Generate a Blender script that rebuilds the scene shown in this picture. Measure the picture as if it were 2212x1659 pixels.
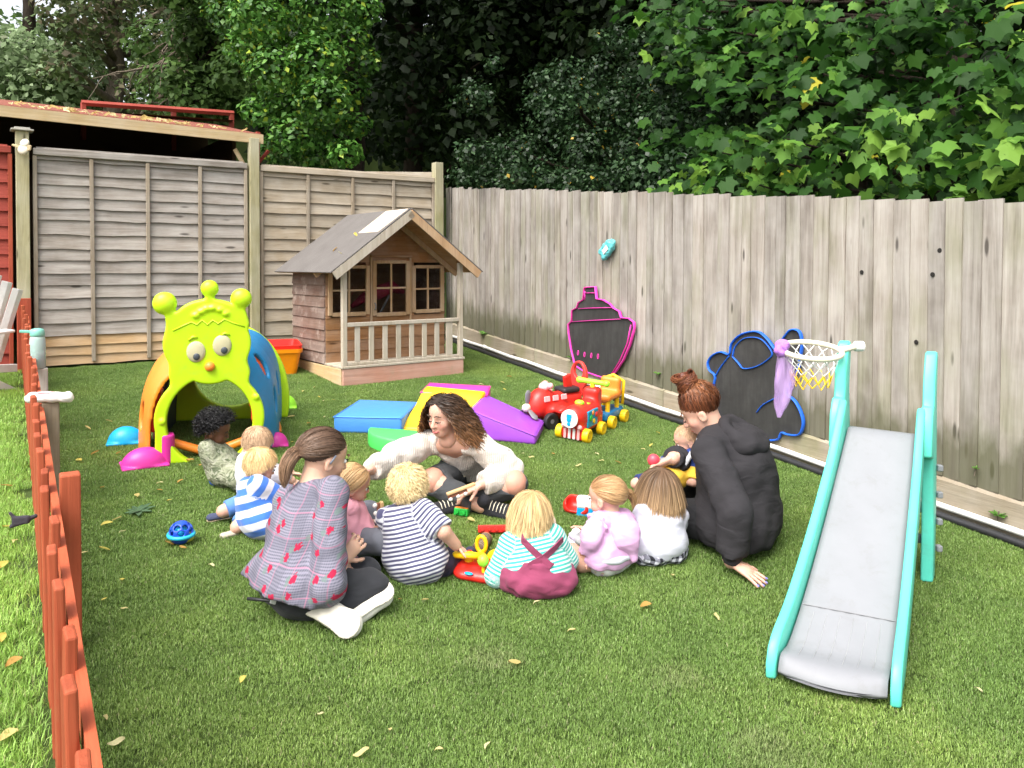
import bpy, bmesh, math, random
import numpy as np
from mathutils import Vector, Matrix

for o in list(bpy.data.objects): bpy.data.objects.remove(o)
R = math.radians
rng = np.random.default_rng(7)
random.seed(7)
scene = bpy.context.scene
COL = scene.collection

# ------------------------------------------------------------ camera
CAM_H = 1.55
FOC, CX, PY = 1720.0, 1106.0, 602.0          # focal length, principal point (pixels of a 2212 x 1659 picture)
PITCH = R(1.0)
cam_d = bpy.data.cameras.new('camera'); cam = bpy.data.objects.new('camera', cam_d); COL.objects.link(cam)
cam_d.sensor_width = 36; cam_d.lens = 36*FOC/2212; cam_d.shift_y = (PY-829.5)/2212
cam_d.clip_start = 0.05; cam_d.clip_end = 400
cam.location = (0, 0, CAM_H); cam.rotation_euler = (R(90)-PITCH, 0, 0)
scene.camera = cam

# ------------------------------------------------------------ sky, sun, exposure
SUN_EL, SUN_AZ = R(55), R(-150)               # bright overcast, light from the left
world = bpy.data.worlds.new('World'); scene.world = world; world.use_nodes = True
wn = world.node_tree.nodes; wl = world.node_tree.links; wn.clear()
sky = wn.new('ShaderNodeTexSky'); sky.sky_type = 'NISHITA'; sky.sun_disc = False
sky.sun_elevation = SUN_EL; sky.sun_rotation = SUN_AZ; sky.air_density = 1.0; sky.dust_density = 5.0; sky.ozone_density = 1.0
hs = wn.new('ShaderNodeHueSaturation'); hs.inputs['Saturation'].default_value = 0.22
bg = wn.new('ShaderNodeBackground'); bg.inputs['Strength'].default_value = 0.15
wo = wn.new('ShaderNodeOutputWorld')
wl.new(sky.outputs[0], hs.inputs['Color']); wl.new(hs.outputs[0], bg.inputs['Color']); wl.new(bg.outputs[0], wo.inputs['Surface'])
sun_d = bpy.data.lights.new('sun', 'SUN'); sun_d.energy = 1.25; sun_d.angle = R(40); sun_d.color = (1.0, 0.95, 0.87)
sun = bpy.data.objects.new('sun', sun_d); COL.objects.link(sun)
sdir = Vector((math.sin(SUN_AZ)*math.cos(SUN_EL), math.cos(SUN_AZ)*math.cos(SUN_EL), math.sin(SUN_EL)))
sun.rotation_euler = sdir.to_track_quat('Z', 'Y').to_euler(); sun.location = (-8, 2, 12)
vs = scene.view_settings; vs.view_transform = 'Standard'; vs.look = 'None'; vs.gamma = 1; vs.use_curve_mapping = False
vs.exposure = 1.36
scene.render.engine = 'CYCLES'
scene.cycles.max_bounces = 6; scene.cycles.transparent_max_bounces = 8

# ------------------------------------------------------------ layout helpers
GXs, GYs = -0.040, 0.0693                    # the lawn rises gently towards the back fence
def gz(x, y): return GXs*x + GYs*y
GN = Vector((-GXs, -GYs, 1)).normalized()
def ray(px, py):
    a = (px-CX)/FOC; b = -(py-PY)/FOC; c, s = math.cos(PITCH), math.sin(PITCH)
    return Vector((a, c + b*s, -s + b*c))
def G(px, py, dz=0.0):
    d = ray(px, py); t = (gz(0, 0)+dz-CAM_H)/(d.z - GXs*d.x - GYs*d.y)
    return Vector((0, 0, CAM_H)) + d*t
def AT(px, py, y):
    d = ray(px, py); return Vector((0, 0, CAM_H)) + d*(y/d.y)
def onz(px, py, z):
    d = ray(px, py); return Vector((0, 0, CAM_H)) + d*((z-CAM_H)/d.z)
def gp(x, y, dz=0): return Vector((x, y, gz(x, y)+dz))
TILT = Vector((0, 0, 1)).rotation_difference(GN).to_matrix()

# ------------------------------------------------------------ object helpers
def tag(o, label=None, cat=None, group=None, kind=None):
    if label: o['label'] = label
    if cat: o['category'] = cat
    if group: o['group'] = group
    if kind: o['kind'] = kind
    return o
def ob(name, V, F, mat=None, parent=None, smooth=False, loc=None, rot=None, attr=None):
    me = bpy.data.meshes.new(name)
    V = np.asarray(V, dtype=np.float32).reshape(-1, 3)
    if isinstance(F, np.ndarray):
        n, m = F.shape
        me.vertices.add(len(V)); me.vertices.foreach_set('co', V.ravel())
        me.loops.add(n*m); me.loops.foreach_set('vertex_index', F.astype(np.int32).ravel())
        me.polygons.add(n); me.polygons.foreach_set('loop_start', np.arange(0, n*m, m, dtype=np.int32))
        me.polygons.foreach_set('loop_total', np.full(n, m, dtype=np.int32))
        me.update(calc_edges=True)
    else:
        me.from_pydata([tuple(map(float, v)) for v in V], [], [tuple(f) for f in F]); me.update()
    if smooth: me.polygons.foreach_set('use_smooth', np.ones(len(me.polygons), dtype=bool))
    if attr:
        for an, arr in attr.items():
            arr = np.asarray(arr, dtype=np.float32)
            if arr.ndim == 1:
                a = me.attributes.new(an, 'FLOAT', 'POINT'); a.data.foreach_set('value', arr)
            else:
                a = me.attributes.new(an, 'FLOAT_COLOR', 'POINT')
                if arr.shape[1] == 3: arr = np.hstack([arr, np.ones((len(arr), 1), np.float32)])
                a.data.foreach_set('color', arr.ravel())
    if mat is not None: me.materials.append(mat)
    o = bpy.data.objects.new(name, me); COL.objects.link(o)
    if parent is not None: o.parent = parent
    if loc is not None: o.location = loc
    if rot is not None: o.rotation_euler = rot
    return o
def inst(name, me, parent, loc=(0,0,0), rot=(0,0,0), scale=(1,1,1)):
    o = bpy.data.objects.new(name, me); COL.objects.link(o); o.parent = parent
    o.location = loc; o.rotation_euler = rot; o.scale = scale
    return o
def thing(name, label, cat, loc=(0,0,0), yaw=0.0, group=None, tilt=False):
    o = bpy.data.objects.new(name, None); COL.objects.link(o); o.empty_display_size = 0.1
    m = Matrix.Rotation(yaw, 3, 'Z')
    if tilt: m = TILT @ m
    o.matrix_world = Matrix.Translation(loc) @ m.to_4x4()
    o.rotation_euler = m.to_euler(); o.location = loc
    return tag(o, label, cat, group)
def inv(o, pts):
    m = (Matrix.Translation(o.location) @ o.rotation_euler.to_matrix().to_4x4()).inverted()
    return [m @ Vector(p) for p in pts]
def joinm(*ms):
    V = []; F = []; n = 0
    for v, f in ms:
        V += [tuple(p) for p in v]; F += [tuple(i+n for i in q) for q in f]; n += len(v)
    return V, F
def xf(m, M):
    return [tuple(M @ Vector(p)) for p in m[0]], m[1]
def tr(m, x=0, y=0, z=0): return [(p[0]+x, p[1]+y, p[2]+z) for p in m[0]], m[1]

# ------------------------------------------------------------ mesh shapes
def box(x0, x1, y0, y1, z0, z1, b=0.0):
    if b <= 0:
        V = [(x,y,z) for z in (z0,z1) for x, y in ((x0,y0),(x1,y0),(x1,y1),(x0,y1))]
        return V, [(3,2,1,0),(4,5,6,7),(0,1,5,4),(1,2,6,5),(2,3,7,6),(3,0,4,7)]
    b = min(b, .49*min(abs(x1-x0), abs(y1-y0), abs(z1-z0)))
    V = []; F = []; idx = {}
    for sx in (0,1):
        for sy in (0,1):
            for sz in (0,1):
                for ax in range(3):
                    p = [(x0,x1)[sx], (y0,y1)[sy], (z0,z1)[sz]]
                    for k, s in enumerate((sx,sy,sz)):
                        if k != ax: p[k] += b if s == 0 else -b
                    idx[(sx,sy,sz,ax)] = len(V); V.append(tuple(p))
    for ax in range(3):
        o1, o2 = [(1,2),(2,0),(0,1)][ax]
        for s in (0,1):
            q = []
            for a, c in ((0,0),(1,0),(1,1),(0,1)):
                k = [0,0,0]; k[ax] = s; k[o1] = a; k[o2] = c; q.append(idx[(*k, ax)])
            F.append(tuple(q if s else q[::-1]))
    for ax in range(3):
        o1, o2 = [(1,2),(2,0),(0,1)][ax]
        for s1 in (0,1):
            for s2 in (0,1):
                q = []
                for t, a in ((0,o1),(1,o1),(1,o2),(0,o2)):
                    k = [0,0,0]; k[ax] = t; k[o1] = s1; k[o2] = s2; q.append(idx[(*k, a)])
                F.append(tuple(q if s1 == s2 else q[::-1]))
    for sx in (0,1):
        for sy in (0,1):
            for sz in (0,1):
                q = [idx[(sx,sy,sz,a)] for a in range(3)]
                F.append(tuple(q if (sx+sy+sz) % 2 else q[::-1]))
    return V, F
def prism(pts, z0, z1):
    n = len(pts)
    V = [(x,y,z0) for x,y in pts] + [(x,y,z1) for x,y in pts]
    F = [tuple(range(n))[::-1], tuple(range(n, 2*n))] + [(i, (i+1)%n, n+(i+1)%n, n+i) for i in range(n)]
    return V, F
def bevel_mesh(m, w, seg=2, ang=30):
    bm = bmesh.new(); vs_ = [bm.verts.new(p) for p in m[0]]
    for f in m[1]:
        try: bm.faces.new([vs_[i] for i in f])
        except ValueError: pass
    bmesh.ops.recalc_face_normals(bm, faces=bm.faces)
    es = [e for e in bm.edges if len(e.link_faces) == 2 and e.calc_face_angle(0) > R(ang)]
    bmesh.ops.bevel(bm, geom=es, offset=w, segments=seg, affect='EDGES', profile=.5, clamp_overlap=True)
    bm.verts.index_update()
    V = [tuple(v.co) for v in bm.verts]; F = [tuple(v.index for v in f.verts) for f in bm.faces]; bm.free()
    return V, F
def tube(path, r, n=8, closed=False, caps=True, flat=None):
    P = [Vector(p) for p in path]; m = len(P); V = []; F = []
    rr = r if hasattr(r, '__len__') else [r]*m
    ref = None
    for i, p in enumerate(P):
        a = P[(i-1) % m] if (closed or i > 0) else p; b = P[(i+1) % m] if (closed or i < m-1) else p
        d = (b-a).normalized()
        if ref is None: ref = Vector((0,0,1)) if abs(d.z) < .9 else Vector((1,0,0))
        u = d.cross(ref)
        if u.length < 1e-4: u = d.orthogonal()
        u.normalize(); w = u.cross(d).normalized(); ref = w
        for k in range(n):
            t = 2*math.pi*k/n
            V.append(p + rr[i]*(math.cos(t)*u + math.sin(t)*w*(flat or 1)))
    for i in range(m if closed else m-1):
        for k in range(n):
            a = i*n+k; b = i*n+(k+1)%n; c = ((i+1)%m)*n+(k+1)%n; d = ((i+1)%m)*n+k
            F.append((a,d,c,b))
    if not closed and caps:
        F.append(tuple(range(n))); F.append(tuple(range((m-1)*n, m*n))[::-1])
    return [tuple(v) for v in V], F
def lathe(prof, n=20, caps=True):
    V = []; F = []
    for r, z in prof:
        for k in range(n):
            t = 2*math.pi*k/n; V.append((r*math.cos(t), r*math.sin(t), z))
    for i in range(len(prof)-1):
        for k in range(n):
            F.append((i*n+k, i*n+(k+1)%n, (i+1)*n+(k+1)%n, (i+1)*n+k))
    if caps:
        F.append(tuple(range(n))[::-1]); F.append(tuple(range((len(prof)-1)*n, len(prof)*n)))
    return V, F
def ellip(c, r, n=16, m=10):
    V = []; F = []
    for i in range(1, m):
        a = math.pi*i/m
        for k in range(n):
            t = 2*math.pi*k/n
            V.append((c[0]+r[0]*math.sin(a)*math.cos(t), c[1]+r[1]*math.sin(a)*math.sin(t), c[2]+r[2]*math.cos(a)))
    V += [(c[0],c[1],c[2]+r[2]), (c[0],c[1],c[2]-r[2])]; T = len(V)-2
    for i in range(m-2):
        for k in range(n): F.append((i*n+k, (i+1)*n+k, (i+1)*n+(k+1)%n, i*n+(k+1)%n))
    for k in range(n):
        F.append((T, k, (k+1)%n)); F.append((T+1, (m-2)*n+(k+1)%n, (m-2)*n+k))
    return V, F
def frame(a, b):
    d = (Vector(b)-Vector(a)).normalized(); return d.to_track_quat('Z', 'Y').to_matrix().to_4x4()
def cylm(a, b, r, n=14, r2=None, bev=0.0):
    L = (Vector(b)-Vector(a)).length; r2 = r if r2 is None else r2
    prof = [(r,0),(r2,L)] if bev <= 0 else [(r-bev,0),(r,bev),(r2,L-bev),(r2-bev,L)]
    return xf(lathe(prof, n), Matrix.Translation(a) @ frame(a, b))

# ------------------------------------------------------------ implicit shapes -> one smooth mesh
A3 = lambda v: np.array(v, dtype=np.float64)
def cap(a, b, r1, r2=None, k=.02, op='u', fl=None, cut=None, st=None):
    """tapered capsule; fl=(axis, factor) thins it along an axis; cut cuts it flat at b; st = (origin, dir, offset) stripe axis"""
    a, b = A3(a), A3(b); r2 = r1 if r2 is None else r2; ba = b-a; L2 = max(ba@ba, 1e-12); ln = math.sqrt(L2)
    def fn(P):
        q = P-a; t = np.clip((q@ba)/L2, 0, 1); e = q - t[..., None]*ba
        if fl is not None:
            n = A3(fl[0]); n = n/np.linalg.norm(n); e = e + (e@n)[..., None]*n*(fl[1]-1)
        d = np.sqrt((e*e).sum(-1)) - (r1+(r2-r1)*t)
        if cut is not None: d = np.maximum(d, (P-b)@(ba/ln)-cut)
        return d
    rm = max(r1, r2) if fl is None else max(r1, r2)*max(1, 1/fl[1])
    return dict(lo=np.minimum(a,b)-rm, hi=np.maximum(a,b)+rm, fn=fn, k=k, op=op, st=st if st is not None else (a, ba/ln, 0.0))
def ell(c, r, k=.02, op='u', M=None):
    c, r = A3(c), A3(r); rm = r.max()
    Mi = None if M is None else np.array(M).T
    def fn(P):
        q = P-c
        if Mi is not None: q = q @ Mi.T
        q1 = q/r; k0 = np.sqrt((q1*q1).sum(-1)); k1 = np.sqrt(((q1/r)**2).sum(-1))+1e-9
        return k0*(k0-1)/k1
    e = r if M is None else A3([rm]*3)
    return dict(lo=c-e, hi=c+e, fn=fn, k=k, op=op, st=(c, A3((0,0,1)), 0.0))
def rbx(c, hs_, r=.01, k=.01, op='u', M=None):
    c, hs_ = A3(c), A3(hs_); Mi = None if M is None else np.array(M).T
    def fn(P):
        q = P-c
        if Mi is not None: q = q @ Mi.T
        q = np.abs(q)-(hs_-r); o = np.maximum(q, 0)
        return np.sqrt((o*o).sum(-1)) + np.minimum(q.max(-1), 0) - r
    e = hs_ if M is None else A3([np.linalg.norm(hs_)]*3)
    return dict(lo=c-e, hi=c+e, fn=fn, k=k, op=op, st=(c, A3((0,0,1)), 0.0))
def tor(c, ax, Rr, r, k=.005, op='u'):
    c, ax = A3(c), A3(ax); ax = ax/np.linalg.norm(ax)
    def fn(P):
        q = P-c; h = q@ax; e = q-h[..., None]*ax; return np.sqrt((np.sqrt((e*e).sum(-1))-Rr)**2+h*h)-r
    return dict(lo=c-Rr-r, hi=c+Rr+r, fn=fn, k=k, op=op, st=(c, ax, 0.0))
def plane(p, n, op='i'):
    p, n = A3(p), A3(n); n = n/np.linalg.norm(n)
    return dict(lo=None, hi=None, fn=lambda P: (P-p)@n, k=0.0, op=op, st=None)
def custom(lo, hi, fn, k=.01, op='u'): return dict(lo=A3(lo), hi=A3(hi), fn=fn, k=k, op=op, st=(A3(lo), A3((0,0,1)), 0.0))
def wob(P, amp, f, ph=0.0):
    x, y, z = P[...,0]*f, P[...,1]*f, P[...,2]*f
    return amp*(np.sin(x*1.0+1.7*np.sin(y*.8+ph)+ph)*np.sin(z*1.1+1.3*np.sin(x*.7)+2*ph) + .5*np.sin(2.1*y+1.1*np.sin(z*1.9+ph))*np.sin(1.9*z+x))
def sdf_mesh(prims, h, disp=None):
    us = [p for p in prims if p['op'] == 'u']
    lo = np.min([p['lo'] for p in us], 0)-3*h-.012; hi = np.max([p['hi'] for p in us], 0)+3*h+.012
    n = np.ceil((hi-lo)/h).astype(int)+1
    ax = [lo[i]+h*np.arange(n[i]) for i in range(3)]
    D = np.full(tuple(n), 1.0)
    for p in prims:
        if p['lo'] is None: sl = (slice(None),)*3
        else:
            m = p['k']+3*h+.01
            i0 = np.clip(np.floor((p['lo']-m-lo)/h).astype(int), 0, n-1); i1 = np.clip(np.ceil((p['hi']+m-lo)/h).astype(int)+1, 1, n)
            if np.any(i1 <= i0): continue
            sl = tuple(slice(i0[q], i1[q]) for q in range(3))
        P = np.stack(np.meshgrid(ax[0][sl[0]], ax[1][sl[1]], ax[2][sl[2]], indexing='ij'), -1)
        d = p['fn'](P); a = D[sl]; k = p['k']
        if p['op'] == 'u':
            if k > 0:
                hh = np.clip(.5+.5*(a-d)/k, 0, 1); D[sl] = a*(1-hh)+d*hh-k*hh*(1-hh)
            else: D[sl] = np.minimum(a, d)
        elif p['op'] == 's':
            if k > 0:
                hh = np.clip(.5-.5*(a+d)/k, 0, 1); D[sl] = a*(1-hh)-d*hh+k*hh*(1-hh)
            else: D[sl] = np.maximum(a, -d)
        else: D[sl] = np.maximum(a, d)
    if disp is not None:
        P = np.stack(np.meshgrid(*ax, indexing='ij'), -1); D = D + disp(P)*(np.abs(D) < .06)
    D[0]=D[-1]=1; D[:,0]=D[:,-1]=1; D[:,:,0]=D[:,:,-1]=1
    ins = D < 0
    nx, ny, nz = n-1
    cs = np.zeros((nx,ny,nz), np.int8)
    for dx in (0,1):
        for dy in (0,1):
            for dz in (0,1): cs += ins[dx:nx+dx, dy:ny+dy, dz:nz+dz]
    act = (cs > 0) & (cs < 8)
    I = np.nonzero(act); N = len(I[0]); idx = np.full(act.shape, -1, np.int64); idx[I] = np.arange(N)
    offs = [(x,y,z) for x in (0,1) for y in (0,1) for z in (0,1)]
    cv = np.stack([D[I[0]+o[0], I[1]+o[1], I[2]+o[2]] for o in offs], 1)
    acc = np.zeros((N,3)); cnt = np.zeros(N)
    for i in range(8):
        for j in range(i+1, 8):
            if sum(abs(offs[i][q]-offs[j][q]) for q in range(3)) != 1: continue
            cr = (cv[:,i] < 0) != (cv[:,j] < 0); t = cv[:,i]/(cv[:,i]-cv[:,j]+1e-12)
            pos = A3(offs[i])+t[:,None]*(A3(offs[j])-A3(offs[i])); acc[cr] += pos[cr]; cnt[cr] += 1
    V = (np.stack(I, 1)+acc/cnt[:,None])*h+lo
    Fs = []
    for axn in range(3):
        o1, o2 = [(1,2),(2,0),(0,1)][axn]
        a = [slice(None)]*3; b = [slice(None)]*3; a[axn] = slice(0,-1); b[axn] = slice(1,None)
        for q in (o1, o2): a[q] = slice(1,-1); b[q] = slice(1,-1)
        sa, sb = ins[tuple(a)], ins[tuple(b)]
        for flip in (0, 1):
            m = (sa & ~sb) if not flip else (~sa & sb)
            J = np.stack(np.nonzero(m), 1)
            if len(J) == 0: continue
            J[:, o1] += 1; J[:, o2] += 1
            q = []
            for d1, d2 in ((-1,-1),(0,-1),(0,0),(-1,0)):
                c = J.copy(); c[:, o1] += d1; c[:, o2] += d2; q.append(idx[c[:,0], c[:,1], c[:,2]])
            q = np.stack(q, 1); Fs.append(q if not flip else q[:, ::-1])
    F = np.concatenate(Fs, 0); F = F[(F >= 0).all(1)]
    return V, F
def merge(*ms):
    V = []; F = []; n = 0
    for v, f in ms: V.append(np.asarray(v)); F.append(np.asarray(f)+n); n += len(v)
    return np.concatenate(V), np.concatenate(F)
def stripes(V, prims):
    """coordinate along the nearest limb, for patterns that follow the cloth"""
    best = np.full(len(V), 1e9); s = np.zeros(len(V))
    for p in prims:
        if p['op'] != 'u' or p['st'] is None: continue
        d = p['fn'](V); m = d < best; best[m] = d[m]
        o, dr, off = p['st']; s[m] = ((V[m]-o)@dr)+off
    return s
# ------------------------------------------------------------ materials
class NT:
    def __init__(s, name):
        s.m = bpy.data.materials.new(name); s.m.use_nodes = True; s.t = s.m.node_tree; s.n = s.t.nodes; s.l = s.t.links
        s.b = s.n['Principled BSDF']
    def new(s, typ, **kw):
        nd = s.n.new('ShaderNode'+typ)
        for k, v in kw.items(): setattr(nd, k, v)
        return nd
    def setin(s, nd, key, v):
        if hasattr(v, 'is_output') or hasattr(v, 'links'): s.l.new(v, nd.inputs[key])
        else: nd.inputs[key].default_value = v
    def coord(s, kind='Object', scale=(1,1,1), rand=False, rot=(0,0,0)):
        tc = s.new('TexCoord'); out = tc.outputs[kind]
        if rand:
            oi = s.new('ObjectInfo'); sc = s.new('VectorMath', operation='SCALE'); cb = s.new('CombineXYZ')
            for q in 'XYZ': s.l.new(oi.outputs['Random'], cb.inputs[q])
            s.l.new(cb.outputs[0], sc.inputs[0]); sc.inputs['Scale'].default_value = 57.3
            ad = s.new('VectorMath', operation='ADD'); s.l.new(out, ad.inputs[0]); s.l.new(sc.outputs[0], ad.inputs[1]); out = ad.outputs[0]
        mp = s.new('Mapping'); s.l.new(out, mp.inputs[0]); mp.inputs['Scale'].default_value = scale; mp.inputs['Rotation'].default_value = rot
        return mp.outputs[0]
    def noise(s, vec, scale=5, detail=4, rough=.5, dist=0):
        nd = s.new('TexNoise'); s.l.new(vec, nd.inputs['Vector']); nd.inputs['Scale'].default_value = scale
        nd.inputs['Detail'].default_value = detail; nd.inputs['Roughness'].default_value = rough; nd.inputs['Distortion'].default_value = dist
        return nd.outputs['Fac']
    def ramp(s, fac, stops, interp='LINEAR'):
        nd = s.new('ValToRGB'); cr = nd.color_ramp; cr.interpolation = interp
        while len(cr.elements) < len(stops): cr.elements.new(.5)
        for e, (p, c) in zip(cr.elements, stops): e.position = p; e.color = (*c, 1) if len(c) == 3 else c
        s.l.new(fac, nd.inputs[0]); return nd.outputs['Color']
    def mix(s, fac, a, b, mode='MIX'):
        nd = s.new('Mix', data_type='RGBA', blend_type=mode)
        for k, v in ((0, fac), (6, a), (7, b)):
            if hasattr(v, 'links'): s.l.new(v, nd.inputs[k])
            else: nd.inputs[k].default_value = v if k == 0 else ((*v, 1) if len(v) == 3 else v)
        return nd.outputs[2]
    def math(s, op, a, b=0.0, c=0.0):
        nd = s.new('Math', operation=op)
        for k, v in enumerate((a, b, c)):
            if hasattr(v, 'links'): s.l.new(v, nd.inputs[k])
            else: nd.inputs[k].default_value = v
        return nd.outputs[0]
    def sep(s, vec):
        nd = s.new('SeparateXYZ'); s.l.new(vec, nd.inputs[0]); return nd.outputs
    def attr(s, name):
        nd = s.new('Attribute'); nd.attribute_name = name; return nd.outputs
    def bump(s, h, strength=.3, dist=.01):
        nd = s.new('Bump'); s.l.new(h, nd.inputs['Height']); nd.inputs['Strength'].default_value = strength; nd.inputs['Distance'].default_value = dist
        s.l.new(nd.outputs[0], s.b.inputs['Normal'])
    def col(s, v):
        if hasattr(v, 'links'): s.l.new(v, s.b.inputs['Base Color'])
        else: s.b.inputs['Base Color'].default_value = (*v, 1)
    def fin(s, rough=.6, spec=.5, **kw):
        if hasattr(rough, 'links'): s.l.new(rough, s.b.inputs['Roughness'])
        else: s.b.inputs['Roughness'].default_value = rough
        s.b.inputs['Specular IOR Level'].default_value = spec
        for k, v in kw.items(): s.b.inputs[k].default_value = v
        return s.m
_pl = {}
def srgb(r, g, b):
    f = lambda c: (c/255/12.92) if c <= 10 else ((c/255+.055)/1.055)**2.4
    return (f(r), f(g), f(b))
def dk(c, k): return tuple(x*k for x in c)
def plastic(name, c, rough=.38, sub=.0, vary=.11):
    if name in _pl: return _pl[name]
    t = NT(name); v = t.coord('Object')
    n1 = t.noise(v, 9, 5, .6); n2 = t.noise(v, 60, 3)
    t.col(t.mix(n1, dk(c, 1-vary*1.6), tuple(min(1, x*(1+vary)+.004) for x in c)))
    dn = t.noise(v, 11, 7, .78, .4); cc_ = t.n.get('Mix') or None
    src = t.b.inputs['Base Color'].links[0].from_socket; t.col(t.mix(t.ramp(dn, [(.54, (0,0,0)), (.74, (.38,)*3)]), src, tuple(x*.45+y for x, y in zip(c, (.06,.052,.036)))))
    t.bump(n2, .08, .002); r = t.math('MULTIPLY_ADD', dn, .35, rough-.14)
    _pl[name] = t.fin(r, .45); return _pl[name]
def fabric(name, c, c2=None, rough=.9, weave=500, folds=.35, amt=.14, sheen=.06):
    if name in _pl: return _pl[name]
    t = NT(name); v = t.coord('Object')
    n1 = t.noise(v, 14, 5, .6); n2 = t.noise(v, weave, 2)
    f = t.noise(t.coord('Object', (6, 6, 13), rot=(.3,.5,.2)), 1.5, 2, .4, .8)
    t.col(t.mix(n1, dk(c, 1-amt), c2 or tuple(min(1, x*(1+amt)) for x in c)))
    hgt = t.math('ADD', t.math('MULTIPLY', f, 1.0), t.math('MULTIPLY', n2, .05))
    t.bump(hgt, folds, .016); _pl[name] = t.fin(rough, .25); t.b.inputs['Sheen Weight'].default_value = sheen
    return _pl[name]
def wood(name, stops, axis='z', along=1.6, across=26, knots=True, rough=.85, vary=.35, green=0.0, bump=.35, dirt=None, damp=0.0, grey=True):
    t = NT(name)
    sc = {'x': (along, across, across), 'y': (across, along, across), 'z': (across, across, along)}[axis]
    v = t.coord('Object', sc, rand=True); g = t.noise(v, 1.0, 7, .62, .6)
    fine = t.noise(v, 5.0, 3, .6)
    c = t.ramp(g, stops)
    oi = t.new('ObjectInfo')
    c = t.mix(.7, c, t.ramp(oi.outputs['Random'], [(0, (1-vary,)*3), (.5, (1-vary*.45, 1-vary*.5, 1-vary*.55)), (1, (1.0, .97, .93))]), 'MULTIPLY')
    c = t.mix(t.math('MULTIPLY', t.ramp(fine, [(.45, (0,0,0)), (.75, (1,1,1))]), .35), c, dk(stops[0][1], .7))
    big = t.noise(t.coord('Object', (1,1,1), rand=True), 3.0, 4, .6)
    if grey: c = t.mix(t.ramp(big, [(.35, (0,0,0)), (.75, (.45,)*3)]), c, t.mix(.5, stops[-1][1], (.55,.53,.5)))
    else: c = t.mix(t.ramp(big, [(.35, (0,0,0)), (.75, (.5,)*3)]), c, stops[-1][1])
    if knots:
        ksc = {'x': (2.2, 9, 9), 'y': (9, 2.2, 9), 'z': (9, 9, 2.2)}[axis]
        vo = t.new('TexVoronoi'); t.l.new(t.coord('Object', ksc, rand=True), vo.inputs['Vector']); vo.inputs['Scale'].default_value = 1.0
        c = t.mix(t.ramp(vo.outputs['Distance'], [(.07, (.85,)*3), (.13, (0,0,0))]), c, dk(stops[0][1], .35))
    if green > 0:
        gn = t.noise(t.coord('Object', (2.5,2.5,1.1), rand=True), 1.7, 4)
        c = t.mix(t.math('MULTIPLY', t.ramp(gn, [(.5, (0,0,0)), (.7, (1,1,1))]), green), c, (.16,.18,.06))
    if damp > 0:
        zz_ = t.sep(t.coord('Object'))['Z']; wn_ = t.noise(t.coord('Object', (14,14,5), rand=True), 1.0, 4)
        mk = t.ramp(t.math('SUBTRACT', t.math('DIVIDE', zz_, damp*2.2), wn_), [(-.0, (.75,)*3), (.45, (0,0,0))]); c = t.mix(mk, c, (.085,.085,.04))
        st_ = t.noise(t.coord('Object', (6,6,1.2), rand=True), 1.3, 4); c = t.mix(t.ramp(st_, [(.56, (0,0,0)), (.72, (.5,)*3)]), c, (.11,.09,.075))
    if dirt:
        dn = t.noise(t.coord('Object', (1,1,1), rand=True), 7, 6, .7)
        c = t.mix(t.ramp(dn, [(.55, (0,0,0)), (.68, (.8,)*3)]), c, dirt)
    t.col(c); t.bump(g, bump, .012)
    return t.fin(rough, .25)

def nothing_(): pass
SILVER = [(.2, (.15,.125,.10)), (.45, (.29,.25,.21)), (.62, (.37,.33,.28)), (.85, (.47,.43,.38))]
M_lap = wood('weathered_lap_board', [(.2, (.15,.125,.105)), (.42, (.29,.255,.22)), (.6, (.38,.345,.31)), (.8, (.50,.465,.43))], 'x', vary=.42)
M_lapold = wood('weathered_lap_board_tan', [(.2, (.21,.165,.11)), (.45, (.36,.295,.21)), (.65, (.45,.38,.29)), (.85, (.52,.46,.37))], 'x', vary=.35)
M_newlap = wood('new_pine_board', [(.2, (.34,.20,.09)), (.5, (.50,.33,.17)), (.8, (.58,.42,.25))], 'x', vary=.2)
M_batten = wood('fence_batten_wood', [(.2, (.17,.13,.09)), (.5, (.31,.25,.18)), (.8, (.40,.34,.26))], 'z', knots=False, vary=.3)
M_post = wood('green_tinted_post_wood', [(.2, (.20,.18,.09)), (.5, (.36,.33,.19)), (.8, (.44,.41,.27))], 'z', vary=.25, green=.5)
M_feather = wood('silvered_fence_board', [(.2, (.145,.122,.103)), (.42, (.275,.243,.213)), (.58, (.365,.332,.298)), (.8, (.49,.455,.415))], 'z', along=1.1, across=22, vary=.36, green=.3, damp=.16)
M_gravel = wood('damp_base_board', [(.2, (.19,.15,.10)), (.5, (.30,.25,.18)), (.8, (.38,.33,.25))], 'x', vary=.3, green=.5)
M_fascia = wood('tan_fascia_wood', [(.2, (.33,.22,.10)), (.5, (.48,.35,.18)), (.8, (.55,.43,.26))], 'x', vary=.15)
M_redwood = wood('red_stained_wood', [(.2, (.22,.035,.018)), (.5, (.34,.062,.030)), (.8, (.42,.095,.05))], 'z', knots=False, vary=.25, dirt=(.24,.07,.04), rough=.7, grey=False)
M_redlap = wood('red_stained_lap_board', [(.2, (.20,.03,.022)), (.5, (.30,.05,.035)), (.8, (.36,.075,.05))], 'x', vary=.25, rough=.7, grey=False)
M_picket = wood('orange_red_stained_picket', [(.2, (.22,.042,.018)), (.5, (.34,.070,.029)), (.8, (.42,.10,.045))], 'z', knots=False, vary=.25, rough=.65, dirt=(.28,.08,.035), grey=False)
M_railred = wood('orange_red_stained_rail', [(.2, (.36,.07,.025)), (.5, (.50,.12,.05)), (.8, (.58,.18,.09))], 'y', knots=False, vary=.15, rough=.65)
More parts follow.
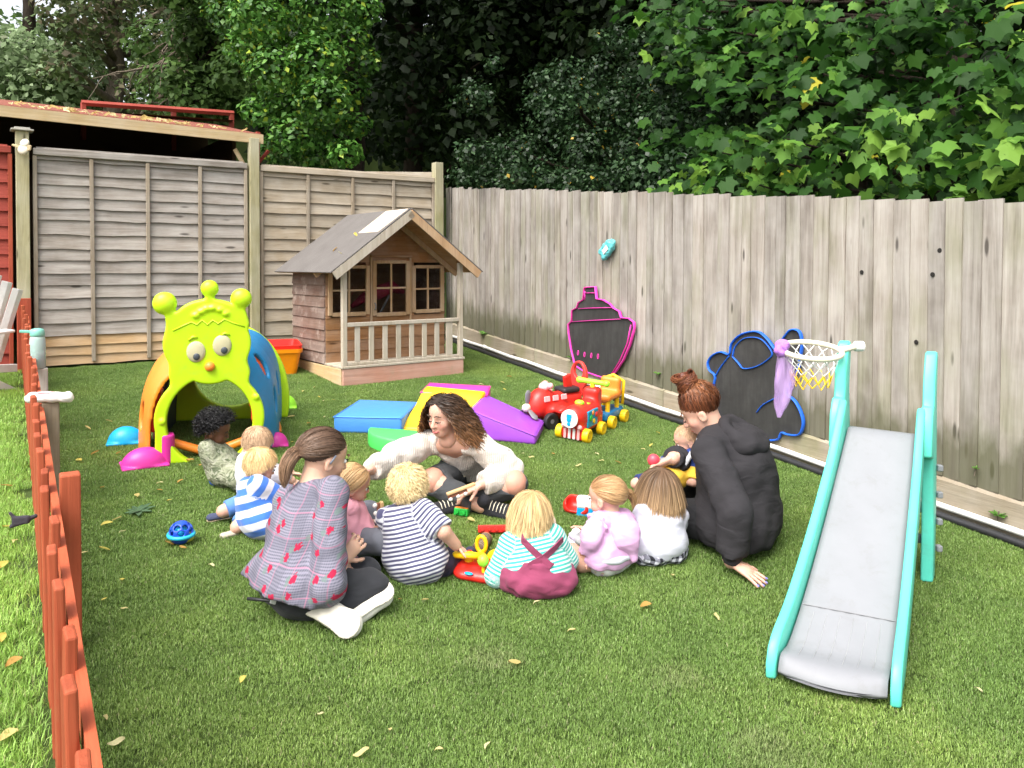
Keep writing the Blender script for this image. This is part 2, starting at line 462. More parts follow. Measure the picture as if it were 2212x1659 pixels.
M_brownpost = wood('brown_timber_post', [(.2, (.15,.11,.065)), (.5, (.24,.18,.11)), (.8, (.31,.25,.17))], 'z', vary=.2)
M_greypost = wood('grey_timber_post', [(.2, (.27,.25,.20)), (.5, (.40,.38,.33)), (.8, (.48,.46,.41))], 'z', vary=.2)
M_house = wood('playhouse_brown_board', [(.2, (.18,.075,.026)), (.5, (.31,.15,.058)), (.8, (.39,.215,.10))], 'x', vary=.3, bump=.5)
M_houseside = wood('playhouse_faded_side_board', [(.2, (.095,.052,.038)), (.5, (.17,.10,.075)), (.8, (.23,.15,.115))], 'y', vary=.22, dirt=(.36,.29,.25))
M_housetrim = wood('playhouse_frame_wood', [(.2, (.28,.15,.065)), (.5, (.42,.26,.13)), (.8, (.50,.34,.19))], 'z', knots=False, vary=.25)
M_rail = wood('veranda_rail_wood', [(.2, (.30,.25,.18)), (.5, (.44,.385,.30)), (.8, (.54,.49,.41))], 'z', knots=False, vary=.2)
M_pinkboard = wood('pink_stained_plinth', [(.2, (.38,.17,.11)), (.5, (.50,.25,.18)), (.8, (.56,.32,.25))], 'x', knots=False, vary=.1, dirt=(.40,.28,.2))
M_yellowboard = wood('yellowed_plinth', [(.2, (.45,.28,.10)), (.5, (.58,.40,.19)), (.8, (.62,.48,.30))], 'y', knots=False, vary=.1, dirt=(.45,.30,.17))
M_roofinside = wood('playhouse_roof_board', [(.2, (.22,.10,.035)), (.5, (.36,.185,.08)), (.8, (.44,.25,.12))], 'y', vary=.15)
def felt(name, c, c2):
    t = NT(name); v = t.coord('Object'); n = t.noise(v, 220, 3, .7); n2 = t.noise(v, 5, 5, .6)
    t.col(t.mix(n2, t.mix(n, dk(c, .6), c), t.mix(n, c, c2))); t.bump(n, .5, .004); return t.fin(.95, .2)
M_felt = felt('roof_felt', (.13,.118,.11), (.21,.195,.185))
M_redfelt = felt('red_roof_felt', (.22,.07,.05), (.31,.12,.08))
t = NT('clear_dusty_glass'); t.b.inputs['Transmission Weight'].default_value = 1.0; t.col((.78,.76,.72)); M_glass = t.fin(.12, .5, IOR=1.1)
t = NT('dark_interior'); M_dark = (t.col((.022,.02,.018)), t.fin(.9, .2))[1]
t = NT('brown_shed_wall'); v = t.coord('Object', (1,1,6)); n = t.noise(v, 4, 5); t.col(t.mix(n, (.05,.03,.018), (.09,.055,.03))); M_shed = t.fin(.9, .2)

# plain plastics
LIME = plastic('lime_plastic', (.49,.76,.012), .34); ORANGE = plastic('orange_plastic', (.86,.24,.03), .36); REDO = plastic('red_orange_plastic', (.70,.10,.02), .4)
PINKF = plastic('magenta_plastic', (.62,.03,.29), .38); BLUEP = plastic('blue_plastic', (.01,.21,.46), .36); SKYP = plastic('sky_blue_plastic', (.0,.33,.66), .36)
REDP = plastic('red_plastic', (.66,.022,.014), .32); YELP = plastic('yellow_plastic', (.90,.55,.008), .34); WHITEP = plastic('white_plastic', (.74,.73,.70), .4)
CREAMP = plastic('cream_plastic', (.72,.66,.52), .45); NAVYP = plastic('navy_plastic', (.018,.03,.07), .5); BLACKP = plastic('black_plastic', (.018,.018,.02), .45)
GREYP = plastic('grey_plastic', (.17,.17,.18), .45); TEAL = plastic('mint_teal_plastic', (.10,.60,.47), .36); LGREY = plastic('pale_grey_plastic', (.215,.22,.235), .55, vary=.06)
GRNP = plastic('green_plastic', (.02,.42,.05), .34); LIMEG = plastic('bright_green_plastic', (.33,.80,.04), .34); TURQ = plastic('turquoise_plastic', (.0,.26,.42), .36)
ORTUB = plastic('crate_orange_plastic', (.86,.27,.004), .3); REDTUB = plastic('tub_red_plastic', (.72,.02,.012), .3); LPINK = plastic('pale_pink_plastic', (.78,.42,.42), .35)
def vinyl(name, c):
    t = NT(name); v = t.coord('Object'); n = t.noise(v, 4, 4, .5); n2 = t.noise(v, 12, 3)
    t.col(t.mix(n, dk(c, .9), tuple(min(1, x*1.05) for x in c))); t.bump(n2, .12, .02); return t.fin(.42, .4)
V_blue = vinyl('blue_vinyl', (.075,.27,.72)); V_yel = vinyl('yellow_vinyl', (.90,.52,.015)); V_pink = vinyl('pink_vinyl', (.74,.045,.36)); V_pur = vinyl('purple_vinyl', (.30,.07,.52)); V_grn = vinyl('green_vinyl', (.09,.68,.13))
def chalk(name, c):
    t = NT(name); v = t.coord('Object'); n = t.noise(v, 3, 5, .7); n2 = t.noise(t.coord('Object', (30,30,4)), 1.5, 4)
    t.col(t.mix(t.ramp(n, [(.3, (0,0,0)), (.8, (1,1,1))]), c, t.mix(n2, c, (.09,.088,.085)))); return t.fin(.75, .3)
M_board = chalk('chalkboard_paint', (.024,.023,.022)); M_pinkline = plastic('pink_paint', (.80,.045,.40), .5); M_blueline = plastic('blue_paint', (.008,.115,.62), .5)

# skin, hair, leaves use colour stored on the mesh
def skin_mat(name, c):
    t = NT(name); a = t.attr('tint'); v = t.coord('Object'); n = t.noise(v, 60, 4)
    t.col(t.mix(1.0, t.mix(n, dk(c, .93), tuple(min(1, x*1.05) for x in c)), a['Color'], 'MULTIPLY'))
    t.b.inputs['Subsurface Weight'].default_value = .18; t.b.inputs['Subsurface Radius'].default_value = (.012, .004, .002); t.b.inputs['Subsurface Scale'].default_value = .6
    t.bump(n, .06, .002); return t.fin(.52, .35)
SK_fair = skin_mat('fair_skin', (.58,.35,.25)); SK_pink = skin_mat('rosy_skin', (.60,.345,.255)); SK_dark = skin_mat('brown_skin', (.145,.062,.032)); SK_tan = skin_mat('warm_skin', (.58,.33,.21))
t = NT('hair_strands'); a = t.attr('hcol'); t.col(a['Color']); M_hair = t.fin(.48, .35)
def leaf_mat(name, trans=.35, rough=.45, spec=.4):
    t = NT(name); a = t.attr('lcol'); t.col(a['Color'])
    tr_ = t.new('BsdfTranslucent'); mx = t.new('MixShader'); mx.inputs[0].default_value = trans
    hsv = t.new('HueSaturation'); hsv.inputs['Value'].default_value = 1.15; t.l.new(a['Color'], hsv.inputs['Color']); t.l.new(hsv.outputs[0], tr_.inputs['Color'])
    t.l.new(t.b.outputs[0], mx.inputs[1]); t.l.new(tr_.outputs[0], mx.inputs[2]); t.l.new(mx.outputs[0], t.n['Material Output'].inputs['Surface'])
    return t.fin(rough, spec)
M_leaf = leaf_mat('tree_leaves', .38, .55, .18); M_gloss = leaf_mat('glossy_leaves', .2, .42, .3)
def bark(name, c):
    t = NT(name); v = t.coord('Object', (6,6,1.5)); n = t.noise(v, 3, 6, .7, .5); t.col(t.ramp(n, [(.3, dk(c, .45)), (.7, c)])); t.bump(n, .8, .03); return t.fin(.95, .2)
M_bark = bark('tree_bark', (.030,.021,.014)); M_twig = bark('grey_twig_bark', (.20,.16,.12))
# ============================================================ THE SETTING
# ground: one sheet; the lawn rises gently, beyond the fences an added bank climbs to block the sky
def terrain(x, y):
    z = gz(x, y)
    s = max(0.0, (-.5*x+.866*y) - 11.5); r = max(0.0, (.866*x+.5*y) - 6.5)
    lf = max(0.0, min(1.0, (x+11.0)/5.0))
    return z + lf*min(.16*s*s, 1.2*s if s < 8 else 9+.2*s)*.55 + .35*max(0, min(r, 14))*.7 if (s > 0 or r > 0) else z
xs = np.concatenate([np.linspace(-60,-8,14), np.linspace(-7.6,7.6,39), np.linspace(8,60,14)]); ys = np.concatenate([np.linspace(-40,-4,8), np.linspace(-3,24,55), np.linspace(26,80,12)])
gv = [(x, y, terrain(x, y)-.012) for y in ys for x in xs]; nx_ = len(xs)
gf = [(j*nx_+i, j*nx_+i+1, (j+1)*nx_+i+1, (j+1)*nx_+i) for j in range(len(ys)-1) for i in range(nx_-1)]
t = NT('ground_soil_and_turf_backing'); v = t.coord('Object'); n = t.noise(v, 3, 6, .65); n2 = t.noise(v, 90, 3, .7)
t.col(t.mix(n2, t.mix(n, (.035,.058,.012), (.055,.085,.02)), t.mix(n, (.05,.075,.022), (.075,.11,.03)))); t.bump(n2, .6, .01)
M_ground = t.fin(.95, .2)
ground = ob('ground', gv, gf, M_ground, smooth=True); tag(ground, kind='structure')

# --- key lines of the plot
L0 = G(105, 795); LAPU = Vector((.82, .571, 0)).normalized(); LAPN = Vector((LAPU.y, -LAPU.x, 0))   # LAPN looks into the garden
L0 = Vector((L0.x, L0.y, 0))
def lap_at(px):
    r = (px-CX)/FOC; tt = (r*L0.y - L0.x)/(LAPU.x - r*LAPU.y); return L0 + LAPU*tt
P0, P1, P2 = lap_at(50), lap_at(547), lap_at(944)
W1 = G(1000, 742); W2 = G(2212, 1172)
W1 = Vector((W1.x, W1.y, 0)); W2 = Vector((W2.x, W2.y, 0)); RU = (W2-W1).normalized(); RN = Vector((RU.y, -RU.x, 0))   # RU runs towards the camera
if RN.x > 0: RN = -RN

# --- lap fence panels, posts
def basis_thing(name, label, cat, o, u, n, group=None):
    """thing whose local x runs along u, local y away from the garden, z up"""
    yaw = math.atan2(u.y, u.x); return thing(name, label, cat, o, yaw, group)
def lap_panel(A, B, zb, zt, label, board_mat, nb, battens, cap_mat, new=0, seed=1, edge=.03, batten_mat=None, group='lap fence panels along the back'):
    rg = random.Random(seed); u = (B-A).normalized(); Lp = (B-A).length
    t = basis_thing('lap_fence', label, 'fence', Vector((A.x, A.y, zb)), u, None, group)
    hgt = zt-zb; z = 0.0; k = 0
    step = hgt/(nb-.3)
    while z < hgt-.04:
        hb = step*rg.uniform(.85, 1.15) if k >= new else .085
        hb = min(hb, hgt-z)
        nseg = 9; V = []; F = []
        for i in range(nseg+1):
            x = edge + (Lp-2*edge)*i/nseg; w = rg.uniform(-.006, .006) if 0 < i < nseg else 0
            y0 = rg.uniform(-.003,.003)
            V += [(x, -.002+y0, z+w), (x, .012+y0, z+w), (x, .014, z+hb+.03), (x, .004, z+hb+.03)]
        V = [(a, b - .018*(1-(c-z)/(hb+.03)), c) for a, b, c in V]
        for i in range(nseg):
            a = i*4; b = a+4
            F += [(a,b,b+3,a+3), (a+1,a+2,b+2,b+1), (a,a+1,b+1,b), (a+3,b+3,b+2,a+2)]
        F += [(0,3,2,1), (nseg*4, nseg*4+1, nseg*4+2, nseg*4+3)]
        ob('board', V, F, M_newlap if k < new else board_mat, t); z += hb; k += 1
    bm_ = batten_mat or M_batten
    for bx in [edge*.6]+[Lp*b for b in battens]+[Lp-edge*.6]:
        lean = rg.uniform(-.004, .004); bz = .02 if new else .0
        o = ob('batten', *box(-.016, .016, -.042, -.020, bz, hgt-.05, .003), bm_, t, loc=(bx, 0, 0), rot=(0, lean, 0))
        if bx in (edge*.6, Lp-edge*.6): ob('batten', *box(-.016, .016, .018, .036, .02, hgt-.05, .003), bm_, t, loc=(bx, 0, 0))
    ob('top_rail', *box(.005, Lp-.005, -.05, .04, hgt-.045, hgt+.012, .004), cap_mat, t)
    return t
zl = gz(L0.x, L0.y)
ZT = 2.545
lap_panel(P0+LAPU*.075, P1-LAPU*.06, zl+.02, ZT, 'grey weathered lap fence panel with two new tan boards at its foot, behind caterpillar', M_lap, 17, (.25, .5, .75), M_lap, new=3, seed=3)
lap_panel(P1+LAPU*.06, P2-LAPU*.05, zl+.06, ZT-.01, 'brownish lap fence panel behind the playhouse roof', M_lapold, 15, (.25, .5, .74), M_lapold, seed=5)
lap_panel(P0-LAPU*1.93, P0-LAPU*.075, zl+.04, ZT+.0, 'red painted lap fence panel at the left edge behind the white chair', M_redlap, 16, (.25,.5,.75), M_redlap, seed=8, batten_mat=M_redwood)
def post(P, w, z0, z1, mat, name, label, capm=None, d=None, red=None):
    t = basis_thing(name, label, 'post', Vector((P.x, P.y, z0)), LAPU, None)
    ob('shaft', *bevel_mesh(box(-w/2, w/2, -w/2, w/2, -.1, z1-z0), .004, 1), mat, t)
    if red: ob('painted_foot', *bevel_mesh(box(-w/2-.003, w/2+.003, -w/2-.003, w/2+.003, -.09, red), .004, 1), M_redwood, t)
    if capm: ob('cap', *bevel_mesh(joinm(box(-w*.85, w*.85, -w*.85, w*.85, z1-z0, z1-z0+.014), box(-w*.6, w*.6, -w*.6, w*.6, z1-z0+.014, z1-z0+.03)), .003, 1), M_greypost, t)
    return t
Pf = LAPN*.03
post(P0+Pf, .098, zl, AT(45,285,P0.y).z, M_post, 'fence_post', 'tall pale green fence post with flat cap and red foot, left end of lap fence', capm=True, red=.62)
post(P1+Pf, .092, zl, AT(547,300,P1.y).z, M_post, 'fence_post', 'tall pale green fence post holding the shelter roof corner')
post(P2+Pf*.5, .10, zl, AT(944,352,P2.y).z, M_post, 'fence_post', 'short greenish corner post where the two fences meet')
# return panel seen end-on beyond the corner post
A_ = P2+LAPU*.06+Vector((-LAPN.x, -LAPN.y, 0))*.0
lap_panel(P2-LAPU*.85-LAPN*.55, P2+LAPU*.10-LAPN*.02, zl+.2, ZT+.06, 'dark sloping lap panel end beyond the corner post', M_lapold, 12, (.5,), M_lapold, seed=12, group='lap fence panels along the back')
# withered wooden ornament tied to the left post
wt = thing('wooden_ornament', 'carved pale wood ornament tied to the tall left fence post', 'ornament', AT(50, 322, P0.y-.12), 0)
ob('disc', *xf(lathe([(.01,-.012),(.045,-.011),(.048,0),(.036,.012),(.01,.017)], 14), Matrix.Rotation(R(80), 4, 'X')), CREAMP, wt, smooth=True)
ob('disc', *xf(tr(lathe([(.01,-.012),(.036,-.011),(.040,0),(.030,.012),(.01,.015)], 14), .01, .05, .01), Matrix.Rotation(R(75), 4, 'X')), CREAMP, wt, smooth=True)
ob('wing', *bevel_mesh(prism([(-.02,.0),(-.10,.03),(-.09,.045),(-.02,.03)], -.008, .008), .004, 1), M_fascia, wt, rot=(R(85),0,0))
ob('wing', *bevel_mesh(prism([(.02,-.03),(.065,-.01),(.07,.03),(.03,.04)], -.008, .008), .004, 1), M_fascia, wt, rot=(R(85),0,0))

# --- close board fence on the right: each board its own piece
Lr0 = (P2-W1).dot(RU)
fz_a, fz_b = AT(950, 412, W1.y+.25).z, AT(2212, 440, W2.y).z
Ltot = (W2-W1).length
def ftop(s): return fz_a + (fz_b-fz_a)*s/Ltot
fence = basis_thing('board_fence', 'tall silver grey close board fence along the right side', 'fence', Vector((W1.x, W1.y, gz(W1.x, W1.y))), RU, None)
fb = random.Random(4); s = -.42; k = 0; zb0 = gz(W1.x, W1.y)
while s < Ltot+1.1:
    w = fb.uniform(.085, .125) if s > .35 else fb.uniform(.06, .10)
    wd = w+.022
    if s < .35 and fb.random() < .3: wd = w-.006
    p = W1+RU*s; base = gz(p.x, p.y)+.20; top = ftop(s)+fb.uniform(-.012, .012)
    h = top-base
    # feather edge: thick on the near side, thin on the far side, lapped over its neighbour; knots and checks in the material
    th = fb.uniform(.006, .011); V = []; F = []; cup = fb.uniform(-.003, .003); nS = 6
    for i in range(nS+1):
        zz = h*i/nS; bow = fb.uniform(-.002, .002)
        V += [(0, -.004+bow, zz), (wd, -th-.006+bow+cup, zz), (wd, .001+bow, zz), (0, .001+bow, zz)]
    for i in range(nS):
        a = i*4; b = a+4
        for q in range(4): F.append((a+q, a+(q+1)%4, b+(q+1)%4, b+q))
    F += [(3,2,1,0), tuple(nS*4+q for q in range(4))]
    V = [(x, y if RN.dot(Vector((-RU.y, RU.x, 0))) < 0 else -y, z) for x, y, z in V]
    o = ob('board', V, F, M_feather, fence, loc=(s, 0, base-zb0), rot=(0, R(fb.uniform(-.5, .5))+R(.4), 0)); s += w; k += 1
FSIDE = -1 if RN.dot(Vector((-RU.y, RU.x, 0))) < 0 else 1      # local y sign towards the garden
for zz in (.45, 1.25):                                           # arris rails on the far side
    V = []
    for s_ in (-.4, Ltot+1.1):
        p = W1+RU*s_
        for dy, dz in ((.01,-.035), (.07,0), (.01,.035)): V.append((s_, -FSIDE*dy, gz(p.x, p.y)-zb0+.2+zz+dz))
    ob('arris_rail', V, [(0,1,4,3),(1,2,5,4),(2,0,3,5),(0,2,1),(3,4,5)], M_brownpost, fence)
s = -.3
while s < Ltot+1.1:                                              # base boards
    s2 = min(s+1.85, Ltot+1.2); p = W1+RU*s; q = W1+RU*s2
    za, zb = gz(p.x, p.y)-zb0, gz(q.x, q.y)-zb0; y0, y1 = FSIDE*.004, FSIDE*.030
    V = [(s+.004,y0,za-.05),(s2-.004,y0,zb-.05),(s2-.004,y1,zb-.05),(s+.004,y1,za-.05),(s+.004,y0,za+.205),(s2-.004,y0,zb+.205),(s2-.004,y1,zb+.19),(s+.004,y1,za+.19)]
    f = [(3,2,1,0),(4,5,6,7),(0,1,5,4),(1,2,6,5),(2,3,7,6),(3,0,4,7)]
    if FSIDE < 0: f = [q_[::-1] for q_ in f]
    ob('base_board', V, f, M_gravel, fence); s = s2
def fence_pt(s, out, dz): 
    p = W1+RU*s+RN*out; return Vector((p.x, p.y, gz(p.x, p.y)+dz))
def fence_px(px, out=.02):
    r = (px-CX)/FOC; o = W1+RN*out; return (r*o.y-o.x)/(RU.x-r*RU.y)
# knot holes: short dark plugs right through the boards
for i, (px, py) in enumerate([(2029,541), (2014,593), (1980,739), (1861,588)]):
    s_ = fence_px(px, .016); p = W1+RU*s_+RN*.0125; z = AT(px, py, p.y).z
    loc = (s_, FSIDE*.0145, z-zb0)
    ob('knot_hole', *xf(lathe([(.004,-.002),(.012,-.002),(.0135,0),(.010,.0012),(.0,.0012)], 10, False), Matrix.Rotation(R(90 if FSIDE < 0 else -90), 4, 'X')), M_dark, fence, loc=loc)
# pipes along the foot of the fence
def run_pipe(name, label, out, dz, r, mat, clips=False):
    pts = []
    for i in range(27):
        s_ = -.25+(Ltot+1.3)*i/26; w = .006*math.sin(i*1.7)
        pts.append(fence_pt(s_, out+w, dz+.003*math.sin(i*2.3)))
    t = thing(name, label, 'pipe', pts[0]); ob('pipe_run', *tube([p-pts[0] for p in pts], r, 8), mat, t, smooth=True)
    if clips:
        for i in (3, 9, 15, 19, 23):
            d = (pts[i+1]-pts[i]).normalized(); c = pts[i]-pts[0]
            ob('clip', *tube([c-d*.018, c+d*.018], r*1.35, 8), mat, t, smooth=True)
run_pipe('white_pipe', 'white plastic pipe running along the foot of the board fence', .055, .062, .017, WHITEP, True)
run_pipe('black_hose', 'black hose lying on the grass edge under the white pipe', .085, .018, .022, BLACKP)

# --- low red picket fence on the left
Fa = AT(60, 660, P0.y-.15); Fa = Vector((P0.x+.06, P0.y-.10, 0))
Fb = G(0, 0) if False else None
pk_near = AT(170, 1548, 1.47)
FH = pk_near.z - gz(pk_near.x, pk_near.y)
PA = Vector((pk_near.x, pk_near.y, 0)); PB = Fa
PU = (PB-PA).normalized(); PLn = (PB-PA).length; PNr = Vector((PU.y, -PU.x, 0))       # PNr points to the lawn on the right
pf = thing('picket_fence', 'low orange red picket fence separating the two lawns', 'fence', Vector((PA.x, PA.y, gz(PA.x, PA.y))), math.atan2(PU.y, PU.x))
zp0 = gz(PA.x, PA.y); pr = random.Random(9)
pk_mesh = []
for q in range(5):
    m = bevel_mesh(prism([(-.040,-.0125),(.040,-.0125),(.040,.0125),(-.040,.0125)], 0, FH+pr.uniform(-.01,.01)), .006, 2)
    me = bpy.data.meshes.new('picket'); me.from_pydata(m[0], [], m[1]); me.materials.append(M_picket); pk_mesh.append(me)
s = -.62; i = 0
while s < PLn-.02:
    p = PA+PU*s; inst('picket', pk_mesh[i % 5], pf, (s, .0, gz(p.x, p.y)-zp0), (R(pr.uniform(-1.2,1.2)), R(pr.uniform(-1.2,1.2)), R(pr.uniform(-3,3)))); s += .245+pr.uniform(-.010,.010); i += 1
for zz in (.12, FH-.145):
    V = []
    for s_ in np.linspace(-.75, PLn-.03, 5):
        p = PA+PU*s_; z = gz(p.x, p.y)-zp0+zz
        V += [(s_,-.0135,z),(s_,-.036,z),(s_,-.036,z+.062),(s_,-.0135,z+.062)]
    F = []
    for a in range(0, 16, 4): F += [(a,a+1,a+5,a+4),(a+1,a+2,a+6,a+5),(a+2,a+3,a+7,a+6),(a+3,a,a+4,a+7)]
    F += [(3,2,1,0),(16,17,18,19)]
    ob('rail', V, F, wood('orange_red_rail', [(.2, (.28,.05,.018)), (.5, (.42,.085,.035)), (.8, (.49,.12,.055))], 'x', knots=False, vary=.15, rough=.65, grey=False), pf)
# posts on the lawn side of the picket fence
def side_post(px, py_bot, py_top, w, mat, label, off=.066):
    b = G(px, py_bot); s_ = (Vector((b.x, b.y, 0))-PA).dot(PU); c = PA+PU*s_+PNr*off
    zt = AT(px, py_top, c.y).z; z0 = gz(c.x, c.y)
    t = thing('fence_post', label, 'post', Vector((c.x, c.y, z0)), math.atan2(PU.y, PU.x), 'short posts behind the picket fence')
    ob('shaft', *bevel_mesh(box(-w/2, w/2, -w/2, w/2, -.05, zt-z0), .006, 2), mat, t)
    return Vector((c.x, c.y, zt)), t
tA, pA = side_post(160, 1400, 1022, .062, M_picket, 'short red painted post nearest the camera behind picket fence')
tB, pB = side_post(134, 1085, 868, .075, M_brownpost, 'short bare brown post with rolled packet on top')
tC, pC = side_post(104, 935, 795, .075, M_greypost, 'short grey post with water bottle on top')

# --- lean-to shelter behind the lap fence
sh = basis_thing('shelter', 'open lean-to shelter with red felt roof and tan fascia behind fence', 'shelter', Vector((P1.x, P1.y, zl)), LAPU, None)
zr1 = AT(550, 293, P1.y).z-zl; 
pL = lap_at(-80); LL = (pL-P1).dot(LAPU); zr0 = AT(0, 232, lap_at(0).y).z-zl
sl = (zr0-zr1)/((lap_at(0)-P1).dot(LAPU))
def rz(x): return zr1+sl*x
x0s = LL-1.2; x1s = .10
V = [(x0s,.0,rz(x0s)),(x1s,.0,rz(x1s)),(x1s,1.9,rz(x1s)+.38),(x0s,1.9,rz(x0s)+.38)]
V = V+[(a,b,c+.025) for a,b,c in V]
ob('roof', V, [(3,2,1,0),(4,5,6,7),(0,1,5,4),(1,2,6,5),(2,3,7,6),(3,0,4,7)], M_redfelt, sh)
V = [(x0s,-.03,rz(x0s)-.075),(x1s,-.03,rz(x1s)-.075),(x1s,-.004,rz(x1s)-.075),(x0s,-.004,rz(x0s)-.075)]; V += [(a,b,c+.092) for a,b,c in V]
ob('fascia', V, [(3,2,1,0),(4,5,6,7),(0,1,5,4),(1,2,6,5),(2,3,7,6),(3,0,4,7)], M_fascia, sh)
V = [(x0s,1.80,0),(.02,1.80,0),(.02,1.80,rz(.02)+.37),(x0s,1.80,rz(x0s)+.37)]; V += [(a,b+.04,c_) for a,b,c_ in V]
ob('back_wall', V, [(0,1,2,3),(7,6,5,4),(0,4,5,1),(1,5,6,2),(2,6,7,3),(3,7,4,0)], M_shed, sh)
ob('side_wall', *box(-.06, -.02, .5, 1.79, 0, rz(0)+.08), M_shed, sh)
ob('side_wall', *box(x0s, x0s+.04, .2, 1.85, 0, 2.5), M_shed, sh)
ob('brace', *cylm((-.02,.05,zr1-.38), (-.16,.05,zr1-.14), .022, 4), M_fascia, sh)
ob('beam', *box(x0s+.1, -.3, 1.2, 1.28, 1.95, 2.05), M_shed, sh)
# red frame standing behind the shelter roof
fr = basis_thing('red_frame', 'dark red wooden frame rising behind the shelter roof', 'frame', Vector((P1.x-LAPN.x*2.1, P1.y-LAPN.y*2.1, zl)), LAPU, None)
yy = P1.y+1.8
def frl(px, py):
    p = AT(px, py, yy-1.1*(560-px)/380); return inv(fr, [p])[0]
a = frl(176, 222); b = frl(505, 245); c = frl(560, 305)
ob('rail', *cylm(a, b, .032, 4), M_redlap, fr)
ob('rail', *cylm(frl(200, 258), frl(505, 276), .02, 4), M_redlap, fr)
for px, py, q in ((180, 222, 262), (375, 236, 285), (500, 245, 300)): ob('post', *cylm(frl(px, py), frl(px, q+40), .032, 4), M_redlap, fr)
ob('panel', *tube([frl(190, 242), frl(500, 262)], .10, 4, flat=.1), M_shed, fr)
f2 = basis_thing('red_frame', 'dark red timber stay leaning beside the shelter corner post', 'frame', Vector((P1.x+LAPU.x*.12-LAPN.x*.15, P1.y+LAPU.y*.12-LAPN.y*.15, zl)), LAPU, None)
f2l = lambda px, py: inv(f2, [AT(px, py, P1.y+.25)])[0]
ob('stay', *cylm(f2l(556, 380), f2l(557, 285), .025, 4), M_redlap, f2); ob('stay', *cylm(f2l(558, 352), f2l(580, 325), .018, 4), M_redlap, f2)
# ============================================================ PLAYHOUSE
B0 = G(740, 835); B1 = G(1000, 806); hu = Vector((B1.x-B0.x, B1.y-B0.y, 0)); HW = hu.length; hu.normalize(); HD = 1.05; VD = .335
ph = thing('playhouse', 'small brown wooden playhouse with felt roof and railed veranda', 'playhouse', Vector((B0.x, B0.y, B0.z)), math.atan2(hu.y, hu.x))
PL = .16
ob('plinth', *bevel_mesh(box(0, HW, -.012, .012, -.06, PL-.015), .004, 1), M_pinkboard, ph)
ob('plinth', *bevel_mesh(box(-.012, .012, .014, HD, -.02, PL-.015), .004, 1), M_yellowboard, ph)
ob('plinth', *bevel_mesh(box(HW-.012, HW+.012, .014, HD, -.02, PL-.015), .004, 1), M_yellowboard, ph)
nfl = 4
for i in range(nfl):
    ob('floor_board', *bevel_mesh(box(-.01, HW+.01, -.018+.095*i, -.018+.095*i+.09, PL-.013, PL+.008), .003, 1), M_rail, ph)
EZ = 1.05                                    # wall top at the eaves
pr_ = random.Random(21)
nb = 9; bh = (EZ-PL)/nb
for i in range(nb):                           # side walls, board by board
    for X, s_ in ((0, -1), (HW, 1)):
        e = .004 + .004*pr_.random(); z0 = PL+bh*i
        V = [(X, VD, z0), (X, HD, z0), (X+s_*(.012+e), HD, z0), (X+s_*(.012+e), VD, z0), (X, VD, z0+bh+.006), (X, HD, z0+bh+.006), (X+s_*.006, HD, z0+bh+.006), (X+s_*.006, VD, z0+bh+.006)]
        f = [(3,2,1,0),(4,5,6,7),(0,1,5,4),(1,2,6,5),(2,3,7,6),(3,0,4,7)]
        ob('wall_board', V, f if s_ < 0 else [q[::-1] for q in f], M_houseside, ph)
AP = 1.50; OH = .13; RFy0 = -.10; RFy1 = HD+.07
mid = HW/2; slope = (AP-(EZ+.0))/(mid)
wins = [(.045, .385, .60, 1.0), (.475, .80, .585, 1.045), (.885, HW-.045, .60, 1.0)]
# front wall: boards between the openings
z = PL
while z < AP-.06:
    z1 = z+bh
    segs = [(0, HW)]
    def cutx(segs, a, b):
        o = []
        for p, q in segs:
            if a > p: o.append((p, min(q, a)))
            if b < q: o.append((max(p, b), q))
        return [s for s in o if s[1]-s[0] > .012]
    for a, b, c, d in wins:
        if z1 > c+.01 and z < d-.01: segs = cutx(segs, a, b)
    for a, b in segs:
        zt = min(z1+.004, AP)
        lim = lambda x, zz: min(zz, EZ+slope*min(x, HW-x)-.02)
        if z > EZ:
            e = (z-EZ)/slope; a = max(a, e); b = min(b, HW-e)
            if b-a < .03: continue
        V = [(a,VD-.014,z),(b,VD-.014,z),(b,VD,z),(a,VD,z)]; e2 = max(0, (zt-EZ)/slope)
        a2 = max(a, e2); b2 = min(b, HW-e2)
        if b2 <= a2: a2 = b2 = (a+b)/2
        V += [(a2,VD-.007,zt),(b2,VD-.007,zt),(b2,VD,zt),(a2,VD,zt)]
        ob('wall_board', V, [(3,2,1,0),(4,5,6,7),(0,1,5,4),(1,2,6,5),(2,3,7,6),(3,0,4,7)], M_house, ph)
    z = z1
ob('back_wall', *prism([(0,0),(HW,0),(HW,EZ-PL),(mid,AP-PL-.04),(0,EZ-PL)], 0, .012), M_house, ph, loc=(0, HD, PL), rot=(R(90),0,0))
ob('inner_floor', *box(.02, HW-.02, VD, HD-.02, PL-.02, PL), M_dark, ph)
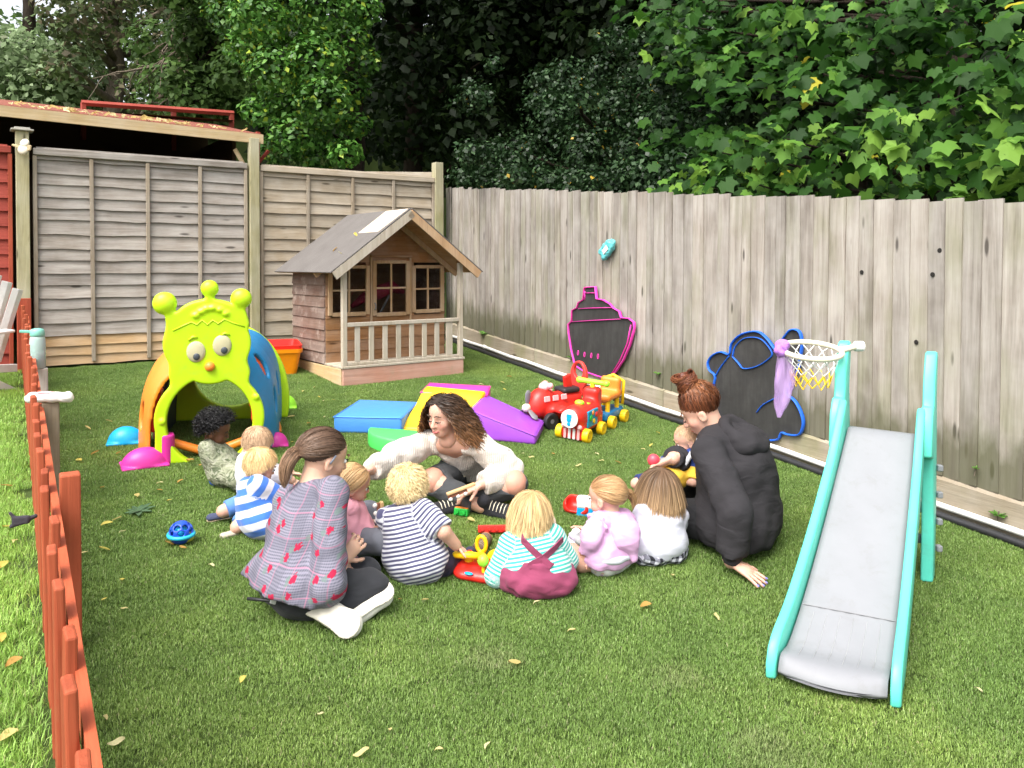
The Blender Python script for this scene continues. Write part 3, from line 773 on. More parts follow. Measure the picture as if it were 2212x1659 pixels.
for i, (a, b, c, d) in enumerate(wins):
    w = ob('door' if i == 1 else 'window', *joinm(box(a-.03, a+.008, VD-.036, VD-.008, c-.02, d+.02, .003), box(b-.008, b+.03, VD-.036, VD-.008, c-.02, d+.02, .003),
           box(a+.008, b-.008, VD-.034, VD-.008, c-.03, c+.006, .003), box(a+.008, b-.008, VD-.034, VD-.008, d-.006, d+.025, .003)), M_housetrim, ph)
    mx = (a+b)/2; mz = (c+d)/2
    ob('glazing_bar', *box(mx-.009, mx+.009, VD-.028, VD-.010, c+.006, d-.006, .002), M_housetrim, w)
    ob('glazing_bar', *box(a+.008, b-.008, VD-.026, VD-.011, mz-.009, mz+.009, .002), M_housetrim, w)
    for xa, xb in ((a+.008, mx-.009), (mx+.009, b-.008)):
        for za, zb_ in ((c+.006, mz-.009), (mz+.009, d-.006)): ob('pane', *box(xa, xb, VD-.018, VD-.015, za, zb_), M_glass, w)
    if i == 1:
        ob('frame_post', *box(a-.05, a-.032, VD-.030, VD-.008, PL+.01, d+.05, .003), M_housetrim, w)
        ob('frame_post', *box(b+.032, b+.05, VD-.030, VD-.008, PL+.01, d+.05, .003), M_housetrim, w)
        ob('lintel', *box(a-.05, b+.05, VD-.045, VD-.010, d+.052, d+.07, .003), M_house, w)
        ob('handle', *tube([(a-.016, VD-.04, .62), (a-.016, VD-.06, .63), (a-.016, VD-.06, .67), (a-.016, VD-.04, .68)], .006, 6), GREYP, w)
# things stored inside, seen dimly through the panes
st = thing('toy_pram', 'dark red folded toy behind the playhouse panes', 'toy', ph.matrix_world @ Vector((.62, VD+.35, PL)) if False else Vector((B0.x, B0.y, B0.z))+hu*.62+Vector((-hu.y, hu.x, 0))*(VD+.25)+Vector((0,0,PL)), math.atan2(hu.y, hu.x))
ob('hood', *tube([(-.25,0,.48),(-.12,0,.56),(.02,0,.60),(.18,0,.66),(.3,0,.6)], [.02,.05,.07,.06,.02], 8), plastic('dark_red_cloth', (.28,.015,.05), .7), st, smooth=True)
ob('leg', *cylm((-.2,0,0), (.15,0,.58), .012), GREYP, st); ob('leg', *cylm((.2,0,0), (-.1,0,.56), .012), GREYP, st)
# roof: two pitched boards with felt, rafters and barge boards
for sgn in (-1, 1):
    xe = mid + sgn*(mid+OH); ze = AP-slope*(mid+OH)
    nrm = Vector((sgn*slope, 0, 1)).normalized()
    def slab(t0, t1, y0, y1, xa=mid, za=AP, xb=xe, zb_=ze):
        V = []
        for tt in (t0, t1):
            for (x, z) in ((xa, za), (xb, zb_)):
                for y in (y0, y1): V.append((x+nrm.x*tt, y, z+nrm.z*tt))
        f = [(0,1,3,2),(4,6,7,5),(0,4,5,1),(2,3,7,6),(0,2,6,4),(1,5,7,3)]
        return V, (f if sgn > 0 else [q[::-1] for q in f])
    rf = ob('roof', *slab(.0, .016, RFy0+.012, RFy1), M_roofinside, ph)
    ob('felt', *slab(.018, .026, RFy0-.006, RFy1+.01, mid-sgn*.004, AP+.004, xe+sgn*.012, ze-slope*.012), M_felt, rf)
    bg_ = ob('barge_board', *slab(-.058, .014, RFy0-.008, RFy0+.010), M_rail if sgn < 0 else M_housetrim, rf)
    ob('rafter', *slab(-.045, -.002, VD-.06, VD-.035), M_housetrim, rf)
ob('patch', *[(lambda V: (V, [(0,1,2,3),(7,6,5,4),(0,4,5,1),(1,5,6,2),(2,6,7,3),(3,7,4,0)]))([(mid-x, y, AP+.031-slope*x+zz) for zz in (0, .005) for x, y in ((.02,RFy0+.02),(.30,RFy0+.05),(.30,RFy0+.42),(.02,RFy0+.42))])][0], wood('bare_ply_patch', [(.2, (.55,.42,.28)), (.5, (.68,.55,.40)), (.8, (.74,.62,.48))], 'y', knots=False, vary=.05), ph)
# veranda posts, rail, balusters
for x in (.022, HW-.022): ob('veranda_post', *bevel_mesh(box(x-.022, x+.022, -.006, .036, PL+.008, EZ+slope*.02-.02), .004, 1), M_rail, ph)
ob('hand_rail', *bevel_mesh(box(.045, HW-.045, -.004, .032, .50, .535), .004, 1), M_rail, ph)
ob('bottom_rail', *bevel_mesh(box(.045, HW-.045, .0, .028, PL+.009, PL+.034), .004, 1), M_rail, ph)
for i in range(8):
    x = .045+(HW-.09)*(i+.75)/8.5; wv = .024 if i < 7 else .036
    ob('baluster', *bevel_mesh(box(x-wv, x+wv, .006, .020, PL+.035, .499), .003, 1), M_rail, ph, rot=(0,0,0))

# ============================================================ CATERPILLAR TUNNEL
ca = G(350, 1000); cb = G(552, 990); cu = Vector((cb.x-ca.x, cb.y-ca.y, 0)); cmid = (ca+cb)/2
ct = thing('caterpillar_tunnel', 'lime caterpillar play tunnel with antennae, face and open mouth', 'play tunnel', Vector((cmid.x, cmid.y, gz(cmid.x, cmid.y))), math.atan2(cu.y, cu.x), tilt=True)
U_ = lambda px: (px-447)*.00289
Z_ = lambda py: (998-py)*.002727
def e2(cx, cz, rx, rz_):
    def f(x, z):
        a, b = (x-cx)/rx, (z-cz)/rz_; k0 = np.sqrt(a*a+b*b); k1 = np.sqrt((a/rx)**2+(b/rz_)**2)+1e-9; return k0*(k0-1)/k1
    return f
def smn(a, b, k):
    h = np.clip(.5+.5*(b-a)/k, 0, 1); return b*(1-h)+a*h-k*h*(1-h)
def seg2(ax_, az, bx, bz, r1, r2):
    def f(x, z):
        dx, dz = bx-ax_, bz-az; tt = np.clip(((x-ax_)*dx+(z-az)*dz)/(dx*dx+dz*dz), 0, 1)
        return np.hypot(x-ax_-tt*dx, z-az-tt*dz)-(r1+(r2-r1)*tt)
    return f
def face2(x, z):
    d = e2(U_(448), Z_(905), U_(553)-U_(448), .285)(x, z)
    d = np.minimum(d, np.maximum(np.abs(x)-(U_(552)-U_(447))*.97, np.abs(z-.12)-.14))
    d = smn(d, e2(U_(447), Z_(805), .222, .13)(x, z), .05)
    d = smn(d, e2(U_(442), Z_(742), .240, .205)(x, z), .05)
    d = smn(d, e2(U_(446), Z_(690), .19, .12)(x, z), .05)
    for q in (seg2(U_(385), Z_(705), U_(366), Z_(668), .06, .014), seg2(U_(500), Z_(695), U_(505), Z_(655), .06, .014), seg2(U_(446), Z_(680), U_(445), Z_(630), .035, .012)): d = smn(d, q(x, z), .03)
    op = e2(U_(448), Z_(910), .236, .262)(x, z); chin = e2(U_(447), Z_(792), .145, .10)(x, z)
    op = np.maximum(op, -chin+.0)
    return np.maximum(d, -op)
def face3(P):
    d2 = face2(P[...,0], P[...,2]); w = np.stack([d2+.012, np.abs(P[...,1])-.030+.012], -1)
    return np.minimum(w.max(-1), 0)+np.sqrt((np.maximum(w, 0)**2).sum(-1))-.012
prims = [custom((-.36,-.04,-.02), (.36,.04,1.05), face3)]
for px, py, r in ((362,656,.066), (445,624,.050), (505,645,.060)): prims.append(ell((U_(px), .0, Z_(py)), (r, r*.8, r), k=.015))
for px, py in ((430,672),(440,666),(452,664),(465,668),(476,676),(420,680)): prims.append(ell((U_(px), -.015, Z_(py)), (.028,.03,.022), k=.008))
for px, py in ((345+14,870+36),(537,858)): prims.append(ell((U_(px), -.03, Z_(py)), (.02,.012,.02), k=.004))
prims.append(plane((0,0,.0), (0,0,-1)))
V, F = sdf_mesh(prims, .0075); ob('head_panel', V, F, LIME, ct, smooth=True)
for px, py in ((421,765),(470,752)):
    e = ob('eye', *ellip((U_(px), -.032, Z_(py-8)), (.052,.014,.062), 18, 12), plastic('aged_cream', (.50,.46,.28), .45), ct, smooth=True)
    ob('pupil', *ellip((U_(px)+(.004 if px < 440 else .012), -.044, Z_(py+2)), (.019,.008,.021), 12, 8), plastic('slate_pupil', (.05,.06,.07), .4), e, smooth=True)
ob('nose', *ellip((U_(447), -.035, Z_(789)), (.029,.03,.029), 16, 12), ORANGE, ct, smooth=True)
for a, b in (((407,733),(424,727)), ((467,723),(484,722))):
    p, q = a, b; ob('eyebrow', *tube([(U_(p[0]), -.03, Z_(p[1])), (U_((p[0]+q[0])/2), -.034, Z_((p[1]+q[1])/2-5)), (U_(q[0]), -.03, Z_(q[1]))], [.006,.009,.006], 8), LIME, ct, smooth=True)
zig = [(378,712),(400,700),(412,694),(422,700),(432,690),(442,700),(452,690),(462,698),(474,688),(490,696),(512,704)]
ob('hair_ridge', *tube([(U_(x), -.029, Z_(y)) for x, y in zig], .006, 6), LIME, ct, smooth=True)
def shell(sgn, y0, y1, rx, rz_, holes, x0=0.0):
    def fn(P):
        x, y, z = P[...,0]-x0, P[...,1], P[...,2]
        if y0 < .1: sw_ = .775+.225*np.sin(np.clip((y-y0)/.28, 0, 1)*math.pi/2); x = x/sw_; z = z/(.84+.16*(sw_-.775)/.225)
        q = ((np.abs(x)/rx)**3+(np.abs(z)/rz_)**3)**(1/3)+1e-6; g = np.sqrt((x*x/rx**3)**2+(z*z/rz_**3)**2)/q**2+1e-3
        d = np.abs((q-1)/g)-.016
        d = np.maximum(d, np.maximum(y0-y, y-y1)); d = np.maximum(d, -sgn*x+.003); return np.maximum(d, -z)
    pr = [custom((x0-rx-.03, y0-.01, -.01), (x0+rx+.03, y1+.01, rz_+.03), fn, k=0)]
    for yy, zz in holes: pr.append(ell((x0+sgn*rx*math.sqrt(max(.05, 1-(zz/rz_)**2)), yy, zz), (.12, .045, .085), k=.01, op='s'))
    V, F = sdf_mesh(pr, .012); V = V.copy(); V[:,0] += .09*(V[:,1]-.03); return V, F
AXS = -.02
ob('side_shell', *shell(-1, .035, .46, .410, .66, [(.17,.24),(.30,.44)], AXS), ORANGE, ct, smooth=True)
ob('side_shell', *shell(1, .035, .46, .365, .66, [(.30,.28),(.24,.5)], AXS), BLUEP, ct, smooth=True)
ob('side_shell', *shell(-1, .475, .90, .375, .64, [(.6,.3)], AXS), PINKF, ct, smooth=True)
ob('side_shell', *shell(1, .475, .90, .345, .64, [(.7,.3)], AXS), BLUEP, ct, smooth=True)
ob('inner_lining', *shell(1, .04, .45, .345, .63, [], AXS), REDO, ct, smooth=True)
ob('inner_lining', *shell(-1, .48, .88, .345, .61, [], AXS), NAVYP, ct, smooth=True)
ob('inner_block', *bevel_mesh(box(-.36,-.30,.28,.42,.10,.36), .015, 2), REDP, ct, smooth=False)
ob('threshold', *tube([(.27*math.cos(a)+AXS+.02, .06+.02*math.sin(a), .02+.10*abs(math.cos(a))) for a in np.linspace(math.pi, 0, 11)], .028, 8, flat=.9), ORANGE, ct, smooth=True)
def ring3(P):
    x, z = P[...,0]-AXS, P[...,2]; d = np.maximum(e2(0, .12, .41, .56)(x, z), -e2(.02, .34, .25, .245)(x, z)); w = np.stack([d+.01, np.abs(P[...,1]-.925)-.028+.01], -1)
    return np.minimum(w.max(-1), 0)+np.sqrt((np.maximum(w, 0)**2).sum(-1))-.01
V, F = sdf_mesh([custom((-.46,.88,0), (.42,.97,.72), ring3), plane((0,0,0), (0,0,-1))], .012); V[:,0] += .09*(V[:,1]-.03); ob('tail_panel', V, F, LIME, ct, smooth=True)
def foot_dome(px, py, mat, rx, ry, rz_, yaw=0):
    p = G(px, py); l = inv(ct, [p])[0]
    V, F = sdf_mesh([ell((0,0,0), (rx,ry,rz_)), rbx((0,0,.008), (rx*1.02,ry*1.02,.008), .006, k=.004), plane((0,0,0), (0,0,-1))], .009)
    return ob('foot', V, F, mat, ct, smooth=True, loc=(l.x, l.y, .0), rot=(0,0,yaw))
f = foot_dome(312, 1005, PINKF, .125, .085, .105, R(15)); V, F = sdf_mesh([cap((.12,.0,.0), (.12,0,.17), .042, k=.01, fl=((0,1,0), 1.0)), plane((0,0,.17), (0,0,1)), plane((0,0,0), (0,0,-1))], .008); ob('ankle', V, F, PINKF, f, smooth=True)
f = foot_dome(272, 955, SKYP, .105, .08, .10, R(5)); ob('ankle', *box(.085,.10,-.02,.05,0,.16,.004), SKYP, f)
foot_dome(613, 880, LIMEG, .095, .075, .10); foot_dome(583, 930, ORANGE, .075, .07, .105); foot_dome(598, 962, PINKF, .07, .06, .085)

# ============================================================ ORANGE TUB
p = G(607, 803); tb = thing('storage_tub', 'orange plastic tub with a red tub nested inside beside playhouse', 'tub', p, math.atan2(hu.y, hu.x)-.25, tilt=True)
def frust(w0, d0, w1, d1, z0, z1, r=.05, n=5, wall=.006):
    def rr(w, d, rad):
        o = []
        for cx, cy, a0 in ((w-rad, d-rad, 0), (-w+rad, d-rad, 90), (-w+rad, -d+rad, 180), (w-rad, -d+rad, 270)):
            for i in range(n): a = R(a0+90*i/(n-1)); o.append((cx+rad*math.cos(a), cy+rad*math.sin(a)))
        return o
    loops = [(rr(w0, d0, r), z0), (rr(w1, d1, r), z1-.035), (rr(w1+.012, d1+.012, r), z1-.033), (rr(w1+.014, d1+.014, r), z1), (rr(w1-wall, d1-wall, r), z1), (rr(w0-wall, d0-wall, r), z0+.01)]
    V = []; F = []; m = 4*n
    for L, z in loops: V += [(x, y, z) for x, y in L]
    for i in range(len(loops)-1):
        for k in range(m): F.append((i*m+k, i*m+(k+1)%m, (i+1)*m+(k+1)%m, (i+1)*m+k))
    F.append(tuple(range(m))[::-1]); F.append(tuple(range((len(loops)-1)*m, len(loops)*m)))
    return V, F
ob('outer_tub', *frust(.125,.14,.155,.175,0,.235), ORTUB, tb); ob('inner_tub', *frust(.11,.125,.150,.170,.06,.268), REDTUB, tb)

# ============================================================ SOFT PLAY BLOCKS
def soft(label, corners, mat, hts, h0=0.0, bev=.018):
    """corners: top corners (px,py,height) in order; stands on the lawn"""
    P = [G(px, py, h) for px, py, h in corners]; c = sum(P, Vector())/len(P); c = Vector((c.x, c.y, gz(c.x, c.y)))
    t = thing('soft_play_block', label, 'soft block', c)
    n = len(P); top = [p-c for p in P]; bot = [Vector((p.x, p.y, gz(p.x, p.y)))-c for p in P]
    V = bot+top; F = [tuple(range(n))[::-1], tuple(range(n, 2*n))]+[(i,(i+1)%n,n+(i+1)%n,n+i) for i in range(n)]
    m = bevel_mesh((V, F), bev, 3); o = ob('foam_body', *m, mat, t, smooth=True)
    o.data.polygons.foreach_set('use_smooth', np.ones(len(o.data.polygons), dtype=bool))
    ring = [v+Vector((0,0,-.006)) for v in top]
    cc = sum(ring, Vector())/n; ob('seam', *tube([cc+(v-cc)*1.004 for v in ring], .0035, 5, closed=True), mat, t, smooth=True)
    return t
soft('blue vinyl soft play block lying flat left of the yellow slide', [(720,899,.115),(868,902,.115),(903,868,.115),(777,863,.115)], V_blue, .115)
soft('pink vinyl soft play block at the back of the soft play set', [(908,846,.21),(1052,853,.21),(1060,833,.21),(928,826,.21)], V_pink, .21)
soft('purple vinyl wedge sloping down to the right', [(1014,884,.20),(1157,941,.065),(1175,909,.065),(1048,851,.20)], V_pur, .2)
# yellow wave ramp
a0 = G(866, 928, .02); b0 = G(1000, 936, .02); a1 = G(922, 838, .215); b1 = G(1050, 850, .215)
c = (a0+b1)/2; c = Vector((c.x, c.y, gz(c.x, c.y))); yw = thing('soft_play_block', 'yellow vinyl wave ramp behind the woman in the cream cardigan', 'soft block', c)
V = []; F = []; N = 20
for i in range(N+1):
    tt = i/N; h = .035+.18*(.5-.5*math.cos(math.pi*min(1, tt*1.15)))+.018*math.sin(tt*math.pi*2.5)
    for A_, B_ in ((a0, a1), (b0, b1)):
        q = A_+(B_-A_)*tt; V += [(q.x-c.x, q.y-c.y, gz(q.x, q.y)+h-c.z), (q.x-c.x, q.y-c.y, gz(q.x, q.y)-c.z)]
for i in range(N):
    a = i*4; b = a+4; F += [(a,b,b+2,a+2)[::-1], (a,a+1,b+1,b)[::-1], (a+2,b+2,b+3,a+3)[::-1], (a+1,a+3,b+3,b+1)[::-1]]
F += [(0,2,3,1)[::-1], (N*4,N*4+1,N*4+3,N*4+2)[::-1]]
ob('foam_body', *bevel_mesh((V, F), .014, 3, 50), V_yel, yw, smooth=True)
# green half disc
g0 = G(797, 921, .10); g1 = G(985, 934, .10); gm = (g0+g1)/2; gd = (g1-g0); gd.z = 0; gl = gd.length; gd.normalize(); gn = Vector((gd.y, -gd.x, 0))
gr = thing('soft_play_block', 'green vinyl half disc soft block beside the outstretched cream sleeve', 'soft block', Vector((gm.x, gm.y, gz(gm.x, gm.y))), math.atan2(gd.y, gd.x), tilt=True)
pts = [(gl/2*math.cos(a), -.25*math.sin(a)) for a in np.linspace(0, math.pi, 22)]
ob('foam_body', *bevel_mesh(prism(pts[::-1], 0, .10), .015, 3, 40), V_grn, gr, smooth=True)

# ============================================================ CHALKBOARDS ON THE FENCE
def fence_board(name, label, outline, mat, line_mat, lines, ovals, r=.010, out=.034, rounded=False):
    s0 = fence_px(sum(p[0] for p in outline)/len(outline), out); o = W1+RU*s0+RN*out
    zz0 = min(AT(px, py, (W1+RU*fence_px(px, out)+RN*out).y).z for px, py in outline)
    t = thing(name, label, 'chalkboard', Vector((o.x, o.y, zz0)), math.atan2(RU.y, RU.x))
    def loc(px, py):
        s_ = fence_px(px, out); p = W1+RU*s_+RN*out; return (s_-s0, AT(px, py, p.y).z-zz0)
    def catm(L, closed):
        o = []; n_ = len(L)
        for i in range(n_ if closed else n_-1):
            g_ = lambda k: L[k % n_] if closed else L[max(0, min(n_-1, k))]
            p0, p1, p2, p3 = g_(i-1), g_(i), g_(i+1), g_(i+2)
            for u in (0, .25, .5, .75): o.append(tuple(.5*(2*p1[k]+(p2[k]-p0[k])*u+(2*p0[k]-5*p1[k]+4*p2[k]-p3[k])*u*u+(3*p1[k]-p0[k]-3*p2[k]+p3[k])*u**3) for k in (0, 1)))
        return o if closed else o+[L[-1]]
    if rounded: outline = catm(outline, True); lines = [catm(L, False) for L in lines]
    pl = [loc(*p) for p in outline]
    V = [(x, FSIDE*dy, z) for dy in (0, .012) for x, z in pl]; n = len(pl)
    F = [tuple(range(n)), tuple(range(n, 2*n))[::-1]]+[(i, n+i, n+(i+1)%n, (i+1)%n) for i in range(n)]
    bm = bmesh.new(); vv = [bm.verts.new(v) for v in V]; [bm.faces.new([vv[i] for i in f]) for f in F]; bmesh.ops.recalc_face_normals(bm, faces=bm.faces)
    me = bpy.data.meshes.new('panel'); bm.to_mesh(me); bm.free(); me.materials.append(mat); po = inst('panel', me, t)
    def smooth_path(pp, closed):
        return [(x, FSIDE*.014, z) for x, z in pp]
    ob('painted_border', *tube(smooth_path(pl, True), r, 6, closed=True, flat=.35), line_mat, po, smooth=True)
    for L in lines: ob('painted_line', *tube(smooth_path([loc(*p) for p in L], False), r*.7, 6, flat=.3), line_mat, po, smooth=True)
    for px, py in ovals:
        x, z = loc(px, py); ob('painted_porthole', *tube([(x+.010*math.cos(a), FSIDE*.0145, z+.022*math.sin(a)) for a in np.linspace(0, 2*math.pi, 14)[:-1]], .0045, 6, closed=True, flat=.4), line_mat, po, smooth=True)
    return t
cc = lambda L: [(1088.6+.2734*x, 432+.2734*y) for x, y in L]
ship = cc([(650,690),(735,685),(745,780),(800,790),(850,820),(880,855),(925,880),(940,930),(1000,935),(1040,965),(1045,1010),(1010,1140),(960,1260),(900,1350),(850,1410),(770,1395),(640,1350),(575,1305),(545,1180),(525,1050),(522,980),(548,955),(552,870),(590,850),(600,810),(640,785)])
fence_board('ship_chalkboard', 'black ship shaped chalkboard with pink outline and portholes on fence', ship, M_board, M_pinkline,
    [cc([(550,962),(700,952),(935,940)]), cc([(602,858),(720,853),(865,850)]), cc([(650,735),(735,733)]), cc([(1018,985),(990,1130),(930,1270),(862,1380)]), cc([(652,720),(652,790)])], cc([(597,1207),(648,1220),(702,1228),(755,1235)]), r=.016)
bear = [(1580,765),(1585,742),(1606,722),(1640,716),(1662,732),(1682,757),(1690,741),(1702,723),(1714,712),(1731,716),(1737,740),(1734,770),(1728,800),(1714,828),(1703,848),(1722,865),(1736,890),(1741,915),(1732,938),(1707,938),(1694,934),(1682,950),(1630,945),(1580,925),(1548,885),(1546,840),(1550,812),(1538,800),(1534,783),(1543,768),(1562,760)]
fence_board('bear_chalkboard', 'black teddy shaped chalkboard with blue outline behind basketball hoop', bear, M_board, M_blueline,
    [[(1587,770),(1600,784),(1612,796),(1640,791),(1664,776),(1673,762),(1656,738),(1638,729),(1612,731),(1593,748),(1587,770)], [(1640,890),(1655,873),(1690,855),(1703,848)], [(1551,812),(1560,795),(1580,768)]], [], r=.018, rounded=True)
# wipes packet pinned to the fence
s_ = fence_px(1310, .05); p = W1+RU*s_+RN*.05; wp = thing('wipes_packet', 'crumpled teal and white wipes packet pinned to the board fence', 'packet', Vector((p.x, p.y, AT(1310, 540, p.y).z)), math.atan2(RU.y, RU.x))
V, F = sdf_mesh([rbx((0,0,0), (.085,.028,.055), .02, M=Matrix.Rotation(R(-38), 3, 'Y')), ell((.085,0,.06), (.035,.02,.035), k=.03)], .006, lambda P: wob(P, .006, 55))
ob('packet_body', V, F, plastic('teal_film', (.12,.50,.52), .3), wp, smooth=True)
ob('printed_panel', *bevel_mesh(box(-.03,.045,-.004,.004,-.022,.022), .004, 2), WHITEP, wp, loc=(.012, FSIDE*.030, -.005), rot=(0, R(-38), 0))
# ============================================================ SLIDE WITH HOOP
BL, BR = G(1668, 1470), G(1930, 1532); TLx, TRx = AT(1824, 922, 3.52), AT(1986, 942, 3.43)
c = (BL+BR)/2; c = Vector((c.x, c.y, gz(c.x, c.y)))
sd = thing('slide', 'mint green toddler slide with pale grey chute and basketball hoop', 'slide', c)
BLl, BRl, TLl, TRl = BL-c, BR-c, TLx-c, TRx-c
N = 30
def fh(tt):                                   # height profile of the chute
    return .055*(1-tt) + (1-.06*0)*max(0, (tt-.10)/.90)**1.25*1.0
def chute(sx, tt, dz=0.0):
    bl, br = BLl.copy(), BRl.copy(); bl.z = br.z = 0
    tl, tr_ = TLl, TRl
    A_ = Vector((bl.x+(tl.x-bl.x)*tt, bl.y+(tl.y-bl.y)*tt, 0)); B_ = Vector((br.x+(tr_.x-br.x)*tt, br.y+(tr_.y-br.y)*tt, 0))
    q = A_+(B_-A_)*sx; zt = tl.z+(tr_.z-tl.z)*sx
    f = fh(tt); base = gz(q.x+c.x, q.y+c.y)-c.z
    lip = .045*math.sin(math.pi*sx)*max(0, 1-tt/.06) if tt < .06 else 0
    d = (BRl-BLl); d.z = 0; d.normalize(); back = Vector((d.y, -d.x, 0))
    q = q+back*lip
    z = base*(1-tt)+.05*(1-tt)+zt*f if tt < 1 else zt
    if tt < .035: z -= .045*(1-tt/.035)**2
    return Vector((q.x, q.y, z+dz))
V = []; F = []; M_ = 14
tts = [0,.01,.02,.035]+[.035+.965*i/N for i in range(1, N+1)]
tts = tts+[1.02, 1.03]
def chx(sx, tt, dz=0):
    if tt <= 1: return chute(sx, tt, dz)
    q = chute(sx, 1.0, dz); a = chute(sx, .99, dz); e = (q-a); e.z = 0; e.normalize(); return q+e*(.05 if tt < 1.025 else .09)+Vector((0,0,-.002 if tt < 1.025 else -.03))
for tt in tts:
    for j in range(M_+1):
        sx = .05+.90*j/M_; gro = -.0035 if (j % 2 == 1 and .06 < tt < .93) else 0
        V.append(chx(sx, tt, gro-.012*(1-(2*sx-1)**2)*0))
L_ = len(tts)
for i in range(L_-1):
    for j in range(M_):
        a = i*(M_+1)+j; F.append((a, a+1, a+M_+2, a+M_+1))
nV = len(V)
V += [v+Vector((0,0,-.03 if k >= 4*(M_+1) else -.012)) for k, v in enumerate(V)]
F += [tuple(nV+q for q in f[::-1]) for f in F]
for i in range(L_-1):
    a = i*(M_+1); F.append((a, a+M_+1, nV+a+M_+1, nV+a)); a += M_; F.append((a, nV+a, nV+a+M_+1, a+M_+1))
F.append(tuple(range(M_, -1, -1))+tuple(range(nV, nV+M_+1)))
# the joint across the chute
ch = ob('chute', V, F, LGREY, sd, smooth=True)
ob('chute_joint', *tube([chute(.06+.88*j/10, .28, .0012) for j in range(11)], .0022, 4), GREYP, ch)
for j in range(1, 7):
    sx = .06+.88*j/7; ob('groove', *tube([chute(sx, tt, .0005) for tt in np.linspace(.05, .26, 8)], .0010, 4), plastic('groove_grey', (.33,.33,.34), .5), ch)
for side, sx in ((-1, .0), (1, 1.0)):
    V = []; F = []
    acr = (TRl-TLl); acr.z = 0; acr.normalize(); n0 = 0
    for tt in [0, .02, .05]+list(np.linspace(.08, 1.0, 24)):
        q = chute(sx, tt); up = .075*min(1, (tt+.02)/.12) + (.05*max(0, (tt-.8)/.2)); dn = min(.055, max(.02, q.z-(gz(q.x+c.x, q.y+c.y)-c.z)-.004))
        if tt < .05: dn = q.z-(gz(q.x+c.x, q.y+c.y)-c.z)-.003
        a = q+acr*(side*.006-(.017)); b = q+acr*(side*.006+.017)
        V += [a+Vector((0,0,-dn)), b+Vector((0,0,-dn)), b+Vector((0,0,up)), a+Vector((0,0,up))]; n0 += 1
    for i in range(n0-1):
        a = i*4; b = a+4
        for q in range(4): F.append((a+q, a+(q+1)%4, b+(q+1)%4, b+q))
    F += [(3,2,1,0), tuple((n0-1)*4+q for q in range(4))]
    ob('side_rail', *bevel_mesh((V, F), .008, 2, 40), TEAL, sd, smooth=True)
# upright side frames: from handrail top down to the ladder feet
fwd = (((TLl+TRl)-(BLl+BRl))); fwd.z = 0; fwd.normalize()
acr = (TRl-TLl); acr.z = 0; acr.normalize()
def plate(pts, off, th, mat, name, parent, bev=.01):
    """pts: (along fwd from deck edge, z above c) outline; off: across offset from the chute edge"""
    P = [Vector(off)+fwd*a+Vector((0,0,z)) for a, z in pts]; n = len(P)
    V = [p-acr*th/2 for p in P]+[p+acr*th/2 for p in P]
    F = [tuple(range(n)), tuple(range(n, 2*n))[::-1]]+[(i, n+i, n+(i+1)%n, (i+1)%n) for i in range(n)]
    return ob(name, *bevel_mesh((V, F), bev, 3, 30), mat, parent, smooth=True)
zl_ = AT(1835, 735, 3.66).z-c.z; zr_ = AT(2035, 755, 3.62).z-c.z
for side, e, ztop in ((-1, TLl, zl_), (1, TRl, zr_)):
    off = Vector((e.x, e.y, 0))+acr*side*.030; gzb = gz(off.x+c.x, off.y+c.y)-c.z
    dk_ = e.z
    plate([(-.09,dk_-.10), (-.06,dk_+.03), (.0,dk_+.13), (.045,dk_+.14), (.10,dk_-.02), (.14,gzb+.03), (.20,gzb+.03), (.22,dk_-.05), (.17,dk_+.14), (.19,ztop-.02), (.155,ztop), (.12,ztop-.02), (.065,dk_+.22), (.02,dk_+.19), (-.03,dk_+.12)][0:0] or
          [(-.06,dk_-.08), (.02,dk_-.10), (.05,gzb+.22), (.03,gzb+.0), (.12,gzb+.0), (.17,gzb+.3), (.17,dk_), (.15,dk_+.16), (.19,ztop-.015), (.165,ztop), (.135,ztop-.01), (.07,dk_+.24), (.055,dk_+.16), (.04,dk_+.12), (.01,dk_+.13), (-.04,dk_+.06)], off, .050, TEAL, 'side_frame', sd)
    for i in range(4 if side > 0 else 0):
        q = off+fwd*(.145)+Vector((0,0,gzb+.12+i*.12)); ob('step_end', *bevel_mesh(box(-.012,.012,-.014,.014,-.014,.014), .004, 1), LGREY, sd, loc=q+acr*side*.038)
for i in range(4):
    q0 = Vector((TLl.x, TLl.y, 0))+fwd*.12; q1 = Vector((TRl.x, TRl.y, 0))+fwd*.12; z = gz(q0.x+c.x, q0.y+c.y)-c.z+.14+.14*i
    ob('ladder_step', *cylm(q0+Vector((0,0,z)), q1+Vector((0,0,z)), .022, 8), LGREY, sd, smooth=True)
# hoop
hc = AT(1752, 757, 3.62)-c; hr = .132; hp = AT(1840, 748, 3.66)-c
hoop = ob('hoop', *tube([hc+Vector((hr*math.cos(a), hr*math.sin(a)*.95, hr*math.sin(a)*.20)) for a in np.linspace(0, 2*math.pi, 33)[:-1]], .0125, 10, closed=True), CREAMP, sd, smooth=True)
ob('bracket', *bevel_mesh(joinm(tube([hc+Vector((hr, 0, 0)), hp+Vector((.02,0,0))], .02, 6, flat=.8)), .004, 1), CREAMP, hoop)
ob('bracket_knob', *cylm(hp+Vector((.01,0,0)), hp+Vector((.055,0,0)), .024, 12, bev=.005), WHITEP, hoop, smooth=False)
ncord = 12; H0 = .165
def npt(k, lv):
    rr_ = hr*(1-.42*(lv/5)**.8); a = 2*math.pi*(k+.5*(lv % 2))/ncord; return hc+Vector((rr_*math.cos(a), rr_*math.sin(a)*.95, rr_*math.sin(a)*.20*(1-lv/6)-H0*lv/5-(.004*math.sin(k*3.1+lv))))
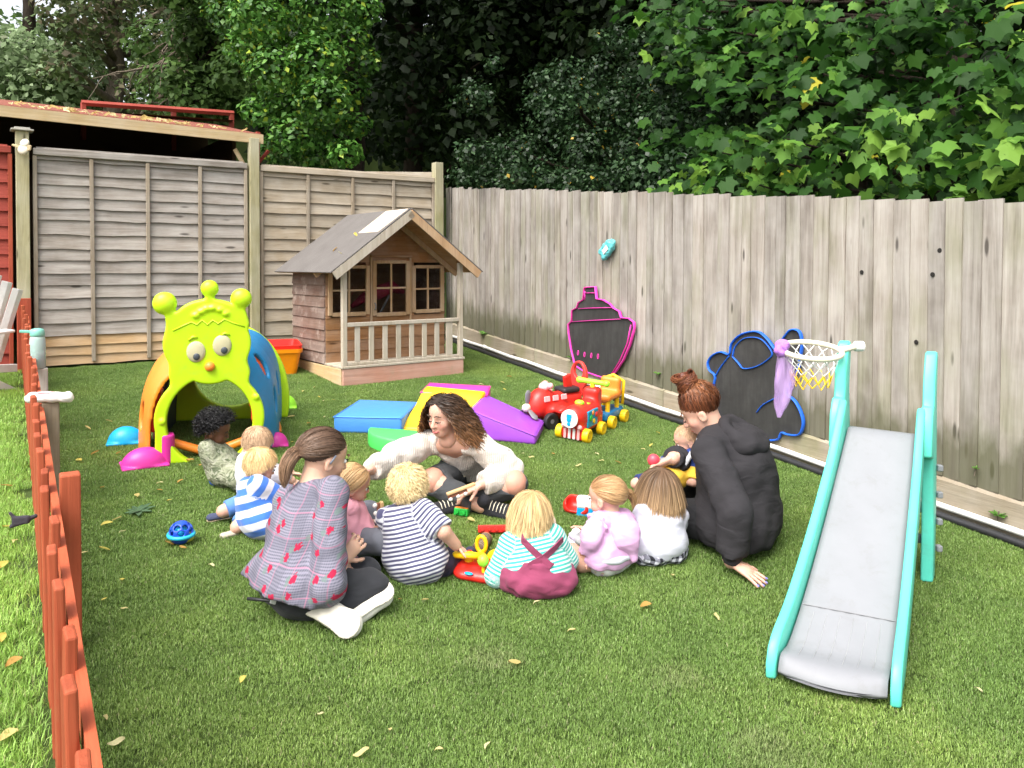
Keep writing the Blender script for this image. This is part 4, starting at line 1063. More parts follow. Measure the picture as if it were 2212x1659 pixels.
for mat, l0, l1 in ((WHITEP, 0, 3), (YELP, 3, 5)):
    ms = []
    for lv in range(l0, l1):
        for k in range(ncord):
            kk = k if lv % 2 == 0 else k
            ms.append(tube([npt(k, lv), npt(k if lv % 2 == 0 else k, lv+1)], .0028, 4)); ms.append(tube([npt(k, lv), npt(k-1 if lv % 2 == 0 else k+1, lv+1)], .0028, 4))
    ob('net', *joinm(*ms), mat, hoop)
# sheer purple scarf hanging from the hoop
t = NT('sheer_lilac_chiffon'); v = t.coord('Object', (30,30,6)); n = t.noise(v, 1.5, 3); t.col(t.mix(n, (.46,.26,.60), (.66,.46,.78))); t.bump(n, .5, .02)
tp = t.new('BsdfTransparent'); mx = t.new('MixShader'); t.l.new(t.math('MULTIPLY_ADD', n, -.35, .72), mx.inputs[0]); t.l.new(t.b.outputs[0], mx.inputs[1]); t.l.new(tp.outputs[0], mx.inputs[2]); t.l.new(mx.outputs[0], t.n['Material Output'].inputs['Surface']); M_scarf = t.fin(.7, .2)
sp = AT(1690, 752, 3.60); sc_ = thing('scarf', 'sheer lilac scarf tied to the basketball hoop', 'scarf', sp)
V = []; F = []; n = 22; m = 18
for i in range(n+1):
    tt = i/n; z = .02-.335*tt; w = .028+.050*math.sin(math.pi*min(1, tt*1.1))**1.2*(.5+.5*tt)
    if tt > .88: w *= (1-tt)/.12*.6+.4
    for j in range(m):
        a = 2*math.pi*j/m; fold = 1+.35*math.sin(3*a+tt*5)+.15*math.sin(5*a-tt*9)
        V.append((w*.62*math.cos(a)*fold+.012*math.sin(tt*3.3)-.01*tt, w*.35*math.sin(a)*fold, z))
for i in range(n):
    for j in range(m): F.append((i*m+j, i*m+(j+1)%m, (i+1)*m+(j+1)%m, (i+1)*m+j))
ob('drape', V, F, M_scarf, sc_, smooth=True)
V, F = sdf_mesh([ell((0,0,.012), (.032,.028,.028)), ell((-.012,-.01,-.01), (.026,.024,.03), k=.01)], .004, lambda P: wob(P, .004, 120)); ob('knot', V, F, fabric('lilac_knot', (.42,.18,.58)), sc_, smooth=True)

# ============================================================ RIDE-ON TOYS
def wheel(parent, c_, r, w, mat, hub, ax=(1,0,0)):
    V, F = sdf_mesh([cap(A3(c_)-A3(ax)*w*.3, A3(c_)+A3(ax)*w*.3, r, cut=.2*w), plane(A3(c_)-A3(ax)*w*.5, -A3(ax)), plane(A3(c_)+A3(ax)*w*.5, A3(ax)), ell(A3(c_)+A3(ax)*w*.55, A3([r*.6]*3)*(1-np.abs(A3(ax)))+A3([w*.18]*3)*np.abs(A3(ax)), k=.003, op='s'), ell(A3(c_)-A3(ax)*w*.55, A3([r*.6]*3)*(1-np.abs(A3(ax)))+A3([w*.18]*3)*np.abs(A3(ax)), k=.003, op='s')], .0055)
    o = ob('wheel', V, F, mat, parent, smooth=True)
    ob('hub', *cylm(A3(c_)-A3(ax)*w*.46, A3(c_)+A3(ax)*w*.46, r*.28, 10), hub, o)
    return o
tf = G(1236, 952); tn = thing('ride_on_train', 'red and blue ride-on toy train with yellow wheels', 'ride-on toy', tf, R(150), tilt=True)
# local y points to the front of the train; the front is at y = 0
V, F = sdf_mesh([rbx((0,-.17,.105), (.075,.17,.05), .02), cap((0,-.02,.165), (0,-.26,.165), .078, .078, k=.02), rbx((0,-.02,.055), (.082,.03,.045), .015, k=.01), rbx((0,-.30,.22), (.06,.05,.10), .03, k=.03)], .008)
ob('engine_body', V, F, REDP, tn, smooth=True)
fd = ob('front_disc', *xf(lathe([(.0,.0),(.058,.0),(.062,.004),(.062,.012),(0,.014)], 22, False), Matrix.Translation((0,.052,.165)) @ Matrix.Rotation(R(-90), 4, 'X')), WHITEP, tn, smooth=False)
ob('printed_figure', *xf(joinm(lathe([(0,0),(.016,0),(.017,.003),(0,.004)], 14, False), tr(lathe([(0,0),(.012,0),(.012,.003),(0,.004)], 12, False), 0, .03, 0), tr(box(-.018,.018,-.035,-.012,0,.003), 0, 0, 0)), Matrix.Translation((0,.067,.16)) @ Matrix.Rotation(R(-90), 4, 'X')), SKYP, fd)
for x in (-.05, -.017, .017, .05): ob('cowcatcher_bar', *bevel_mesh(box(x-.010, x+.010, .012, .020, .015, .09), .003, 1), LPINK if abs(x) > .03 else WHITEP, tn)
for x in (-.06, .06): ob('buffer', *ellip((x, .02, .105), (.017,.02,.017), 12, 8), LPINK, tn, smooth=True)
ob('side_panel', *bevel_mesh(box(.070,.086,-.22,-.06,.085,.20), .006, 2), TURQ, tn); ob('side_panel', *bevel_mesh(box(-.086,-.070,-.22,-.06,.085,.20), .006, 2), TURQ, tn)
for i, (mt, yy, zz, r) in enumerate(((GRNP,-.10,.15,.022), (YELP,-.15,.12,.018), (REDP,-.19,.16,.02), (ORANGE,-.13,.18,.016))):
    for sx in (-1, 1): ob('activity_button', *ellip((sx*.088, yy, zz), (.006, r, r), 12, 8), mt, tn, smooth=True)
ob('dash', *bevel_mesh(box(-.045,.045,-.20,-.10,.235,.262), .010, 2), YELP, tn, rot=(R(10),0,0)); ob('dash_light', *ellip((0,-.09,.245), (.035,.03,.02), 12, 8), LIMEG, tn, smooth=True)
ob('steering_column', *cylm((0,-.29,.28), (0,-.30,.345), .018, 8), YELP, tn)
V, F = sdf_mesh([cap((-.10,-.30,.355), (.10,-.30,.355), .019, k=.005), ell((-.105,-.30,.355), (.024,.024,.024), k=.006), ell((.105,-.30,.355), (.024,.024,.024), k=.006)], .006); ob('handlebar', V, F, LIMEG, tn, smooth=True)
V, F = sdf_mesh([rbx((0,-.56,.085), (.075,.16,.03), .015), rbx((0,-.40,.07), (.03,.06,.018), .01)], .008); ob('wagon_base', V, F, BLUEP, tn, smooth=True)
V, F = sdf_mesh([rbx((0,-.55,.215), (.075,.11,.025), .02), rbx((0,-.63,.27), (.078,.03,.07), .025, k=.03), ell((0,-.48,.21), (.06,.06,.04), k=.02)], .008); ob('wagon_seat', V, F, ORANGE, tn, smooth=True)
for sx in (-.05, .05):
    for yy in (-.47, -.64): ob('seat_post', *cylm((sx,yy,.09), (sx,yy,.22), .018, 8), YELP, tn)
ob('back_trim', *tube([(-.085,-.665,.14),(-.085,-.67,.31),(0,-.675,.345),(.085,-.67,.31),(.085,-.665,.14)], .013, 8), YELP, tn, smooth=True)
for x in (-.10, .10):
    for yy in (-.02, -.26, -.45, -.68): wheel(tn, (x, yy, .047), .047, .045, YELP, YELP)
# red aeroplane ride-on
pp = G(1195, 915); pn = thing('ride_on_plane', 'red ride-on toy aeroplane with grey propeller and black seat', 'ride-on toy', pp, R(128), tilt=True)
V, F = sdf_mesh([cap((0,.16,.15), (0,-.18,.17), .085, .07, k=.03), ell((0,.12,.20), (.08,.10,.08), k=.03), rbx((0,-.02,.10), (.10,.16,.045), .03, k=.03), cap((-.17,.04,.14), (.17,.04,.14), .03, k=.03, fl=((0,1,0), .45))], .009); ob('fuselage', V, F, REDP, pn, smooth=True)
ob('tail_fin', *bevel_mesh(prism([(-.13,.16),(-.10,.34),(-.16,.36),(-.20,.18)], -.015, .015), .008, 2), REDP, pn, rot=(R(90),0,R(90)), loc=(0,.02,0))
for sx in (-1, 1):
    for yy in (.14, .06, -.02): ob('window_sticker', *bevel_mesh(box(-.004,.004,-.028,.028,-.02,.02), .004, 1), LPINK, pn, loc=(sx*.082, yy, .215), rot=(0, R(-sx*12), 0))
pc = ob('propeller_hub', *ellip((0,.26,.15), (.03,.035,.03), 14, 10), CREAMP, pn, smooth=True)
for k in range(3):
    a = R(90+120*k); ob('propeller_blade', *bevel_mesh(tube([(0,.25,.15), (.06*math.cos(a),.25,.15+.06*math.sin(a)), (.10*math.cos(a),.25,.15+.10*math.sin(a)), (.125*math.cos(a),.25,.15+.125*math.sin(a))], [.014,.024,.028,.012], 8, flat=.3), .002, 1), GREYP, pc, smooth=True)
ob('seat', *bevel_mesh(box(-.065,.065,-.20,-.04,.225,.265), .018, 3), BLACKP, pn, smooth=True)
V, F = sdf_mesh([ell((0,.10,.285), (.04,.045,.035)), cap((-.06,.10,.30), (-.035,.10,.285), .014), ell((-.065,.10,.305), (.02,.02,.02)), ell((.03,.07,.29), (.03,.03,.03))], .006); ob('pilot_figure', V, F, LPINK, pn, smooth=True)
def bk(P):
    x, z = P[...,0], P[...,2]; d = np.maximum(e2(0, .33, .085, .115)(x, z), -e2(0, .37, .05, .058)(x, z)); d = np.minimum(d, np.maximum(np.abs(x)-.055, np.abs(z-.25)-.06)); d = np.maximum(d, -e2(0, .37, .05, .058)(x, z))
    return np.maximum(d, np.abs(P[...,1]+.235)-.014)
V, F = sdf_mesh([custom((-.1,-.26,.17), (.1,-.21,.46), bk)], .006); ob('push_handle', V, F, plastic('coral_red_plastic', (.66,.05,.04), .35), pn, smooth=True)
for x in (-.11, .11): wheel(pn, (x, .12, .06), .06, .04, BLACKP, GREYP); wheel(pn, (x, -.13, .06), .06, .04, BLACKP, GREYP)

# ============================================================ SMALL TOYS ON THE GRASS
p = G(1036, 1268); sw = thing('steering_wheel_toy', 'red toy dashboard with yellow steering wheel between two toddlers', 'toy', p+Vector((0,.10,.0)), R(-20), tilt=True)
V, F = sdf_mesh([cap((-.05,-.03,.03), (.05,-.02,.03), .06, k=.02, fl=((0,0,1), 2.1)), ell((.02,.03,.03), (.11,.09,.035), k=.03), ell((-.06,.0,.03), (.07,.06,.03), k=.02), plane((0,0,0), (0,0,-1))], .006); ob('base', V, F, REDP, sw, smooth=True)
rm = Matrix.Translation((-.055,-.0,.085)) @ Matrix.Rotation(R(-24), 4, 'X') @ Matrix.Rotation(R(-8), 4, 'Y')
V, F = sdf_mesh([tor((0,0,0), (0,0,1), .060, .014), cap((-.06,0,0), (.06,0,0), .013, k=.01), cap((0,0,0), (0,-.06,0), .013, k=.01), ell((0,0,.004), (.026,.026,.014), k=.01)], .005); V = np.array([rm @ Vector(v) for v in V]); wl_ = ob('steering_wheel', V, F, YELP, sw, smooth=True)
ob('horn_button', *xf(ellip((0,0,.016), (.013,.013,.008), 12, 8), rm), REDP, wl_, smooth=True)
ob('column', *cylm((-.055,.0,.03), (-.055,0,.085), .02, 10), YELP, sw)
ob('key_loop', *tube([(-.035+.022*math.cos(a), .085, .105+.035*math.sin(a)) for a in np.linspace(0, 2*math.pi, 15)[:-1]], .009, 8, closed=True), YELP, sw, smooth=True)
ob('lever_stem', *cylm((.035,-.055,.04), (.03,-.055,.085), .009, 8, .006), YELP, sw); ob('lever_knob', *ellip((.03,-.055,.102), (.024,.024,.026), 14, 10), LIMEG, sw, smooth=True)
V, F = sdf_mesh([ell((.06,.075,.055), (.065,.03,.05)), ell((.08,.07,.06), (.05,.035,.045), k=.02)], .006); ob('mirror_hump', V, F, YELP, sw, smooth=True)
for q, mt, r in (((.075,.02,.066), SKYP, (.022,.016,.004)), ((.085,-.02,.06), plastic('lilac_sticker', (.45,.25,.62), .4), (.02,.018,.004)), ((.05,.035,.069), WHITEP, (.016,.014,.004)), ((-.02,-.085,.05), SKYP, (.02,.012,.005)), ((.09,-.05,.05), SKYP, (.02,.014,.006))): ob('sticker', *ellip(q, r, 12, 8), mt, sw, smooth=True)
# sensory ball
p = G(385, 1180); bl = thing('sensory_ball', 'blue openwork rattle ball with turquoise band on the grass', 'ball', p+Vector((0,.03,0)), .4, tilt=True)
prm = [ell((0,0,.053), (.052,.052,.052), k=0), ell((0,0,.053), (.044,.044,.044), op='s', k=.002)]
for k in range(6):
    for lv, zz in ((0, .035), (1, .012)):
        a = 2*math.pi*(k+.5*lv)/6; rr_ = math.sqrt(.052**2-zz**2); prm.append(ell((rr_*math.cos(a), rr_*math.sin(a), .053+zz), (.015,.015,.012), k=.003, op='s'))
V, F = sdf_mesh(prm, .0035); ob('lattice_shell', V, F, plastic('royal_blue_plastic', (.012,.07,.52), .3), bl, smooth=True)
ob('band', *tube([(.0525*math.cos(a), .0525*math.sin(a), .045) for a in np.linspace(0, 2*math.pi, 25)[:-1]], .009, 8, closed=True), plastic('cyan_plastic', (.02,.42,.58), .35), bl, smooth=True)
ob('rattle_core', *ellip((0,0,.053), (.03,.03,.03), 12, 8), SKYP, bl, smooth=True); ob('bottom_cap', *ellip((.02,0,.028), (.036,.036,.022), 14, 8), plastic('olive_yellow', (.42,.45,.05), .4), bl, smooth=True)
# building bricks
def brick(px, py, nx, ny, u, mat, label, yaw, tip=0, mat2=None):
    p = G(px, py); t = thing('toy_brick', label, 'toy brick', p+Vector((0,0,.002)), yaw, tilt=True)
    rt = (tip, 0, 0); zz = ny*u/2 if tip else 0
    b = ob('block', *bevel_mesh(box(-nx*u/2, nx*u/2, -ny*u/2, ny*u/2, 0, u*1.15), .004, 2), mat, t, loc=(0,0,zz), rot=rt)
    for i in range(nx):
        for j in range(ny): ob('stud', *xf(lathe([(.0,0),(u*.28,0),(u*.28,u*.25),(u*.24,u*.3),(0,u*.3)], 12, False), Matrix.Translation((-nx*u/2+(i+.5)*u, -ny*u/2+(j+.5)*u, u*1.15))), mat, b, smooth=False)
    if mat2: ob('side_strip', *bevel_mesh(box(-nx*u/2+.002, nx*u/2-.002, ny*u/2, ny*u/2+.003, .004, u*1.1), .001, 1), mat2, b)
    return t
brick(1000, 1112, 2, 1, .036, GRNP, 'green toy brick beside the black canvas shoe', R(-15), R(78), ORANGE)
brick(1062, 1150, 4, 1, .034, REDP, 'long red toy brick lying in the middle of the circle', R(8), R(70))
# woven log shaker
p = G(1040, 1200); lg = thing('log_shaker', 'brown ringed wooden shaker lying on the grass by red toy', 'shaker', p+Vector((.0,.06,.03)), R(-14), tilt=True)
t = NT('ringed_log_wood'); v = t.coord('Object'); y_ = t.sep(v)['Y']; w_ = t.math('SINE', t.math('MULTIPLY', y_, 420)); n = t.noise(v, 40, 4); t.col(t.mix(t.math('MULTIPLY_ADD', w_, .3, n), (.10,.07,.045), (.30,.22,.15))); t.bump(w_, .6, .003)
ob('body', *xf(lathe([(.0,-.065),(.027,-.064),(.031,-.058),(.031,.058),(.027,.064),(0,.065)], 18, False), Matrix.Rotation(R(-90), 4, 'X')), t.fin(.8, .2), lg, smooth=True)
ob('end_cap', *xf(lathe([(0,.060),(.026,.060),(.030,.068),(.022,.078),(0,.08)], 16, False), Matrix.Rotation(R(-90), 4, 'X')), plastic('terracotta_end', (.42,.16,.09), .6), lg, smooth=True)
# red tray toy with white and blue block
p = G(1250, 1112); ty = thing('toy_tray', 'red plastic toy tray on the grass left of the lilac hooded toddler', 'toy', p+Vector((0,.04,0)), R(-20), tilt=True)
V, F = sdf_mesh([rbx((0,0,.04), (.075,.06,.04), .035), rbx((0,-.02,.065), (.055,.045,.045), .03, op='s', k=.006), plane((0,0,0), (0,0,-1))], .006); ob('tray', V, F, REDP, ty, smooth=True)
p = G(1265, 1112); tw = thing('toy_house_block', 'blue and white toy block leaning on the red tray', 'toy', p, R(-8), tilt=True)
ob('base', *bevel_mesh(box(-.045,.06,-.03,.03,0,.045), .004, 2), SKYP, tw); V, F = sdf_mesh([rbx((.005,0,.062), (.052,.032,.02), .008), cap((-.03,0,.082), (.01,0,.082), .02, k=.01)], .005); ob('roof', V, F, WHITEP, tw, smooth=True)
# egg
p = G(1252, 1168); eg = thing('egg_shaker', 'white and mint egg shaker in front of the lilac toddler', 'shaker', p+Vector((0,.02,.0)), 0, tilt=True)
V, F = ellip((0,0,.03), (.04,.03,.03), 18, 12); ob('shell', V, F, WHITEP, eg, smooth=True); ob('mint_end', *ellip((.012,.0,.030), (.0305,.0285,.0285), 18, 12), plastic('mint_end_plastic', (.35,.62,.55), .4), eg, smooth=True)
# leafy sprig
def leafy(name, label, loc, n, L, w, col, lift=.3, cat='plant', group=None):
    t = thing(name, label, cat, loc, random.random()*6, group, tilt=True)
    for i in range(n):
        a = 2*math.pi*i/n+random.uniform(-.3, .3); el = random.uniform(.05, lift); l = L*random.uniform(.7, 1.1); V = []; F = []
        for j in range(6):
            tt = j/5; r_ = l*tt; ww = w*math.sin(math.pi*min(1, .12+tt*.9))**.8; z = .008+r_*math.sin(el)*(1-.5*tt)
            c0 = Vector((r_*math.cos(a), r_*math.sin(a), z)); sd_ = Vector((-math.sin(a), math.cos(a), 0))
            V += [c0-sd_*ww+Vector((0,0,.004)), c0, c0+sd_*ww+Vector((0,0,.004))]
        for j in range(5): F += [(j*3,j*3+1,j*3+4,j*3+3), (j*3+1,j*3+2,j*3+5,j*3+4)]
        cl = np.array(col)*random.uniform(.8, 1.2); o = ob('leaf', V, F, M_leaf, t, smooth=True, attr={'lcol': np.tile(cl, (len(V), 1))})
    return t
leafy('leaf_sprig', 'grey green leafy sprig lying on the grass above the blue ball', G(300, 1108), 11, .085, .014, (.11,.19,.10), .35)
# water bottle on the grey post
bt = thing('water_bottle', 'translucent mint water bottle standing on the short grey post', 'bottle', tC+Vector((-.015,-.01,0)), R(20))
t = NT('frosted_mint_plastic'); t.col((.62,.80,.76)); t.b.inputs['Transmission Weight'].default_value = .55; M_frost = t.fin(.35, .4, IOR=1.25)
BS = 1.0
ob('body', *lathe([(.0,.0),(.040,.0),(.046,.008),(.046,.15),(.043,.19),(.038,.205),(.034,.205),(.040,.19),(.042,.15),(.042,.012),(0,.008)], 24, False), M_frost, bt, smooth=True)
ob('water', *lathe([(0,.010),(.040,.012),(.0405,.13),(0,.13)], 20, False), plastic('pale_water', (.60,.72,.72), .2), bt, smooth=True)
lid = ob('lid', *lathe([(0,.205),(.040,.205),(.043,.21),(.041,.235),(.034,.25),(.015,.255),(0,.255)], 22, False), plastic('mint_lid_plastic', (.19,.50,.40), .4), bt, smooth=True)
ob('carry_strap', *bevel_mesh(box(-.115,-.02,-.010,.010,.222,.240), .004, 2), plastic('mint_lid_plastic', (.19,.50,.40), .4), lid, rot=(0,R(4),0))
# rolled packet on the brown post
rp = thing('rolled_packet', 'white packet with pink and orange print lying on brown post', 'packet', tB+Vector((.01,-.02,.0)), R(8))
V, F = sdf_mesh([cap((-.085,0,.026), (.085,-.01,.026), .030, k=.01, fl=((0,0,1), 1.15)), ell((.09,-.01,.026), (.014,.028,.026), k=.01)], .005, lambda P: wob(P, .003, 70))
ob('wrapper', V, F, fabric('white_wrapper', (.82,.79,.74), rough=.5, folds=.15, sheen=0), rp, smooth=True)
ob('printed_band', *xf(ellip((0,0,0), (.045,.02,.006), 14, 8), Matrix.Translation((-.02,-.008,.051))), plastic('pink_print', (.72,.38,.42), .5), rp, smooth=True); ob('roll_end', *xf(lathe([(0,0),(.02,0),(.018,.004),(0,.005)], 14, False), Matrix.Translation((.098,-.011,.026)) @ Matrix.Rotation(R(90), 4, 'Y')), plastic('orange_print', (.72,.22,.08), .5), rp)
# dark glove hooked on a picket
gl_ = thing('dark_glove', 'small dark grey glove hooked over the picket fence', 'glove', AT(45, 1130, 2.62), R(20))
V, F = sdf_mesh([rbx((0,0,.01), (.026,.008,.014), .006), cap((-.015,0,.015), (-.03,0,.036), .005, k=.006), cap((0,0,.0), (-.028,.0,-.008), .006, k=.006), cap((.02,0,.01), (.04,.01,.016), .007, k=.006)], .0028); ob('cloth', V, F, fabric('dark_glove_cloth', (.045,.04,.05)), gl_, smooth=True)
# white garden chair at the left edge
q = G(8, 920); chx_ = thing('garden_chair', 'white painted slatted garden chair cut off by the left edge', 'chair', q+Vector((-.98,.62,0)), R(-20), tilt=True)
def slat(pts, w, th, name='slat'):
    ob(name, *bevel_mesh(tube(pts, w, 4, flat=th/w), .003, 1), WHITEP, chx_)
for i in range(5): slat([(-.26+.11*i, .42, .30), (-.26+.115*i, .60, .95-.05*abs(i-2))], .05, .014, 'back_slat')
for i in range(5): ob('seat_slat', *bevel_mesh(box(-.30,.30,-.12+.11*i,-.03+.11*i,.34-.02*i,.358-.02*i), .004, 1), WHITEP, chx_)
for x in (-.31, .31):
    ob('arm', *bevel_mesh(prism([(x-.06,-.22),(x+.06,-.22),(x+.05,.45),(x-.05,.45)], .54, .56), .006, 2), WHITEP, chx_)
    ob('leg', *bevel_mesh(prism([(-.18,0),(-.12,0),(-.10,.54),(-.16,.54)], -.014, .014), .003, 1), WHITEP, chx_, loc=(x,0,0), rot=(R(90),0,R(90)))
    ob('leg', *bevel_mesh(prism([(.56,0),(.63,0),(.02,.40),(-.16,.40)], -.012, .012), .003, 1), WHITEP, chx_, loc=(x*.93,0,0), rot=(R(90),0,R(90)))
    ob('side_rail', *bevel_mesh(prism([(-.16,.30),(.5,.22),(.5,.28),(-.16,.37)], -.012, .012), .003, 1), WHITEP, chx_, loc=(x*.97,0,0), rot=(R(90),0,R(90)))
# weeds at the foot of the board fence
for i, (px, py, n_, L, lab) in enumerate([(1422,806,7,.035,'green ivy sprig growing from the fence right of the ship board'), (1235,770,5,.05,'small weed at the fence foot left of the ship board'), (1045,720,6,.06,'leafy weed growing at the fence foot beside the playhouse'), (2165,1108,8,.05,'bright green weed at the fence foot right of the slide'), (2112,1008,5,.022,'tiny green seedling on the board fence right of the slide'), (1510,870,4,.03,'tiny weed at the fence foot behind the bun')]):
    s_ = fence_px(px, .03); q = W1+RU*s_+RN*.04; z = AT(px, py, q.y).z
    w_ = leafy('weed', lab, Vector((q.x, q.y, z-.02)), n_, L, L*.35, (.12,.26,.05), 1.2)
    ob('stem', *tube([(0,0,-.03),(.004,.002,.0),(0,0,.03)], .003, 5), M_twig, w_)
# ============================================================ PEOPLE
AD = dict(hh=.225, sh=.165, cr=.125, wr=.118, hp=.085, pr=.125, ua=.28, fa=.25, ra=(.047,.040,.029), hl=.175, th=.42, sn=.41, rl=(.085,.060,.043), ft=.24, nk=.055, h=.011, kid=False)
TD = dict(hh=.163, sh=.082, cr=.076, wr=.082, hp=.045, pr=.080, ua=.125, fa=.11, ra=(.031,.028,.022), hl=.085, th=.165, sn=.15, rl=(.050,.041,.032), ft=.115, nk=.034, h=.0075, kid=True)
def nrm(v): v = A3(v); return v/max(1e-9, np.linalg.norm(v))
def ik(a, tgt, l1, l2, pole):
    a, tgt = A3(a), A3(tgt); d = tgt-a; L = np.linalg.norm(d); mx_ = (l1+l2)*.995
    if L > mx_: tgt = a+d/L*mx_; L = mx_
    if L < abs(l1-l2)*1.02+1e-4: L = abs(l1-l2)*1.02+1e-4; tgt = a+nrm(d)*L
    u = nrm(tgt-a); x = (l1*l1-l2*l2+L*L)/(2*L); hgt = math.sqrt(max(0, l1*l1-x*x))
    p = A3(pole); p = p-u*(p@u); p = nrm(p); return a+u*x+p*hgt, tgt
def hand_mesh(w, d, n, hl, ts, curl=.35, spread=.12):
    w, d, n = A3(w), nrm(d), A3(n); n = nrm(n-d*(n@d)); s = np.cross(d, n)
    pr = [cap(w-d*.12*hl, w+d*.10*hl, .135*hl, .15*hl, k=.02*hl), cap(w+d*.12*hl, w+d*.42*hl, .185*hl, .205*hl, k=.06*hl, fl=(n, 1.9))]
    for i, fl_ in enumerate((.82, .97, 1.0, .88)):
        off = (i-1.5)*.105*hl*-ts; b = w+d*.47*hl+s*off; dd = nrm(d+s*(i-1.5)*-ts*spread); r = .048*hl; c = curl*(.8+.1*i)
        for L in (.24, .16, .12):
            e = b+dd*L*hl*fl_; pr.append(cap(b, e, r, r*.9, k=.03*hl)); b = e; r *= .9; dd = nrm(dd*math.cos(c)+n*math.sin(c))
    b = w+d*.14*hl+s*ts*.13*hl; dd = nrm(d*.62+s*ts*.72+n*.25); r = .062*hl
    for L in (.22, .17, .12):
        e = b+dd*L*hl; pr.append(cap(b, e, r, r*.86, k=.05*hl)); b = e; r *= .86; dd = nrm(dd*.93+d*.2+n*.18*curl)
    V, F = sdf_mesh(pr, hl/36)
    return V, F, [p for p in pr]
class Person: pass
def make_person(label, loc, yaw, P, skin, head, hyaw=0, hpitch=0, hroll=0, wR=None, wL=None, pR=(.5,-.6,-.5), pL=(-.5,-.6,-.5), aR=None, aL=None, kR=(.8,.5,.12), kL=(-.8,.5,.12),
                hR=None, hL=None, curlR=.35, curlL=.35, torso_w=1.0, limb_w=1.0, tw=0.0, z0=0.0, body_extra=(), arms_bare=1, sh_up=0.0, hide_feet=True, feetdir=None, bulge=.0, legs=True, KR=None, KL=None, ER=None, EL=None):
    q = Person(); q.P = dict(P); P = q.P
    q.t = thing('person', label, 'person', Vector(loc)+Vector((0,0,z0)), yaw, tilt=True)
    M = (Matrix.Translation(q.t.location) @ q.t.rotation_euler.to_matrix().to_4x4()).inverted()
    q.y = loc[1]
    def W(a):
        if a is None: return None
        if len(a) == 4 and a[3] == 'l': return A3(a[:3])
        return A3(M @ AT(a[0], a[1], q.y+a[2]))
    q.W = W
    s = torso_w
    q.hc = W(head); hh = P['hh']
    Rm = (Matrix.Rotation(hyaw, 3, 'Z') @ Matrix.Rotation(-hpitch, 3, 'X') @ Matrix.Rotation(hroll, 3, 'Y')); q.Rm = np.array(Rm)
    hf = lambda v: q.hc+q.Rm@(A3(v)*hh); q.hf = hf
    q.pel = A3((0,0,P['pr']*s*.93)); q.neck = hf((0,-.12,-.46))-A3((0,0,hh*(.08 if P['kid'] else .16)))
    up = nrm(q.neck-q.pel); q.up = up; L = np.linalg.norm(q.neck-q.pel)
    q.chest = q.pel+up*L*.60+A3((0,-1,0))*(.03+bulge)*L
    lat = nrm(A3((math.cos(tw), math.sin(tw), 0))-up*(up[0]*math.cos(tw)+up[1]*math.sin(tw))); q.lat = lat
    fwd = nrm(np.cross(up, lat)); q.fwd = fwd
    sc_ = q.neck-nrm(q.neck-q.chest)*L*.10+A3((0,0,sh_up)); q.sh = {1: sc_+lat*P['sh']*s, -1: sc_-lat*P['sh']*s}
    q.hip = {1: q.pel+A3((1,0,0))*P['hp']*s, -1: q.pel-A3((1,0,0))*P['hp']*s}
    q.el = {}; q.wr = {}; q.kn = {}; q.an = {}
    for sd_, w, po in ((1, wR, pR), (-1, wL, pL)):
        tg = W(w) if w is not None else q.sh[sd_]+A3((sd_*.03, .10, -.16))*(P['ua']/.125)
        q.el[sd_], q.wr[sd_] = ik(q.sh[sd_], tg, P['ua'], P['fa'], po)
        ee = ER if sd_ == 1 else EL
        if ee is not None: q.el[sd_] = W(ee); q.wr[sd_] = tg
    for sd_, a, po in ((1, aR, kR), (-1, aL, kL)):
        tg = W(a) if a is not None else A3((sd_*.05, .2, .04))
        tg[2] = max(tg[2], P['rl'][2]*1.05)
        q.kn[sd_], q.an[sd_] = ik(q.hip[sd_]-A3((0,0,P['pr']*.25)), tg, P['th'], P['sn'], po)
        kk_ = KR if sd_ == 1 else KL
        if kk_ is not None: q.kn[sd_] = W(kk_); q.an[sd_] = tg
        q.kn[sd_][2] = max(q.kn[sd_][2], P['rl'][1]*1.05)
    ra, rl = [r*limb_w for r in P['ra']], [r*limb_w for r in P['rl']]; q.ra, q.rl = ra, rl
    # ---- body (skin): torso, limbs, then finer head and hands in the same mesh
    pr = q.torso(0) if False else torso(q, 0, s)
    for sd_ in (1, -1):
        pr += [cap(q.sh[sd_], q.el[sd_], ra[0], ra[1], k=.02), cap(q.el[sd_], q.wr[sd_], ra[1], ra[2], k=.012)]
        if legs: pr += [cap(q.hip[sd_], q.kn[sd_], rl[0]*.95, rl[1], k=.03), cap(q.kn[sd_], q.an[sd_], rl[1], rl[2], k=.015)]
    pr += list(body_extra)
    pr.append(cap(q.neck-up*.03, hf((0,-.1,-.2)), P['nk']*1.1, P['nk'], k=.02))
    ms = [sdf_mesh(pr, P['h'])]
    hp = head_prims(q); V, F = sdf_mesh(hp, hh/38); ms.append((V, F)); hn = len(ms[0][0]); hV = V
    q.hand = {}
    for sd_, hd, cu in ((1, hR, curlR), (-1, hL, curlL)):
        if hd == 0: continue
        d = nrm(q.wr[sd_]-q.el[sd_]); n = A3((-sd_*.4, 0, -1))
        if hd is not None:
            d, n = nrm(hd[0]), A3(hd[1])
            if len(hd) == 3: m3i = q.t.rotation_euler.to_matrix().inverted(); d, n = nrm(m3i @ Vector(d)), A3(m3i @ Vector(n))
        V2, F2, _ = hand_mesh(q.wr[sd_]+d*.0, d, n, P['hl'], -1 if (sd_ == 1) else 1, cu); ms.append((V2, F2)); q.hand[sd_] = (d, nrm(n))
    V, F = merge(*ms)
    tint = np.ones((len(V), 3), np.float32)
    loc_ = (V-q.hc)@q.Rm/hh; inh = np.zeros(len(V), bool); inh[hn:hn+len(hV)] = True
